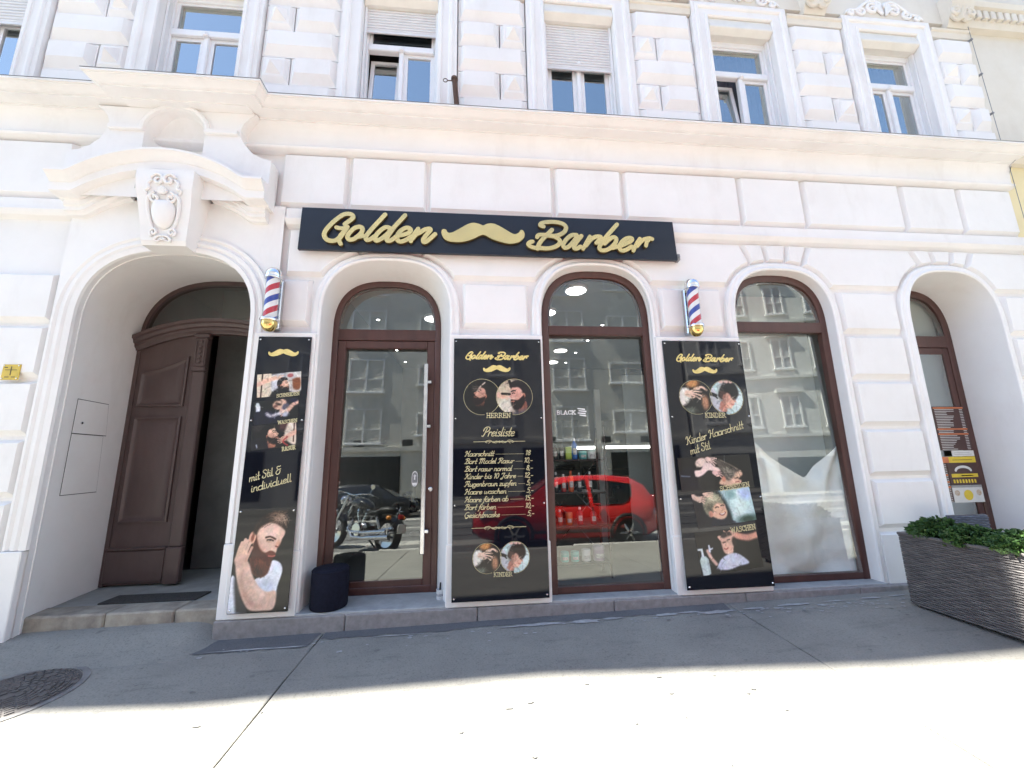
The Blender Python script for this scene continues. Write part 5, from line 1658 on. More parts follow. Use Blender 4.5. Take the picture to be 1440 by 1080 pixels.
def circ_kid():                  # boy with a side cut, pale ground
    p = Paint(.28, .28, .0046, (.70, .78, .77))
    p.ell(.25, .09, .05, .11, (.82, .88, .86), 0, .4); p.poly([(.0, .0), (.0, .20), (.05, .19), (.08, .08), (.10, .0)], (.72, .72, .74), .01)
    head_profile(p, .145, .135, .088, 1, -22, (.11, .085, .085), None, (.88, .70, .62), (.68, .48, .42))
    p.poly([(.075, .13), (.085, .21), (.13, .25), (.15, .18), (.12, .10)], (.50, .38, .34), .02, .6)
    p.poly([(.09, .20), (.14, .275), (.22, .25), (.245, .17), (.20, .115), (.16, .17)], (.10, .075, .08), .008)
    for a in (.105, .15, .19): p.ell(a, .268, .02, .016, (.86, .72, .66), 0, .3)
    p.line([(.0, .17), (.045, .155)], .03, (.12, .12, .13)); p.line([(.04, .15), (.06, .13)], .012, (.15, .15, .15)); p.grain(.012)
    return p
def pic_kid_comb():              # hands combing a boy's hair; the boy looks down to the right
    p = Paint(.80, .345, .0065, (.055, .05, .055))
    p.poly([(.0, .0), (.0, .20), (.10, .25), (.17, .22), (.20, .10), (.22, .0)], (.065, .075, .15), .015)
    p.line([(.02, .16), (.11, .15)], .012, (.75, .78, .82), .004, .6)
    p.ell(.25, .285, .065, .045, (.90, .80, .74), 20, .2); p.poly([(.17, .15), (.17, .205), (.24, .215), (.29, .28), (.36, .27), (.40, .235), (.47, .215), (.46, .19), (.38, .19), (.32, .20), (.26, .16), (.20, .14)], (.90, .80, .77), .008)
    hand(p, .335, .315, -14, .07, (.88, .76, .72)); hand(p, .39, .175, -6, .065, (.86, .72, .68))
    p.poly([(.44, .10), (.42, .06), (.50, .03), (.60, .035), (.66, .055), (.665, .085), (.64, .10), (.69, .14), (.67, .185), (.60, .195), (.52, .15)], (.86, .71, .62), .01)
    p.poly([(.40, .30), (.46, .30), (.56, .24), (.66, .19), (.61, .16), (.56, .10), (.51, .09), (.47, .14), (.45, .20)], (.38, .35, .32), .012)
    p.strands(.52, .20, 60, .10, -40, 30, (.62, .59, .54), .005, .4); p.strands(.58, .28, 40, .16, -35, 45, (.16, .14, .13), .005, .6, .6)
    p.line([(.52, .345), (.51, .27)], .008, (.35, .35, .37)); p.line([(.45, .31), (.56, .25), (.64, .20)], .010, (.80, .74, .66), .006, .6)
    p.line([(.605, .105), (.635, .112)], .010, (.18, .12, .10), .004); p.line([(.60, .068), (.64, .072)], .010, (.60, .34, .32), .004); p.ell(.475, .105, .02, .028, SKR, 0, .3); p.grain(.012)
    return p
def pic_kid_smile():             # smiling fair boy, hands in his hair, bright window behind
    p = Paint(.64, .335, .0065, (.09, .11, .15))
    p.poly([(.25, .345), (.64, .345), (.64, .0), (.40, .0), (.36, .10)], (.70, .80, .81), .02); p.ell(.50, .16, .10, .12, (.84, .91, .90), 0, .5); p.ell(.58, .27, .07, .06, (.72, .78, .90), 0, .5); p.ell(.55, .02, .10, .04, (.22, .32, .28), 0, .5); p.ell(.42, .28, .05, .04, (.58, .70, .70), 0, .5)
    p.poly([(.22, .345), (.29, .345), (.36, .20), (.38, .06), (.33, .02), (.28, .2)], (.12, .16, .17), .02)
    p.poly([(.14, .0), (.16, .06), (.25, .07), (.36, .04), (.40, .0)], (.10, .13, .20), .01)
    p.poly([(.16, .20), (.16, .12), (.21, .075), (.27, .055), (.32, .07), (.345, .115), (.34, .155), (.33, .20), (.27, .25), (.20, .25)], (.89, .72, .62), .008)
    p.poly([(.10, .26), (.10, .17), (.14, .10), (.18, .12), (.19, .18), (.25, .215), (.31, .205), (.325, .225), (.28, .30), (.20, .32), (.13, .31)], (.55, .53, .45), .01)
    p.strands(.20, .26, 60, .09, 30, 50, (.76, .73, .62), .005, .5, .7); p.strands(.15, .20, 30, .07, -60, 30, (.34, .33, .29), .005, .5)
    p.ell(.165, .12, .022, .032, (.80, .58, .50), 0, .2)
    for ex, ez in ((.245, .175), (.305, .185)): p.line([(ex - .018, ez), (ex, ez + .006), (ex + .016, ez)], .010, (.18, .13, .12), .004)
    p.line([(.285, .17), (.305, .145), (.285, .138)], .007, (.74, .54, .46), .004); p.line([(.262, .108), (.29, .098), (.318, .116)], .018, (.60, .28, .27), .004); p.line([(.268, .110), (.29, .104), (.312, .115)], .008, (.95, .93, .90), .003)
    p.line([(.0, .335), (.03, .30), (.07, .28)], .05, (.86, .74, .68), .01); hand(p, .055, .285, -8, .06, (.88, .75, .68)); hand(p, .15, .325, -5, .06, (.88, .75, .68)); p.grain(.012)
    return p
def pic_kid_wash():              # head massage, foam, dispenser bottle; cut out on black
    p = Paint(.66, .40, .0065, (.035, .037, .05))
    p.line([(.66, .31), (.56, .295), (.46, .32), (.40, .345)], .065, (.84, .62, .54), .012); hand(p, .40, .345, 190, .07, (.86, .68, .60)); hand(p, .26, .33, -20, .05, (.86, .70, .62))
    p.poly([(.26, .30), (.27, .20), (.30, .165), (.36, .16), (.385, .22), (.41, .29), (.39, .345), (.30, .36)], (.89, .72, .64), .008)
    p.poly([(.27, .33), (.30, .37), (.37, .37), (.39, .34), (.34, .33), (.30, .32)], (.26, .22, .21), .01); p.ell(.405, .27, .025, .045, (.20, .14, .13), 0, .3)
    for ex, ez in ((.295, .275), (.345, .295)): p.line([(ex - .014, ez), (ex + .014, ez + .004)], .009, (.20, .14, .13), .004)
    p.line([(.285, .22), (.305, .212), (.325, .222)], .011, (.68, .36, .34), .003); p.line([(.31, .26), (.305, .24)], .006, SKD, .003)
    p.poly([(.16, .04), (.22, .12), (.30, .16), (.40, .165), (.48, .11), (.515, .055), (.40, .04), (.28, .02)], (.84, .85, .90), .008); p.line([(.24, .10), (.20, .05), (.16, .02)], .03, (.75, .76, .82), .01)
    p.poly([(.11, .0), (.16, .045), (.20, .03), (.17, .0)], (.16, .15, .16), .006); p.line([(.105, .22), (.13, .15), (.17, .09)], .035, (.86, .72, .66), .008)
    p.poly([(.015, .0), (.005, .14), (.025, .175), (.075, .175), (.10, .14), (.10, .01), (.06, -.01)], (.82, .87, .86), .006, smooth=False); p.poly([(.03, .17), (.035, .21), (.03, .23), (.0, .235), (.0, .25), (.055, .25), (.06, .17)], (.88, .90, .91), .004, smooth=False)
    p.line([(.085, .15), (.085, .02)], .014, (.66, .72, .72), .006, .7); p.poly([(.115, .21), (.12, .275), (.135, .275), (.14, .24), (.165, .245), (.165, .23), (.14, .225), (.135, .20)], (.86, .88, .90), .004, smooth=False); p.grain(.012)
    return p
# ------------------------------------------------------------------ the three advertising boards
def board(x0, w, label):
    t = thing('advertising_board', label, 'advertising board', (x0, -.108, .203), local=True, tilt=-R(1.0), group='black boards on the shop piers')
    mb = MB(); mb.bbox(0, w, 0, .010, 0, 2.547, .002)
    obj('board', mb, BLACKM, t)
    for u in (.022, w - .022):
        for v in (.03, .86, 1.70, 2.515):
            mb = MB(); mb.lathe([(.0095, .002), (.0095, -.006), (.007, -.010), (.001, -.011)], (u, 0, v), 12, 'y')
            obj('bolt', mb, CHROME, t)
    return t
def lettering(t, fn, mat=None, name='lettering'):
    mb = MB(); fn(mb); return obj(name, mb, mat or CREAMPRINT, t)
def mou(mb, x, z, w, y=-.0016):
    moustache(mb, [(x + u * w, z + v * w) for u, v in MOU_N], y, 0)
def ringline(mb, cx, cz, r, w, y=-.0030, a0=0, a1=360):
    ribbon(mb, C_(cx, cz, r, r, a0, a1, 48), w, y, ramp=.0002, k=1)
YP = -.0012            # prints
YT = -.0024            # lettering over the prints
# --- board beside the entrance
b1 = board(-2.165, .51, 'narrow black board with gold moustache and bearded man beside the entrance')
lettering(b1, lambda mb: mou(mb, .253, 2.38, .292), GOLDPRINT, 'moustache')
for fn, x0, z0, dg, nm in ((pic_cut, .047, 1.921, 4.8, 'photo_print'), (pic_wash, .048, 1.650, 6.0, 'photo_print'), (pic_shave, .046, 1.412, 5.0, 'photo_print')):
    fn().build(nm, b1, tilted(x0, z0, dg), YP)
lettering(b1, lambda mb: text(mb, 'SCHNEIDEN', SLAB, .231, 1.922, .034, .0054, YT, .215, 0, R(7)))
lettering(b1, lambda mb: text(mb, 'WASCHEN', SLAB, .268, 1.660, .034, .0054, YT, .180, 0, R(7)))
lettering(b1, lambda mb: text(mb, 'RASUR', SLAB, .330, 1.404, .038, .0070, YT, .125, 0, R(8)))
lettering(b1, lambda mb: text(mb, 'mit Stil &', SCRIPT, .065, 1.125, .072, .0076, YT, .285, .16, R(14.5)))
lettering(b1, lambda mb: text(mb, 'individuell', SCRIPT, .090, 1.030, .072, .0076, YT, .365, .16, R(14.5)))
pic_man().build('photo_print', b1, tilted(.003, .006, 0), YP)
# --- price list
b2 = board(-.219, .917, 'black price list board with gold writing between door and window')
GP = GOLDPRINT
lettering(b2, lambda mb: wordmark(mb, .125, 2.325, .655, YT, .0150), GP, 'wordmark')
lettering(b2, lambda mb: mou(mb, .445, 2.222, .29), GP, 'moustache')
cm = lambda r_, s_=1.0: (lambda u, v: (u - s_ * r_) ** 2 + (v - s_ * r_) ** 2 < (r_ * .985) ** 2)
circ_profile().build('photo_print', b2, tilted(.104, 1.737, 0), YP, cm(.186))
circ_trim().build('photo_print', b2, tilted(.436, 1.735, 0), YP - .0004, cm(.1875))
def rings2(mb):
    ringline(mb, .290, 1.923, .187, .0035, YT); ringline(mb, .6235, 1.9225, .188, .0035, YT - .0004)
lettering(b2, rings2, None, 'picture_ring')
mb = MB(); mb.box(.315, .60, -.0036, -.0032, 1.695, 1.765); obj('caption_field', mb, BLACKM, b2)
lettering(b2, lambda mb: text(mb, 'HERREN', SLAB, .332, 1.706, .048, .0072, -.0046, .250))
lettering(b2, lambda mb: text(mb, 'Preisliste', SCRIPT, .285, 1.520, .088, .0085, YT, .325, .30))
def flourish(mb, x0, x1, z):
    ribbon(mb, [(x0, z), (x1, z)], .0045, YT, smooth=False)
    c = (x0 + x1) / 2
    for s_ in (-1, 1):
        f = lambda L: [(c + s_ * u, z + v) for u, v in L]
        ribbon(mb, f([(.0, -.012), (.03, .006), (.06, -.012), (.09, .012), (.13, .008), (.14, -.006), (.125, -.012)]), .0045, YT - .0004, k=4)
        ribbon(mb, f([(.0, .006), (.04, -.014), (.08, .002), (.11, -.018)]), .0040, YT - .0008, k=4)
lettering(b2, lambda mb: flourish(mb, .203, .722, 1.466), None, 'flourish')
PRICES = [('Haarschnitt', .290, '18', 1.325), ('Bart Model Rasur', .490, '10,-', 1.252), ('Bart rasur normal', .468, '8,-', 1.178), ('Kinder bis 10 Jahre', .505, '12,-', 1.106), ('Augenbraun zupfen', .510, '5,-', 1.034),
          ('Haare waschen', .408, '5,-', .961), ('Haare färben ab', .428, '15,-', .888), ('Bart färben', .305, '10,-', .816), ('Gesichtmaske', .340, '5,-', .743)]
for s_, wd, pr, z in PRICES:
    def row(mb):
        text(mb, s_, SCRIPT, .113, z, .050, .0062, YT, wd, .24)
        wp = {2: .055, 3: .068, 4: .088}[len(pr)]
        xp = .79 - wp + (.0 if len(pr) > 2 else -.018)
        text(mb, pr, SCRIPT, xp, z + .002, .048, .0062, YT, wp, .2)
        ribbon(mb, [(.113 + wd + .02, z + .016), (xp - .012, z + .016)], .0022, YT, smooth=False)
    lettering(b2, row, None, 'price_line')
lettering(b2, lambda mb: flourish(mb, .186, .710, .645), None, 'flourish')
circ_kid_hands().build('photo_print', b2, tilted(.196, .236, 0), YP, cm(.1345))
circ_kid().build('photo_print', b2, tilted(.456, .233, 0), YP - .0004, cm(.1395))
def rings2b(mb):
    ringline(mb, .3305, .3715, .136, .003, YT); ringline(mb, .596, .3725, .141, .003, YT - .0004)
lettering(b2, rings2b, None, 'picture_ring')
mb = MB(); mb.box(.378, .582, -.0036, -.0032, .196, .252); obj('caption_field', mb, BLACKM, b2)
lettering(b2, lambda mb: text(mb, 'KINDER', SLAB, .391, .207, .037, .0056, -.0046, .178))
# --- children's board
b3 = board(2.060, .915, 'black board with pictures of children between the two shop windows')
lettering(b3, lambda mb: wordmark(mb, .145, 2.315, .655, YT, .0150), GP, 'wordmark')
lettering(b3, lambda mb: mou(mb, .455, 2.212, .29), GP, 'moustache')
pk = circ_kid_hands(); k3 = .37 / .27
pk.build('photo_print', b3, (lambda u, v: (.130 + u * k3, 1.728 + v * k3)), YP, cm(.1345))
pk = circ_kid(); k4 = .378 / .28
pk.build('photo_print', b3, (lambda u, v: (.478 + u * k4, 1.722 + v * k4)), YP - .0004, cm(.1395))
def rings3(mb):
    ringline(mb, .130 + .1345 * k3, 1.728 + .1345 * k3, .1365 * k3, .003, YT); ringline(mb, .478 + .1395 * k4, 1.722 + .1395 * k4, .1415 * k4, .003, YT - .0004)
lettering(b3, rings3, None, 'picture_ring')
mb = MB(); mb.box(.375, .64, -.0036, -.0032, 1.675, 1.75); obj('caption_field', mb, BLACKM, b3)
lettering(b3, lambda mb: text(mb, 'KINDER', SLAB, .392, 1.689, .049, .0072, -.0046, .236))
lettering(b3, lambda mb: text(mb, 'Kinder Haarschnitt', SCRIPT, .150, 1.402, .080, .0082, YT, .685, .18, R(14.4)))
lettering(b3, lambda mb: text(mb, 'mit Stil', SCRIPT, .185, 1.302, .080, .0082, YT, .235, .18, R(14.4)))
pic_kid_comb().build('photo_print', b3, tilted(.045, .925, 2.0), YP)
lettering(b3, lambda mb: text(mb, 'SCHNEIDEN', SLAB, .462, .925, .047, .0070, YT, .335, 0, R(7)))
pic_kid_smile().build('photo_print', b3, tilted(.180, .565, 6.2), YP - .0003)
lettering(b3, lambda mb: text(mb, 'WASCHEN', SLAB, .522, .515, .050, .0074, YT - .0004, .275, 0, R(6)))
pic_kid_wash().build('photo_print', b3, tilted(.165, .125, 5.0), YP - .0006)

# ------------------------------------------------------------------ barber poles
def pole_core():
    m, nt, p = _nodes('pole_stripes')
    g = nt.nodes.new('ShaderNodeTexCoord'); sep = nt.nodes.new('ShaderNodeSeparateXYZ'); nt.links.new(g.outputs['Object'], sep.inputs[0])
    at = nt.nodes.new('ShaderNodeMath'); at.operation = 'ARCTAN2'; nt.links.new(sep.outputs['Y'], at.inputs[0]); nt.links.new(sep.outputs['X'], at.inputs[1])
    m1 = nt.nodes.new('ShaderNodeMath'); m1.operation = 'MULTIPLY'; m1.inputs[1].default_value = 1 / (2 * PI); nt.links.new(at.outputs[0], m1.inputs[0])
    m2 = nt.nodes.new('ShaderNodeMath'); m2.operation = 'MULTIPLY_ADD'; m2.inputs[1].default_value = -1 / .245
    nt.links.new(sep.outputs['Z'], m2.inputs[0]); nt.links.new(m1.outputs[0], m2.inputs[2])
    fr = nt.nodes.new('ShaderNodeMath'); fr.operation = 'FRACT'; nt.links.new(m2.outputs[0], fr.inputs[0])
    r = _ramp(nt, fr.outputs[0], [(0, (.80, .80, .80)), (.24, (.50, .03, .05)), (.5, (.80, .80, .80)), (.74, (.03, .06, .34))])
    r.color_ramp.interpolation = 'CONSTANT'
    nt.links.new(r.outputs['Color'], p.inputs['Base Color']); p.inputs['Roughness'].default_value = .35
    return m
POLEM = pole_core()
TUBEG = glass('pole_tube', (.97, .97, .97), 1.35)
def barber_pole(x, z0, label):
    t = thing('barber_pole', label, 'barber pole', (x, -.15, z0), local=True, group='barber poles over the boards')
    mb = MB(); mb.bbox(-.045, .045, .095, .178, .06, .60, .01); obj('back_plate', mb, STEEL, t)
    mb = MB()
    for z in (.10, .56): mb.box(-.03, .03, .0, .10, z - .012, z + .012)
    obj('bracket', mb, BRASS, t)
    mb = MB(); mb.lathe([(.002, .0), (.03, .004), (.055, .025), (.070, .055), (.074, .085), (.072, .10)], (0, 0, 0), 28); obj('bottom_bowl', mb, BRASS, t, smooth=40)
    mb = MB(); mb.lathe([(.070, .0), (.084, .004), (.086, .016), (.084, .026), (.070, .030)], (0, 0, .10), 28); mb.lathe([(.070, .0), (.082, .004), (.084, .014), (.082, .022), (.068, .026)], (0, 0, .55), 28); obj('collar', mb, CHROME, t, smooth=40)
    mb = MB(); mb.lathe([(.060, .128), (.060, .552)], (0, 0, 0), 28); obj('striped_core', mb, POLEM, t, smooth=40)
    mb = MB(); mb.loft([[(r_ * math.cos(2 * PI * i / 28), r_ * math.sin(2 * PI * i / 28), z) for i in range(28)] for r_, z in ((.067, .128), (.067, .552))], True, False); obj('glass_tube', mb, TUBEG, t, smooth=True)
    mb = MB(); mb.lathe([(.074, .0), (.078, .02), (.074, .05), (.058, .078), (.03, .096), (.002, .10)], (0, 0, .575), 28); obj('cap', mb, CHROME, t, smooth=40)
    return t
barber_pole(-2.035, 2.775, 'red white and blue barber pole between the street entrance and shop door')
barber_pole(2.42, 2.775, 'red white and blue barber pole between the two shop windows')
# ------------------------------------------------------------------ inside the shop
RX0, RX1, RY0, RY1, RZ0, RZ1 = -1.78, 4.75, .16, 5.6, .155, 3.74
mb = MB()
V = [(RX0, RY0, RZ0), (RX1, RY0, RZ0), (RX1, RY1, RZ0), (RX0, RY1, RZ0), (RX0, RY0, RZ1), (RX1, RY0, RZ1), (RX1, RY1, RZ1), (RX0, RY1, RZ1)]
mb.add(V, [(0, 3, 7, 4), (1, 5, 6, 2), (2, 6, 7, 3)])
obj('shop_room_wall', mb, pm('shop_wall_paint', (.15, .16, .155), .85, .1, 2), house)
mb = MB(); mb.add([(x, y, RZ1) for x, y, z in V[:4]], [(0, 1, 2, 3)]); obj('shop_ceiling', mb, pm('shop_ceiling_paint', (.36, .37, .36), .85, .06, 2), house)
mb = MB(); mb.add(V[:4], [(0, 1, 2, 3)]); obj('shop_floor', mb, pm('shop_floor_tile', (.14, .14, .14), .35, .2, 3), house)
LAMP = pm('lamp_glow', (.9, .9, .9), .5, .0, 3, emit=(1, 1, .98, 1.6))
SPOT = pm('spot_glow', (.9, .9, .9), .5, .0, 3, emit=(1, 1, .98, 3.0))
for k, (x, y, lb) in enumerate(((1.35, .78, 'round white ceiling lamp just inside the middle arched window'), (1.78, 3.75, 'round white ceiling lamp glowing in the middle of the shop'), (1.80, 4.75, 'round white ceiling lamp farthest back in the shop'), (1.10, 1.60, 'round white ceiling lamp at the edge of the middle window'), (-.66, 1.95, 'round white ceiling lamp behind the shop door fanlight'))):
    t = thing('ceiling_lamp', lb, 'lamp', (x, y, RZ1), group='round lamps on the shop ceiling', local=True)
    mb = MB(); mb.lathe([(.15, -.001), (.16, -.03), (.15, -.045), (.135, -.045)], (0, 0, 0), 24); obj('rim', mb, PVC, t, smooth=40)
    mb = MB(); mb.lathe([(.132, -.04), (.132, -.05), (.001, -.052)], (0, 0, 0), 24); obj('diffuser', mb, LAMP, t)
SPOTL = ['tiny spot lamp nearest the middle window in the shop ceiling', 'tiny spot lamp second from the middle window', 'tiny spot lamp third from the middle window', 'tiny spot lamp farthest back behind the middle window', 'tiny spot lamp behind the shop door fanlight', 'tiny spot lamp upper of two seen through the door pane', 'tiny spot lamp lower of two seen through the door pane', 'tiny spot lamp in the shop ceiling behind the price list', 'tiny spot lamp deep in the shop behind the price list']
for k, (x, y) in enumerate(((2.18, 2.2), (2.18, 3.1), (2.17, 4.0), (2.16, 4.9), (-1.55, 2.1), (-1.60, 3.9), (-1.60, 4.9), (-.2, 2.9), (.4, 4.4))):
    t = thing('spot_lamp', SPOTL[k], 'lamp', (x, y, RZ1), group='spot lamps in the shop ceiling', local=True)
    mb = MB(); mb.lathe([(.030, -.001), (.044, -.012), (.03, -.016)], (0, 0, 0), 14); obj('rim', mb, STEEL, t)
    mb = MB(); mb.lathe([(.026, -.017), (.02, -.022), (.001, -.022)], (0, 0, 0), 12); obj('bulb', mb, SPOT, t)
mb = MB(); mb.bbox(2.80, 4.74, .92, .97, .157, 3.735, .004); obj('added_bright_partition', mb, pm('added_partition_paint', (.78, .82, .79), .8, .08, 2), house)  # added pale panel that brightens the view through the right-hand window
# product rack behind the middle window
rk = thing('product_rack', 'black metal product rack standing behind the middle shop window', 'rack', (1.2, .72, .16))
SH = (.33, .73, 1.10, 1.475)
for z in SH:
    mb = MB(); mb.bbox(.88, 1.54, .55, .88, z - .02, z, .004); obj('shelf', mb, BLACKMETAL, rk)
for x in (.885, 1.535):
    for y in (.555, .875):
        mb = MB(); mb.box(x - .012, x + .012, y - .012, y + .012, .156, 1.86); obj('post', mb, BLACKMETAL, rk)
for z0, z1 in ((.34, 1.09), (.75, 1.46)):
    mb = MB(); mb.tube([(.89, .885, z0), (1.53, .885, z1)], .005, 6); mb.tube([(.89, .89, z1), (1.53, .89, z0)], .005, 6); obj('cross_brace', mb, STEEL, rk)
def bottle(x, y, z, r, h, colr, capc, lb, kind='bottle', rough=.3):
    t = thing(kind, lb, kind, (x, y, z), local=True, group='products on the rack')
    m_ = pm('product_%02d%02d%02d' % tuple(int(c * 99) for c in colr), colr, rough, .05, 20); c_ = pm('cap_%02d%02d%02d' % tuple(int(c * 99) for c in capc), capc, .4, .05, 20)
    mb = MB()
    if kind == 'bottle':
        mb.lathe([(r * .92, .001), (r, .006), (r, h * .66), (r * .85, h * .74), (r * .38, h * .82), (r * .36, h * .86)], (0, 0, 0), 16); obj('body', mb, m_, t, smooth=35)
        mb = MB(); mb.lathe([(r * .45, h * .86), (r * .45, h * .96), (r * .3, h)], (0, 0, 0), 12); obj('cap', mb, c_, t, smooth=35)
    else:
        mb.lathe([(r * .92, .001), (r, .006), (r, h * .72), (r * .96, h * .74)], (0, 0, 0), 18); obj('body', mb, m_, t, smooth=35)
        mb = MB(); mb.lathe([(r * 1.03, h * .74), (r * 1.03, h * .96), (r * .98, h)], (0, 0, 0), 18); obj('lid', mb, c_, t, smooth=35)
    mb = MB(); n = 7
    mb.loft([[(r * 1.01 * math.cos(-PI / 2 + a), r * 1.01 * math.sin(-PI / 2 + a), zz) for a in np.linspace(-.7, .7, n)] for zz in (h * .22, h * .52)], closed=False, cap=False)
    obj('paper_label', mb, pm('paper_label', (.70, .70, .68), .6, .3, 60, c2=(.3, .3, .3)), t, smooth=True)
K, W_ = (.015, .015, .018), (.75, .75, .74)
P_ = [(.95, 3, .035, .16, K, K, 'black bottle with white print at the left of the top rack shelf', 'bottle'), (1.03, 3, .033, .17, K, K, 'black bottle standing beside the lime box', 'bottle'),
      (1.19, 3, .034, .22, (.03, .16, .55), W_, 'blue spray bottle with white nozzle on the top rack shelf', 'bottle'), (1.29, 3, .048, .085, (.12, .50, .46), (.30, .66, .60), 'mint green tub on the top rack shelf', 'jar'), (1.40, 3, .050, .10, (.70, .72, .70), (.55, .68, .62), 'white tub at the right of the top rack shelf', 'jar'),
      (.95, 2, .030, .20, K, W_, 'dark bottle with white cap on the second shelf', 'bottle'), (1.04, 2, .032, .18, (.45, .03, .03), W_, 'red bottle with white cap on the second shelf', 'bottle'), (1.13, 2, .034, .21, (.60, .10, .02), (.60, .10, .02), 'orange bottle on the second shelf', 'bottle'), (1.23, 2, .030, .19, K, (.4, .4, .4), 'black bottle with grey cap on the second shelf', 'bottle'), (1.36, 2, .030, .20, K, W_, 'dark bottle with pale cap at the end of the second shelf', 'bottle'),
      (.98, 1, .036, .15, (.40, .05, .04), W_, 'short red bottle on the third shelf', 'bottle'), (1.09, 1, .040, .12, (.55, .16, .05), (.5, .2, .1), 'amber jar on the third shelf', 'jar'), (1.22, 1, .036, .17, (.30, .04, .05), W_, 'dark red bottle on the third shelf', 'bottle'), (1.38, 1, .036, .15, (.35, .06, .06), K, 'red bottle with black cap on the third shelf', 'bottle'),
      (1.02, 0, .046, .095, (.16, .55, .48), (.24, .62, .55), 'mint green jar at the left of the lowest shelf', 'jar'), (1.14, 0, .046, .095, (.14, .50, .44), (.24, .62, .55), 'second mint green jar from the left on the lowest shelf', 'jar'), (1.27, 0, .050, .11, (.72, .72, .72), (.70, .70, .70), 'white jar with black label on the lowest shelf', 'jar'), (1.42, 0, .066, .14, (.32, .26, .34), (.38, .32, .40), 'mauve tub at the right of the lowest shelf', 'jar')]
for x, s_, r_, h, c1, c2, lb, kd in P_:
    bottle(x, .64, SH[s_], r_, h * 1.15, c1, c2, lb, kd)
mb = MB(); mb.bbox(1.075, 1.145, .60, .66, SH[3], SH[3] + .15, .003); o = obj('carton', mb, pm('lime_card', (.40, .55, .08), .5, .2, 30), None); tag(o, 'lime green carton on the top rack shelf', 'carton', 'products on the rack')
# fluorescent tube across the back
tb = thing('tube_lamp', 'long white tube lamp glowing across the shop behind the rack', 'lamp', (2.35, 2.5, 1.64))
mb = MB(); mb.tube([(1.62, 2.5, 1.655), (3.10, 2.5, 1.655)], .022, 10); obj('tube', mb, LAMP, tb)
mb = MB(); mb.box(1.58, 3.14, 2.525, 2.56, 1.63, 1.68); obj('batten', mb, PVC, tb)
# mirrors and counters along the back
ct = thing('styling_counter', 'dark styling counter with mirrors at the back of the shop', 'counter', (2.0, 5.3, .16))
mb = MB(); mb.bbox(-.9, 4.2, 5.0, 5.55, .156, 1.0, .01); obj('cabinet', mb, BLACKMETAL, ct)
for x in (-.4, .9, 2.2, 3.5):
    mb = MB(); mb.bbox(x - .35, x + .35, 5.55, 5.58, 1.2, 2.4, .006); obj('mirror', mb, pm('mirror_glass', (.4, .42, .42), .05, .05, 2, metal=1.0), ct)
dp = thing('inner_door', 'grey inner door frame standing open inside the shop', 'door', (2.05, 2.2, .16))
mb = MB(); mb.bbox(1.96, 2.06, 2.2, 2.26, .156, 2.6, .006); obj('frame', mb, pm('grey_door_paint', (.45, .46, .45), .5, .06, 5), dp)
mb = MB(); mb.bbox(2.75, 3.35, 2.9, 2.95, .156, 3.0, .006); obj('door_leaf', mb, pm('pale_panel', (.46, .50, .52), .5, .06, 5), dp)
def barber_chair(x, y, lb):
    t = thing('barber_chair', lb, 'chair', (x, y, .16), local=True, group='barber chairs in the shop')
    mb = MB(); mb.lathe([(.30, .0), (.30, .03), (.05, .06), (.045, .42)], (0, 0, 0), 20); obj('base', mb, CHROME, t, smooth=35)
    mb = MB(); mb.bbox(-.28, .28, -.28, .26, .42, .56, .04); obj('seat', mb, BLACKM, t)
    mb = MB(); mb.bbox(-.27, .27, .24, .36, .55, 1.15, .04); obj('backrest', mb, BLACKM, t)
    for s_ in (-1, 1):
        mb = MB(); mb.bbox(s_ * .33 - .04, s_ * .33 + .04, -.22, .26, .70, .77, .02); mb.box(s_ * .31 - .01, s_ * .31 + .01, .1, .2, .5, .71); obj('armrest', mb, BLACKM, t)
barber_chair(-.9, 3.6, 'black barber chair seen dimly through the shop door'); barber_chair(2.5, 3.9, 'black barber chair in the dark behind the tube lamp')
from mathutils import noise as mnoise
# white sheet pinned up behind the right-hand window
sh = MB(); nu, nv = 70, 60
vs = []
for j in range(nv + 1):
    v = j / nv
    for i in range(nu + 1):
        u = i / nu
        s_ = abs(2 * u - 1.04)
        top = 1.70 - .47 * (1 - min(1, s_) ** 1.35) - (.05 if u < .03 else 0)
        x = 3.10 + 1.20 * u + .05 * (1 - v) * (1 - u) * .5 - .06 * v * u
        z = top + (.20 - top) * v
        d1 = math.hypot(x - 3.2, (z - 1.65)); d2 = math.hypot(x - 4.28, z - 1.68)
        a1 = math.atan2(z - 1.65, x - 3.2); a2 = math.atan2(z - 1.68, x - 4.28)
        y = .245 + .04 * math.sin(a1 * 12) * min(1, d1 * 1.6) * (1 - u) + .04 * math.sin(a2 * 13 + 1) * min(1, d2 * 1.6) * u
        y += .05 * math.sin(PI * v) * math.sin(PI * u) * -1 + .012 * math.sin(9 * x + 7 * z) + .008 * math.sin(23 * z - 6 * x)
        nv_ = Vector((x * 3.2, z * 3.2, 1.7))
        y += .018 * (mnoise.turbulence(nv_, 4, False) - .0) * min(1, 2.2 * min(d1, d2)) - .012
        y += .016 * math.sin(20 * x + 2.2 * math.sin(3 * z + 1) + 3 * v * (u - .5)) * min(1, 2.4 * v) * (.5 + .5 * math.sin(5 * u + 1))
        if z < .34: y -= .05 * ((.34 - z) / .14) ** 2 * (.6 + .4 * math.sin(11 * u))
        vs.append((x, y, z))
fs = [(j * (nu + 1) + i, j * (nu + 1) + i + 1, (j + 1) * (nu + 1) + i + 1, (j + 1) * (nu + 1) + i) for j in range(nv) for i in range(nu)]
sh.add(vs, fs)
o = obj('hanging_sheet', sh, pm('white_cotton', (.88, .89, .86), .9, .05, 6, .1, 200), None, smooth=True)
tag(o, 'crumpled white sheet hung by two corners inside the right shop window', 'sheet')
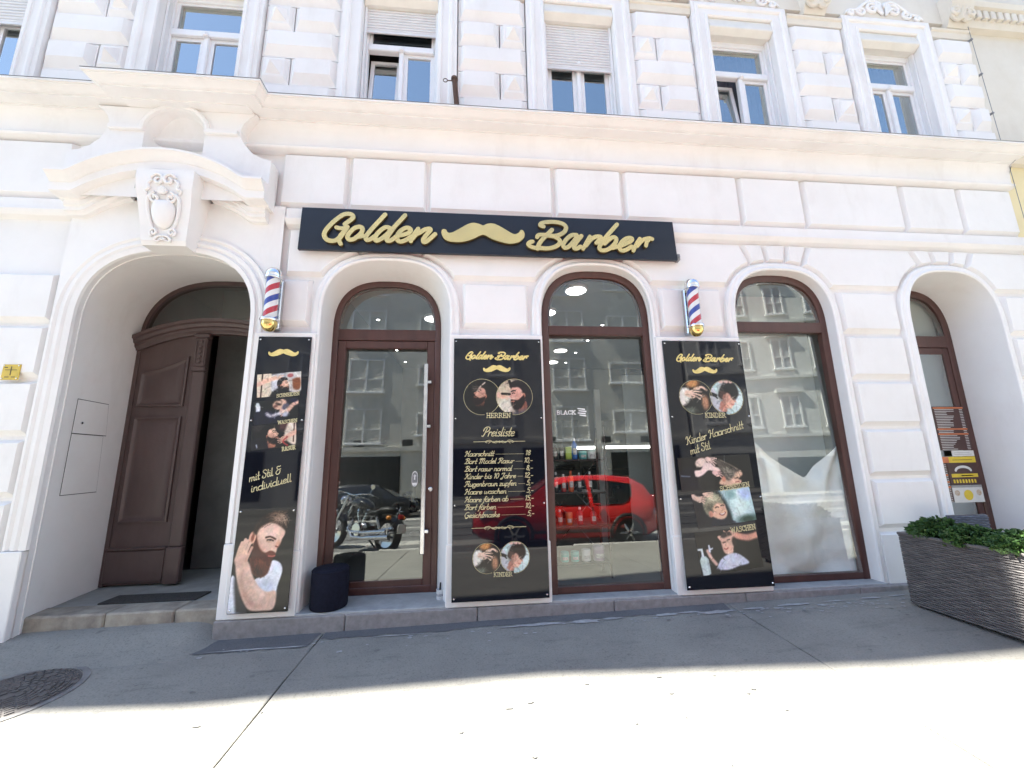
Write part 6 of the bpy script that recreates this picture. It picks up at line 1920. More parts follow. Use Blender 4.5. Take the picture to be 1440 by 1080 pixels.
# lettering stuck on the inside of the middle pane
st = thing('window_lettering', 'small white lettering BLACK with comb mark on the middle shop window', 'lettering', (1.05, .14, 1.94), local=True)
mb = MB(); text(mb, 'BLACK', SLAB, -.165, .022, .042, .0085, 0, .215); obj('letters', mb, PVC, st)
mb = MB()
for k, (a, b) in enumerate(((.0, .085), (.012, .10), (.0, .09), (.02, .095))):
    mb.hexa([(.07 + a, -.0006, .08 - .024 * k), (.07 + b, -.0006, .08 - .024 * k - .012), (.07 + b, .0006, .08 - .024 * k - .012), (.07 + a, .0006, .08 - .024 * k), (.07 + a, -.0006, .092 - .024 * k), (.07 + b, -.0006, .090 - .024 * k - .006), (.07 + b, .0006, .090 - .024 * k - .006), (.07 + a, .0006, .092 - .024 * k)])
obj('comb_mark', mb, PVC, st)
# ------------------------------------------------------------------ things in front of the house
# pouf beside the door
t = thing('pouf', 'round dark navy pouf standing on the shop door sill', 'stool', (-1.375, .10, .158), local=True)
NAVY = pm('navy_fabric', (.010, .011, .022), .95, .3, 40, .4, 220, spec=.2)
mb = MB(); mb.lathe([(.150, .0), (.163, .008), (.167, .03), (.168, .18), (.167, .315), (.163, .328)], (0, 0, 0), 40); obj('body', mb, NAVY, t, smooth=40)
mb = MB(); mb.lathe([(.1635, .326), (.168, .331), (.1635, .337)], (0, 0, 0), 40); obj('piping', mb, NAVY, t, smooth=True)
mb = MB(); mb.lathe([(.163, .335), (.155, .348), (.12, .356), (.06, .360), (.001, .361)], (0, 0, 0), 40); obj('cushion', mb, NAVY, t, smooth=40)
# tin with brush
t = thing('tin_can', 'small white tin with a black brush handle on the door sill', 'tin', (-.345, .16, .158), local=True)
mb = MB(); mb.lathe([(.034, 0), (.036, .003), (.036, .082), (.038, .085), (.038, .09), (.034, .09), (.034, .075), (.001, .074)], (0, 0, 0), 20); obj('tin', mb, pm('white_tin', (.70, .72, .75), .35, .15, 30), t, smooth=40)
mb = MB(); mb.lathe([(.0365, .030), (.0365, .052)], (0, 0, 0), 20); obj('printed_band', mb, pm('tin_print', (.10, .12, .16), .4, .5, 60, c2=(.5, .5, .52)), t, smooth=40)
mb = MB(); mb.tube([(.0, .0, .076), (.004, -.004, .15)], [.010, .008], 8); obj('brush_handle', mb, BLACKMETAL, t)
# doormat
mb = MB(); mb.bbox(-3.60, -2.72, .36, .60, .193, .207, .004); o = obj('doormat', mb, pm('grey_coir', (.055, .052, .048), .98, .4, 60, .8, 300), None); tag(o, 'flat dark doormat on the entrance step', 'doormat')
# manhole cover
mx, my = -3.2, -.72
t = thing('manhole_cover', 'round ribbed iron manhole cover in the pavement at left', 'manhole cover', (mx, my, gz(mx, my)), local=True)
t.rotation_euler = (math.atan(.024), -math.atan(.0155), 0)
IRON = pm('cast_iron', (.14, .13, .125), .6, .35, 14, .3, 80, metal=.3)
mb = MB(); mb.lathe([(.40, -.02), (.40, .005), (.362, .006), (.362, -.02)], (0, 0, 0), 56); obj('rim', mb, pm('rim_concrete', (.19, .185, .18), .8, .3, 16, .3, 90), t, smooth=30)
mb = MB(); mb.lathe([(.355, -.03), (.355, .003), (.345, .005), (.001, .005)], (0, 0, 0), 56); obj('cover', mb, IRON, t, smooth=30)
mb = MB()
for k in range(9):
    r0, r1 = .045 + .034 * k, .045 + .034 * k + .021
    nseg = max(6, int(2 * PI * r0 / .05))
    for i in range(nseg):
        if (i * 7 + k) % 11 == 0: continue
        a0 = 2 * PI * (i + .12 + .5 * (k % 2)) / nseg; a1 = 2 * PI * (i + .88 + .5 * (k % 2)) / nseg
        mb.hexa([(r * math.cos(a), r * math.sin(a), z) for z in (.004, .0115) for r, a in ((r0, a0), (r1, a0), (r1, a1), (r0, a1))])
o = obj('tread', mb, IRON, t); o['kind'] = 'stuff'
# yellow utility plate on the left pier
t = thing('utility_plate', 'small yellow utility plate screwed to the left pier', 'plate', (-4.39, -.004, 2.39), local=True)
mb = MB(); mb.bbox(-.075, .075, -.004, .004, -.075, .075, .0015); obj('plate', mb, pm('yellow_enamel', (.62, .44, .05), .4, .15, 14), t)
mb = MB()
for q in ((-.05, .05, .018, .024), (-.004, .004, -.03, .055), (-.045, -.008, -.052, -.044), (.012, .045, -.052, -.044), (-.06, -.03, .04, .05)): mb.box(q[0], q[1], -.0052, -.0042, q[2], q[3])
obj('marking', mb, pm('plate_print', (.12, .09, .03), .6, .1, 20), t)
for s_ in (-1, 1):
    for q in (-1, 1):
        mb = MB(); mb.lathe([(.006, 0), (.006, -.003), (.001, -.004)], (s_ * .062, -.004, q * .062), 8, 'y'); obj('screw', mb, STEEL, t)
# flag-holder tube on the cornice
t = thing('flag_holder', 'rusty brown flag pole tube with ring standing on the cornice', 'flag holder', (-.22, -.16, 5.42), local=True)
RUST = pm('rusty_iron', (.10, .055, .035), .8, .4, 20, .3, 60)
mb = MB(); mb.tube([(.02, .0, -.02), (-.02, -.01, .46)], .030, 12); obj('tube', mb, RUST, t, smooth=40)
mb = MB(); mb.tube([(-.02, -.01, .45), (-.021, -.01, .48)], .038, 12); obj('mouth', mb, RUST, t)
mb = MB(); mb.tube([(-.02, -.01, .44), (-.10, -.01, .44)], .006, 6); mb.tube([(-.125 + .024 * math.cos(2 * PI * i / 14), -.01, .44 + .024 * math.sin(2 * PI * i / 14)) for i in range(15)], .005, 6); obj('eye_bolt', mb, RUST, t)
# lightning conductor down the right-hand corner
mb = MB(); mb.tube([(7.17, -.05, 8.5), (7.17, -.05, 5.45), (7.19, -.33, 5.40), (7.17, -.06, 5.25), (7.17, -.05, .2)], .004, 6)
GALV = pm('galvanised_wire', (.28, .28, .29), .5, .2, 9, metal=.5)
cdc = obj('lightning_conductor', mb, GALV, house)
for z in (7.35, 6.75, 6.1, 5.6):
    mb = MB(); mb.bbox(7.155, 7.185, -.06, .02, z - .012, z + .012, .003); obj('conductor_clip', mb, GALV, cdc)

# ---- wicker planter with plants, chair behind it
PX0, PX1, PY0, PY1 = 4.085, 4.52, -1.80, -.42
def weave(name, tint=(1, 1, 1)):
    m, nt, p = _nodes(name)
    n = _noise(nt, 30, 3, .6, stretch=(.22, .22, 1.7))
    r = _ramp(nt, n.outputs['Fac'], [(.28, (.070, .065, .067)), (.50, (.105, .097, .096)), (.70, (.165, .152, .146))])
    for e in r.color_ramp.elements: e.color = tuple(c * t_ for c, t_ in zip(e.color[:3], tint)) + (1,)
    nt.links.new(r.outputs['Color'], p.inputs['Base Color']); p.inputs['Roughness'].default_value = .5
    return m
WEAVE = weave('dark_rattan')
pz0 = gz(4.3, -1.1) + .03
PH = .635
t = thing('wicker_planter', 'long dark woven planter box standing out from the wall at right', 'planter', (4.3, -1.1, pz0))
def woven(mb, a, b, nrm, z0, z1, rows, pitch=.055):
    """wall of flat strands going over and under the uprights"""
    a = np.array(a); b = np.array(b); nrm = np.array(nrm)
    L = np.linalg.norm(b - a); n = int(L / pitch) * 4
    hr = (z1 - z0) / rows
    for r_ in range(rows):
        zc = z0 + hr * (r_ + .5)
        lo = []; hi = []; mid = []
        for i in range(n + 1):
            u = i / n
            d = .003 * math.cos(PI * (u * n / 4 + r_))
            jit = .0015 * math.sin(r_ * 12.9 + i * .37)
            c = a + (b - a) * u + nrm * (d + .004)
            lo.append((c[0] - nrm[0] * .004, c[1] - nrm[1] * .004, zc - hr * .47)); hi.append((c[0] - nrm[0] * .004, c[1] - nrm[1] * .004, zc + hr * .47)); mid.append((c[0] + nrm[0] * .002, c[1] + nrm[1] * .002, zc + jit))
        mb.loft([lo, mid, hi], closed=False, cap=False)
for a, b, nr in (((PX0, PY1, 0), (PX0, PY0, 0), (-1, 0, 0)), ((PX0, PY0, 0), (PX1, PY0, 0), (0, -1, 0)), ((PX1, PY0, 0), (PX1, PY1, 0), (1, 0, 0)), ((PX1, PY1, 0), (PX0, PY1, 0), (0, 1, 0))):
    mb = MB(); woven(mb, a, b, nr, pz0, pz0 + PH - .02, 34)
    obj('woven_side', mb, WEAVE, t, smooth=40)
mb = MB(); mb.box(PX0 + .012, PX1 - .012, PY0 + .012, PY1 - .012, pz0 + .005, pz0 + PH - .07); obj('liner', mb, RUBBER, t)
for q in ((PX0 - .012, PX0 + .03, PY0 - .012, PY1 + .012), (PX1 - .03, PX1 + .012, PY0 - .012, PY1 + .012), (PX0 + .03, PX1 - .03, PY0 - .012, PY0 + .03), (PX0 + .03, PX1 - .03, PY1 - .03, PY1 + .012)):
    mb = MB(); mb.bbox(q[0], q[1], q[2], q[3], pz0 + PH - .02, pz0 + PH + .006, .006); obj('rim', mb, WEAVE, t)
for x in (PX0 + .05, PX1 - .05):
    for y in (PY0 + .05, PY1 - .05):
        mb = MB(); mb.lathe([(.02, -.035), (.02, .006)], (x, y, pz0), 10); obj('foot', mb, RUBBER, t)
mb = MB(); mb.box(PX0 + .03, PX1 - .03, PY0 + .03, PY1 - .03, pz0 + PH - .068, pz0 + PH - .055); obj('soil', mb, pm('potting_soil', (.03, .022, .016), .95, .4, 40, .8, 90), t)
LEAFM = [pm('leaf_green_a', (.045, .10, .028), .5, .4, 12, c2=(.025, .065, .020)), pm('leaf_green_b', (.075, .15, .035), .5, .35, 12, c2=(.045, .10, .028))]
def leafy(x, y, z, rx, ry, h, n, seed, lb):
    r_ = random.Random(seed)
    t = thing('potted_plant', lb, 'plant', (x, y, z), local=True, group='plants in the woven planter')
    for part in range(2):
        mb = MB()
        for i in range(n):
            a = r_.uniform(0, 2 * PI); rr = math.sqrt(r_.random())
            px, py = rx * rr * math.cos(a), ry * rr * math.sin(a)
            hh = h * (1 - .55 * rr * rr) * r_.uniform(.35, 1.08)
            L = r_.uniform(.034, .064); W = L * r_.uniform(.42, .6)
            az = a + r_.uniform(-.9, .9); el = r_.uniform(-.35, .75)
            d = np.array((math.cos(az) * math.cos(el), math.sin(az) * math.cos(el), math.sin(el)))
            s_ = np.array((-math.sin(az), math.cos(az), r_.uniform(-.3, .3))); s_ = s_ / np.linalg.norm(s_)
            up = np.cross(d, s_)
            c = np.array((px, py, hh))
            # lobed leaf, folded along its rib
            pts = [c, c + d * L * .30 + s_ * W * .5 + up * .25 * W, c + d * L * .52 + s_ * W * .30 + up * .12 * W, c + d * L * .72 + s_ * W * .40 + up * .1 * W, c + d * L - up * .12 * L,
                   c + d * L * .72 - s_ * W * .40 + up * .1 * W, c + d * L * .52 - s_ * W * .30 + up * .12 * W, c + d * L * .30 - s_ * W * .5 + up * .25 * W, c + d * L * .5 - up * .02]
            mb.add([tuple(q) for q in pts], [(0, 1, 8), (1, 2, 8), (2, 3, 8), (3, 4, 8), (4, 5, 8), (5, 6, 8), (6, 7, 8), (7, 0, 8)])
        obj('leaves' if part == 0 else 'young_leaves', mb, LEAFM[part], t)
    mb = MB()
    for i in range(22):
        a = r_.uniform(0, 2 * PI); rr = r_.random() ** .5
        mb.tube([(.3 * rx * math.cos(a) * rr, .3 * ry * math.sin(a) * rr, -.06), (.6 * rx * math.cos(a) * rr, .6 * ry * math.sin(a) * rr, h * .4), (rx * math.cos(a) * rr, ry * math.sin(a) * rr, h * .8 * (1 - .4 * rr))], [.005, .004, .002], 5)
    obj('stems', mb, pm('stem_green', (.06, .09, .03), .6, .2, 20), t)
zt = pz0 + PH - .05
leafy(4.29, -.60, zt, .20, .16, .19, 520, 1, 'leafy plant at the wall end of the woven planter')
leafy(4.28, -.90, zt, .21, .17, .17, 520, 2, 'leafy plant second from the wall in the planter')
leafy(4.28, -1.22, zt, .21, .18, .18, 520, 3, 'leafy plant third from the wall in the planter')
leafy(4.30, -1.55, zt, .20, .17, .17, 480, 4, 'leafy plant at the street end of the planter')
# wicker chair
cx_, cy_ = 5.07, .03
cz_ = gz(cx_, cy_)
t = thing('wicker_chair', 'dark woven chair behind the planter below the side window', 'chair', (cx_, cy_, cz_))
BLUEW = weave('blue_black_rattan', (.6, .75, 1.05))
for s_ in (-1, 1):
    for q in (-1, 1):
        mb = MB(); mb.tube([(cx_ + s_ * .22, cy_ + q * .2, cz_), (cx_ + s_ * .21, cy_ + q * .19, cz_ + .42)], .015, 8); obj('leg', mb, BLACKMETAL, t)
mb = MB(); mb.bbox(cx_ - .25, cx_ + .25, cy_ - .24, cy_ + .24, cz_ + .40, cz_ + .44, .01); obj('seat', mb, BLUEW, t)
mb = MB()
mb.hexa([(cx_ - .25, cy_ - .25, cz_ + .44), (cx_ + .25, cy_ - .25, cz_ + .44), (cx_ + .25, cy_ - .215, cz_ + .44), (cx_ - .25, cy_ - .215, cz_ + .44), (cx_ - .22, cy_ - .31, cz_ + .74), (cx_ + .22, cy_ - .31, cz_ + .74), (cx_ + .22, cy_ - .28, cz_ + .74), (cx_ - .22, cy_ - .28, cz_ + .74)])
obj('backrest', mb, BLUEW, t)
mb = MB(); woven(mb, (cx_ + .22, cy_ - .315, 0), (cx_ - .22, cy_ - .315, 0), (0, -1, 0), cz_ + .46, cz_ + .73, 16, .04); obj('back_weave', mb, BLUEW, t)

# ---- menu posters on the side window
def poster(x0, x1, z0, z1, base, lb, draw):
    t = thing('poster', lb, 'poster', ((x0 + x1) / 2, .452, z0), local=True, group='posters on the side window')
    w, h = x1 - x0, z1 - z0
    mb = MB(); mb.box(-w / 2, w / 2, 0, .004, 0, h); obj('sheet', mb, base, t)
    draw(t, w, h)
DB = pm('menu_brown', (.060, .022, .018), .4, .2, 10); WHT = pm('poster_white', (.66, .66, .64), .4, .1, 10); YEL = pm('poster_yellow', (.68, .50, .03), .4, .1, 10); ORG = pm('poster_orange', (.58, .17, .06), .4, .2, 10)
def bars(t, rects, m_, nm='print'):
    mb = MB()
    for a, b, c, d in rects: mb.box(a, b, -.0012, -.0002, c, d)
    o = obj(nm, mb, m_, t); o['kind'] = 'stuff'
def menu(seed, heads):
    def f(t, w, h):
        r_ = random.Random(seed)
        n = int(h / .021); L = []; H = []
        for i in range(n):
            z = h - .02 - i * .021
            if i in heads: H.append((-w * .47, w * .47, z - .008, z + .010)); continue
            L.append((-w * .44, -w * .44 + w * r_.uniform(.35, .62), z - .003, z + .003)); L.append((w * .34, w * .44, z - .003, z + .003))
        bars(t, L, WHT, 'menu_lines'); bars(t, H, ORG, 'menu_heads')
    return f
poster(5.60, 5.865, 1.43, 2.06, DB, 'tall dark menu sheet at the left of the side window', menu(1, (0, 9, 15, 21)))
poster(5.875, 6.335, 1.50, 2.06, DB, 'wide dark menu sheet topmost on the side window', menu(2, (0, 13, 16)))
def d_none(t, w, h): bars(t, [(-w * .4, w * .4, h * .3, h * .36), (-w * .4, w * .3, h * .6, h * .66)], pm('grey_print', (.3, .3, .3), .5, .1, 20))
poster(6.02, 6.335, 1.425, 1.495, WHT, 'narrow white notice under the upper menu sheet', d_none)
def d_yel(t, w, h): bars(t, [(-w * .5, -w * .10, 0, h)], ORG); bars(t, [(-w * .02, w * .42, h * .42, h * .5)], DB)
poster(5.70, 6.335, 1.345, 1.42, YEL, 'orange and yellow strip across the side window', d_yel)
def d_arch(t, w, h):
    mb = MB(); ribbon(mb, C_(0, h * .62, w * .26, h * .20, 10, 170, 12), .030, -.002, k=2); obj('arched_emblem', mb, WHT, t)
    bars(t, [(-w * .42, w * .46, h * .34, h * .50)], YEL); bars(t, [(-w * .40 + k * w * .1, -w * .34 + k * w * .1, h * .08, h * .24) for k in range(8)], YEL); bars(t, [(-w * .1, w * .3, h * .39, h * .44)], DB)
poster(5.915, 6.335, 1.075, 1.342, DB, 'dark poster with pale arched emblem and yellow strip', d_arch)
poster(5.68, 5.908, .87, 1.342, DB, 'lower dark menu sheet beside the round yellow emblem', menu(3, (6, 10, 13)))
def d_pizza(t, w, h):
    mb = MB(); mb.lathe([(h * .30, -.0004), (h * .30, -.002), (.001, -.0022)], (0, 0, h * .42), 22, 'y'); obj('round_emblem', mb, YEL, t)
    bars(t, [(-.018, .018, h * .25, h * .5), (-.05, .05, h * .5, h * .56), (-.012, .03, h * .2, h * .26)], pm('emblem_green', (.05, .12, .03), .5, .1, 20))
    for s_ in (-1, 1):
        mb = MB(); mb.lathe([(h * .17, -.0004), (h * .17, -.0016), (.001, -.0018)], (s_ * w * .36, 0, h * .55), 16, 'y'); obj('food_picture', mb, pm('food_print', (.40, .26, .16), .5, .5, 50, c2=(.55, .5, .42)), t)
    bars(t, [(-w * .5, w * .5, h * .86, h)], pm('grey_print', (.3, .3, .3), .5, .1, 20))
poster(5.915, 6.335, .862, 1.07, WHT, 'white poster with round yellow emblem lowest on the side window', d_pizza)
# ------------------------------------------------------------------ vehicles parked at the kerb behind the viewer (seen in the glass)
def car(name, label, loc, rotz, paint, L=4.05, W=1.68, H=1.50):
    t = thing(name, label, 'car', loc, rotz, local=True)
    hw = W / 2
    GL = pm('car_glass', (.012, .014, .015), .04, .1, 3, spec=.9); BLKP = pm('car_trim', (.018, .018, .019), .55, .1, 20)
    # stations from the rear (x=-L/2) to the nose: x, half width, sill z, waist z, hood/roof z, half roof width
    S = lambda u: -L / 2 + L * u
    st = [(0.0, .80, .36, .78, .95, .60), (.02, .88, .28, .84, 1.02, .66), (.06, .95, .22, .86, 1.30, .62), (.13, .985, .20, .86, 1.45, .60), (.25, 1.0, .20, .86, 1.50, .61), (.40, 1.0, .20, .86, 1.50, .62), (.52, 1.0, .20, .86, 1.47, .61),
          (.60, 1.0, .20, .87, 1.36, .60), (.67, 1.0, .20, .88, 1.18, .62), (.725, .995, .20, .90, 1.00, .66), (.80, .985, .20, .87, .95, .62), (.90, .95, .21, .80, .86, .58), (.96, .86, .25, .70, .76, .54), (1.0, .70, .34, .58, .62, .46)]
    k = H / 1.5
    rings = []
    for u, w, zs, zw, zr, wr in st:
        x = S(u); w *= hw; wr *= W / 1.0 * .5 * 1.75 if False else hw * 1.0
        half = [(0, zs * k), (w * .82, zs * k), (w * .96, (zs + .08) * k), (w, (zs + .22) * k), (w * 1.0, (zs + zw) / 2 * k), (w * .985, (zw - .03) * k), (w * .955, zw * k), (w * .955 * (1 - .22 * max(0, (zr - zw)) / .56), (zw + (zr - zw) * .72) * k), (w * .955 * (1 - .30 * max(0, (zr - zw)) / .56), (zw + (zr - zw) * .93) * k), (w * .55, zr * k), (0, (zr + .015) * k)]
        rings.append([(x, y, z) for y, z in half] + [(x, -y, z) for y, z in half[-2:0:-1]])
    mb = MB(); mb.loft(rings, True, True)
    obj('body', mb, paint, t, smooth=50)
    def sidepoint(u, f, s_, o=.022):
        """point on the glasshouse side: f = 0 at the waist, 1 at the roof edge"""
        for a, b in zip(st[:-1], st[1:]):
            if a[0] <= u <= b[0]:
                q = (u - a[0]) / (b[0] - a[0]); v = [a[i] + (b[i] - a[i]) * q for i in range(6)]
        w = v[1] * hw * .955
        zz = v[3] + (v[4] - v[3]) * (.93 * f)
        yy = w * (1 - .30 * (v[4] - v[3]) / .56 * f)
        return (S(u), s_ * (yy + o), zz * k)
    for s_ in (-1, 1):
        for us in ((.135, .365, .80, .93), (.388, .625, .93, .80)):
            mb = MB()
            a, b, fa, fb = us
            n = 6
            lo = [sidepoint(a + (b - a) * i / n, .05, s_) for i in range(n + 1)]
            hi = [sidepoint(a + (b - a) * i / n, (fa + (fb - fa) * i / n), s_) for i in range(n + 1)]
            if b > .55: hi[-1] = sidepoint(b, .30, s_); hi[-2] = sidepoint(a + (b - a) * (n - 1) / n, .74, s_)
            if a < .25: lo[0] = sidepoint(a + .01, .42, s_); lo[1] = sidepoint(a + (b - a) / n, .16, s_)
            mb.loft([lo, hi], closed=False, cap=False); obj('side_window', mb, GL, t, smooth=True)
    mb = MB(); n = 6
    lo = [(S(.725) , hw * .80 * q, 1.005 * k) for q in np.linspace(-1, 1, n + 1)]; hi = [(S(.56), hw * .64 * q, 1.435 * k) for q in np.linspace(-1, 1, n + 1)]
    mb.loft([lo, hi], closed=False, cap=False); mb.v = [(x + .03, y, z + .012) for x, y, z in mb.v]; obj('windscreen', mb, GL, t)
    mb = MB(); lo = [(S(.017) - .02, hw * .72 * q, 1.02 * k) for q in np.linspace(-1, 1, n + 1)]; hi = [(S(.10) - .02, hw * .62 * q, 1.40 * k) for q in np.linspace(-1, 1, n + 1)]
    mb.loft([lo, hi], closed=False, cap=False); obj('rear_window', mb, GL, t)
    for s_ in (-1, 1):
        for u in (.185, .80):
            x = S(u)
            w = sub('wheel', t, (x, s_ * (hw - .10), .30))
            mb = MB(); mb.lathe([(.20, -.09), (.28, -.10), (.305, -.07), (.31, 0), (.305, .07), (.28, .10), (.20, .09)], (x, s_ * (hw - .095), .305), 32, 'y'); obj('tyre', mb, RUBBER, w, smooth=40)
            mb = MB()
            yo = s_ * (hw + .004)
            mb.lathe([(.215, -s_ * .02), (.21, 0), (.17, -s_ * .02), (.001, -s_ * .03)], (x, yo - s_ * .012, .305), 24, 'y')
            for q in range(6):
                a = 2 * PI * q / 6
                mb.tube([(x + .03 * math.cos(a), yo - s_ * .012, .305 + .03 * math.sin(a)), (x + .20 * math.cos(a), yo - s_ * .006, .305 + .20 * math.sin(a))], [.03, .02], 6)
            obj('rim', mb, STEEL, w, smooth=40)
            mb = MB(); mb.tube([(x + .365 * math.cos(a), s_ * (hw - .005), .305 + .365 * math.sin(a)) for a in np.linspace(-.15, PI + .15, 16)], .035, 8); obj('wheel_arch', mb, BLKP, t, smooth=40)
        mb = MB(); mb.tube([(S(.27), s_ * (hw + .004), .36), (S(.72), s_ * (hw + .004), .36)], .03, 8); obj('sill_strip', mb, BLKP, t)
        mb = MB(); mb.tube([(S(.33), s_ * (hw + .012), .90), (S(.37), s_ * (hw + .022), .905)], .016, 8); mb.tube([(S(.53), s_ * (hw + .008), .86), (S(.575), s_ * (hw + .016), .865)], .014, 8); obj('door_handle', mb, paint, t)
        mb = MB(); mb.tube([(S(.375), s_ * (hw * .99), .40), (S(.372), s_ * (hw * 1.003), .65), (S(.376), s_ * (hw * .98), .93)], .006, 5); mb.tube([(S(.61), s_ * (hw * .99), .40), (S(.635), s_ * (hw * 1.003), .65), (S(.625), s_ * (hw * .975), .92)], .006, 5); obj('door_gap', mb, BLKP, t)
        mb = MB(); mb.bbox(S(.625) - .06, S(.625) + .06, s_ * (hw + .02) if s_ > 0 else s_ * (hw + .18), s_ * (hw + .18) if s_ > 0 else s_ * (hw + .02), .96, 1.10, .03); obj('wing_mirror', mb, paint, t)
        mb = MB(); mb.add([(S(.985), s_ * hw * .55, .60), (S(.955), s_ * hw * .86, .62), (S(.88), s_ * hw * .965, .77), (S(.92), s_ * hw * .88, .795), (S(.965), s_ * hw * .62, .72)], [(0, 1, 2, 3, 4)]); mb.v = [(x + .03, y * 1.03, z + .015) for x, y, z in mb.v]; obj('headlight', mb, pm('lamp_glass', (.55, .56, .56), .08, .2, 20, metal=.4), t)
        mb = MB(); mb.bbox(S(.012) - .03, S(.035), s_ * hw * .86 - .07, s_ * hw * .86 + .07, .78, 1.06, .02); obj('tail_light', mb, pm('tail_red', (.30, .01, .01), .15, .1, 20), t)
    mb = MB(); mb.bbox(S(1.0) - .08, S(1.0) + .02, -hw * .62, hw * .62, .33, .50, .03); obj('front_grille', mb, BLKP, t)
    mb = MB(); mb.bbox(S(0) - .04, S(0) + .06, -hw * .80, hw * .80, .30, .48, .03); obj('rear_bumper', mb, BLKP, t)
    mb = MB(); mb.bbox(S(0) - .05, S(0) - .035, -.26, .26, .62, .73, .004); obj('number_plate', mb, WHT, t)
    return t
REDP = pm('red_car_paint', (.62, .018, .016), .22, .08, 3, coat=1.0)
BLKPNT = pm('black_car_paint', (.010, .010, .012), .2, .1, 3, coat=1.0)
rz = lambda x, y: .0155 * (x + 1.44) - .22
car('parked_car', 'red five-door hatchback parked at the kerb, mirrored in the shop window', (1.98, -5.06, rz(1.98, 0)), PI, REDP)
car('parked_car', 'black car parked across the street, mirrored in the shop door', (-4.6, -14.2, rz(-4.6, 0)), 0, BLKPNT, 4.3, 1.75, 1.48)

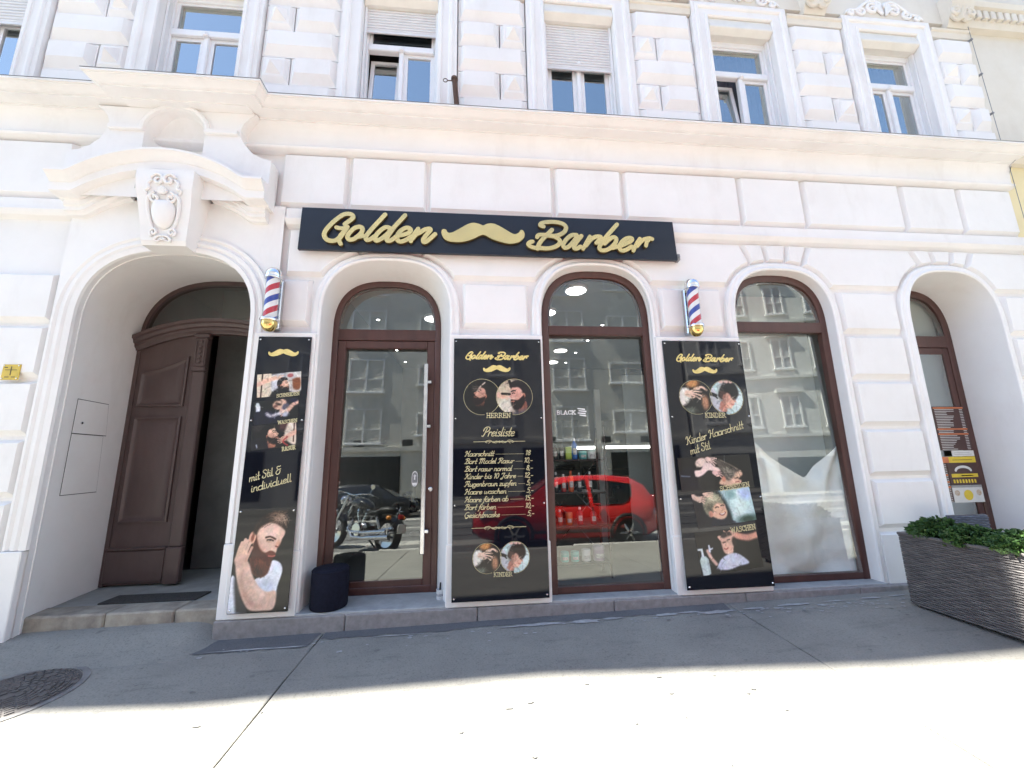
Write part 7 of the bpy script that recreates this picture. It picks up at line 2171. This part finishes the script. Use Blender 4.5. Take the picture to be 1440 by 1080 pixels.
def motorbike(label, loc, rotz):
    t = thing('motorcycle', label, 'motorcycle', loc, rotz, local=True)
    BKP = pm('black_gloss', (.010, .010, .011), .12, .1, 4, coat=1.0); LTH = pm('black_leather', (.012, .012, .012), .5, .2, 30, .2, 90)
    for x, r_, w_ in ((-.72, .315, .085), (.86, .325, .065)):
        w = sub('wheel', t, (x, 0, r_))
        mb = MB(); n = 32; rings = []
        for i in range(n + 1):
            a = 2 * PI * i / n
            rings.append([(x + (r_ - .055 + .055 * math.cos(b)) * math.cos(a), w_ * math.sin(b), r_ + (r_ - .055 + .055 * math.cos(b)) * math.sin(a)) for b in [2 * PI * k / 10 for k in range(10)]])
        mb.loft(rings, True, False); obj('tyre', mb, RUBBER, w, smooth=True)
        mb = MB(); mb.lathe([(r_ - .10, -.04), (r_ - .085, -.045), (r_ - .085, .045), (r_ - .10, .04)], (x, 0, r_), 32, 'y'); mb.lathe([(.05, -.07), (.05, .07)], (x, 0, r_), 14, 'y')
        for k in range(14):
            a = 2 * PI * k / 14; mb.tube([(x + .04 * math.cos(a), .02 * (-1) ** k, r_ + .04 * math.sin(a)), (x + (r_ - .09) * math.cos(a + .15), 0, r_ + (r_ - .09) * math.sin(a + .15))], .006, 5)
        obj('rim', mb, CHROME, w, smooth=40)
        mb = MB(); rings = []
        for a in np.linspace(.15 if x > 0 else .35, 2.55 if x > 0 else 2.95, 18):
            rr = r_ + .04
            rings.append([(x + (rr - (.05 if abs(q) == 1 else 0)) * math.cos(a), q * (w_ + .035), r_ + (rr - (.05 if abs(q) == 1 else 0)) * math.sin(a)) for q in (-1, -.7, 0, .7, 1)])
        mb.loft(rings, closed=False, cap=False); obj('fender', mb, BKP, t, smooth=True)
    mb = MB()
    for s_ in (-1, 1): mb.tube([(.86, s_ * .10, .33), (.66, s_ * .10, .72), (.50, s_ * .10, 1.02)], [.030, .026, .024], 10)
    obj('fork', mb, CHROME, t, smooth=40)
    mb = MB(); mb.tube([(.44, 0, .92), (.2, 0, .80), (-.35, 0, .66), (-.72, 0, .50)], .03, 8); mb.tube([(.46, 0, .88), (.30, 0, .32), (-.35, 0, .27), (-.40, 0, .62)], .024, 8); obj('frame', mb, BLACKMETAL, t, smooth=40)
    mb = MB(); rings = []
    for x, w_, z0, z1 in ((.44, .05, .84, .92), (.36, .12, .79, .97), (.20, .165, .76, 1.00), (.0, .15, .74, .95), (-.14, .09, .73, .86), (-.20, .04, .74, .80)):
        rings.append([(x, w_ * math.cos(a), (z0 + z1) / 2 + (z1 - z0) / 2 * math.sin(a)) for a in [2 * PI * k / 16 for k in range(16)]])
    mb.loft(rings, True, True); obj('fuel_tank', mb, BKP, t, smooth=True)
    mb = MB(); rings = []
    for x, w_, z0, z1 in ((-.12, .08, .68, .76), (-.28, .17, .64, .74), (-.46, .17, .64, .76), (-.54, .13, .68, .82), (-.72, .12, .70, .82), (-.86, .06, .72, .78)):
        rings.append([(x, w_ * math.cos(a), (z0 + z1) / 2 + (z1 - z0) / 2 * math.sin(a)) for a in [2 * PI * k / 16 for k in range(16)]])
    mb.loft(rings, True, True); obj('seat', mb, LTH, t, smooth=True)
    mb = MB(); mb.bbox(-.22, .24, -.15, .15, .26, .50, .04); mb.lathe([(.12, -.20), (.13, -.17), (.13, .17), (.12, .20)], (-.02, 0, .38), 20, 'y'); obj('crankcase', mb, CHROME, t, smooth=40)
    for a in (-.42, .42):
        mb = MB()
        for k in range(7):
            d = .10 + .035 * k
            c = (.02 + math.sin(a) * d, 0, .40 + math.cos(a) * d)
            mb.lathe([(.085, -.008), (.085, .008)], c, 14, 'z')
        mb.lathe([(.075, 0), (.07, .05)], (.02 + math.sin(a) * .36, 0, .40 + math.cos(a) * .34), 14, 'z'); obj('cylinder', mb, CHROME, t)
    for dz, ln in ((.0, -1.0), (.09, -.92)):
        mb = MB(); mb.tube([(.18, -.12, .55 - dz), (.22, -.20, .40 - dz * .5), (.02, -.22, .25 + dz), (-.30, -.22, .25 + dz), (-.42, -.22, .26 + dz), (ln, -.22, .30 + dz)], [.022, .024, .026, .028, .042, .046], 12); obj('exhaust_pipe', mb, CHROME, t, smooth=40)
    mb = MB(); mb.tube([(.36, .42, 1.03), (.46, .38, 1.08), (.52, .16, 1.06), (.50, 0, 1.03), (.52, -.16, 1.06), (.46, -.38, 1.08), (.36, -.42, 1.03)], .014, 8); obj('handlebar', mb, CHROME, t, smooth=40)
    for s_ in (-1, 1):
        mb = MB(); mb.tube([(.37, s_ * .41, 1.033), (.27, s_ * .46, .995)], .019, 8); obj('grip', mb, RUBBER, t)
        mb = MB(); mb.tube([(.46, s_ * .38, 1.08), (.48, s_ * .42, 1.2)], .007, 6); mb.lathe([(.05, -.012), (.055, 0), (.05, .012)], (.48, s_ * .43, 1.23), 14, 'x'); obj('mirror', mb, CHROME, t, smooth=40)
        mb = MB(); mb.lathe([(.0, -.04), (.035, -.03), (.04, .03), (.0, .04)], (-.88, s_ * .17, .62), 12, 'x'); obj('indicator', mb, pm('amber', (.5, .18, .02), .2, .1, 20), t, smooth=True)
    mb = MB(); mb.lathe([(.02, -.10), (.07, -.07), (.10, .0), (.105, .06), (.09, .075), (.001, .08)], (.68, 0, .92), 20, 'x'); obj('headlight', mb, CHROME, t, smooth=40)
    mb = MB(); mb.bbox(-1.03, -.98, -.06, .06, .60, .68, .015); obj('tail_light', mb, MATS['tail_red'], t)
    mb = MB(); mb.bbox(-1.07, -1.055, -.10, .10, .36, .52, .004); obj('number_plate', mb, WHT, t)
    mb = MB(); mb.tube([(-.95, 0, .66), (-1.05, 0, .55), (-1.055, 0, .36)], .014, 6); mb.tube([(.02, .12, .25), (-.05, .34, .01)], .016, 6); obj('stand', mb, BLACKMETAL, t)
    for s_ in (-1, 1):
        mb = MB(); mb.tube([(-.55, s_ * .17, .62), (-.72, s_ * .17, .33)], .03, 10); obj('shock_absorber', mb, CHROME, t, smooth=40)
    t.rotation_euler = (R(-7), 0, rotz)
    t.scale = (1.2, 1.2, 1.2)                 # a heavy tourer
    return t
motorbike('chrome and black cruiser motorcycle parked at the kerb, mirrored in the shop door', (-2.62, -5.0, rz(-2.62, 0)), math.atan2(-.75, -.95))
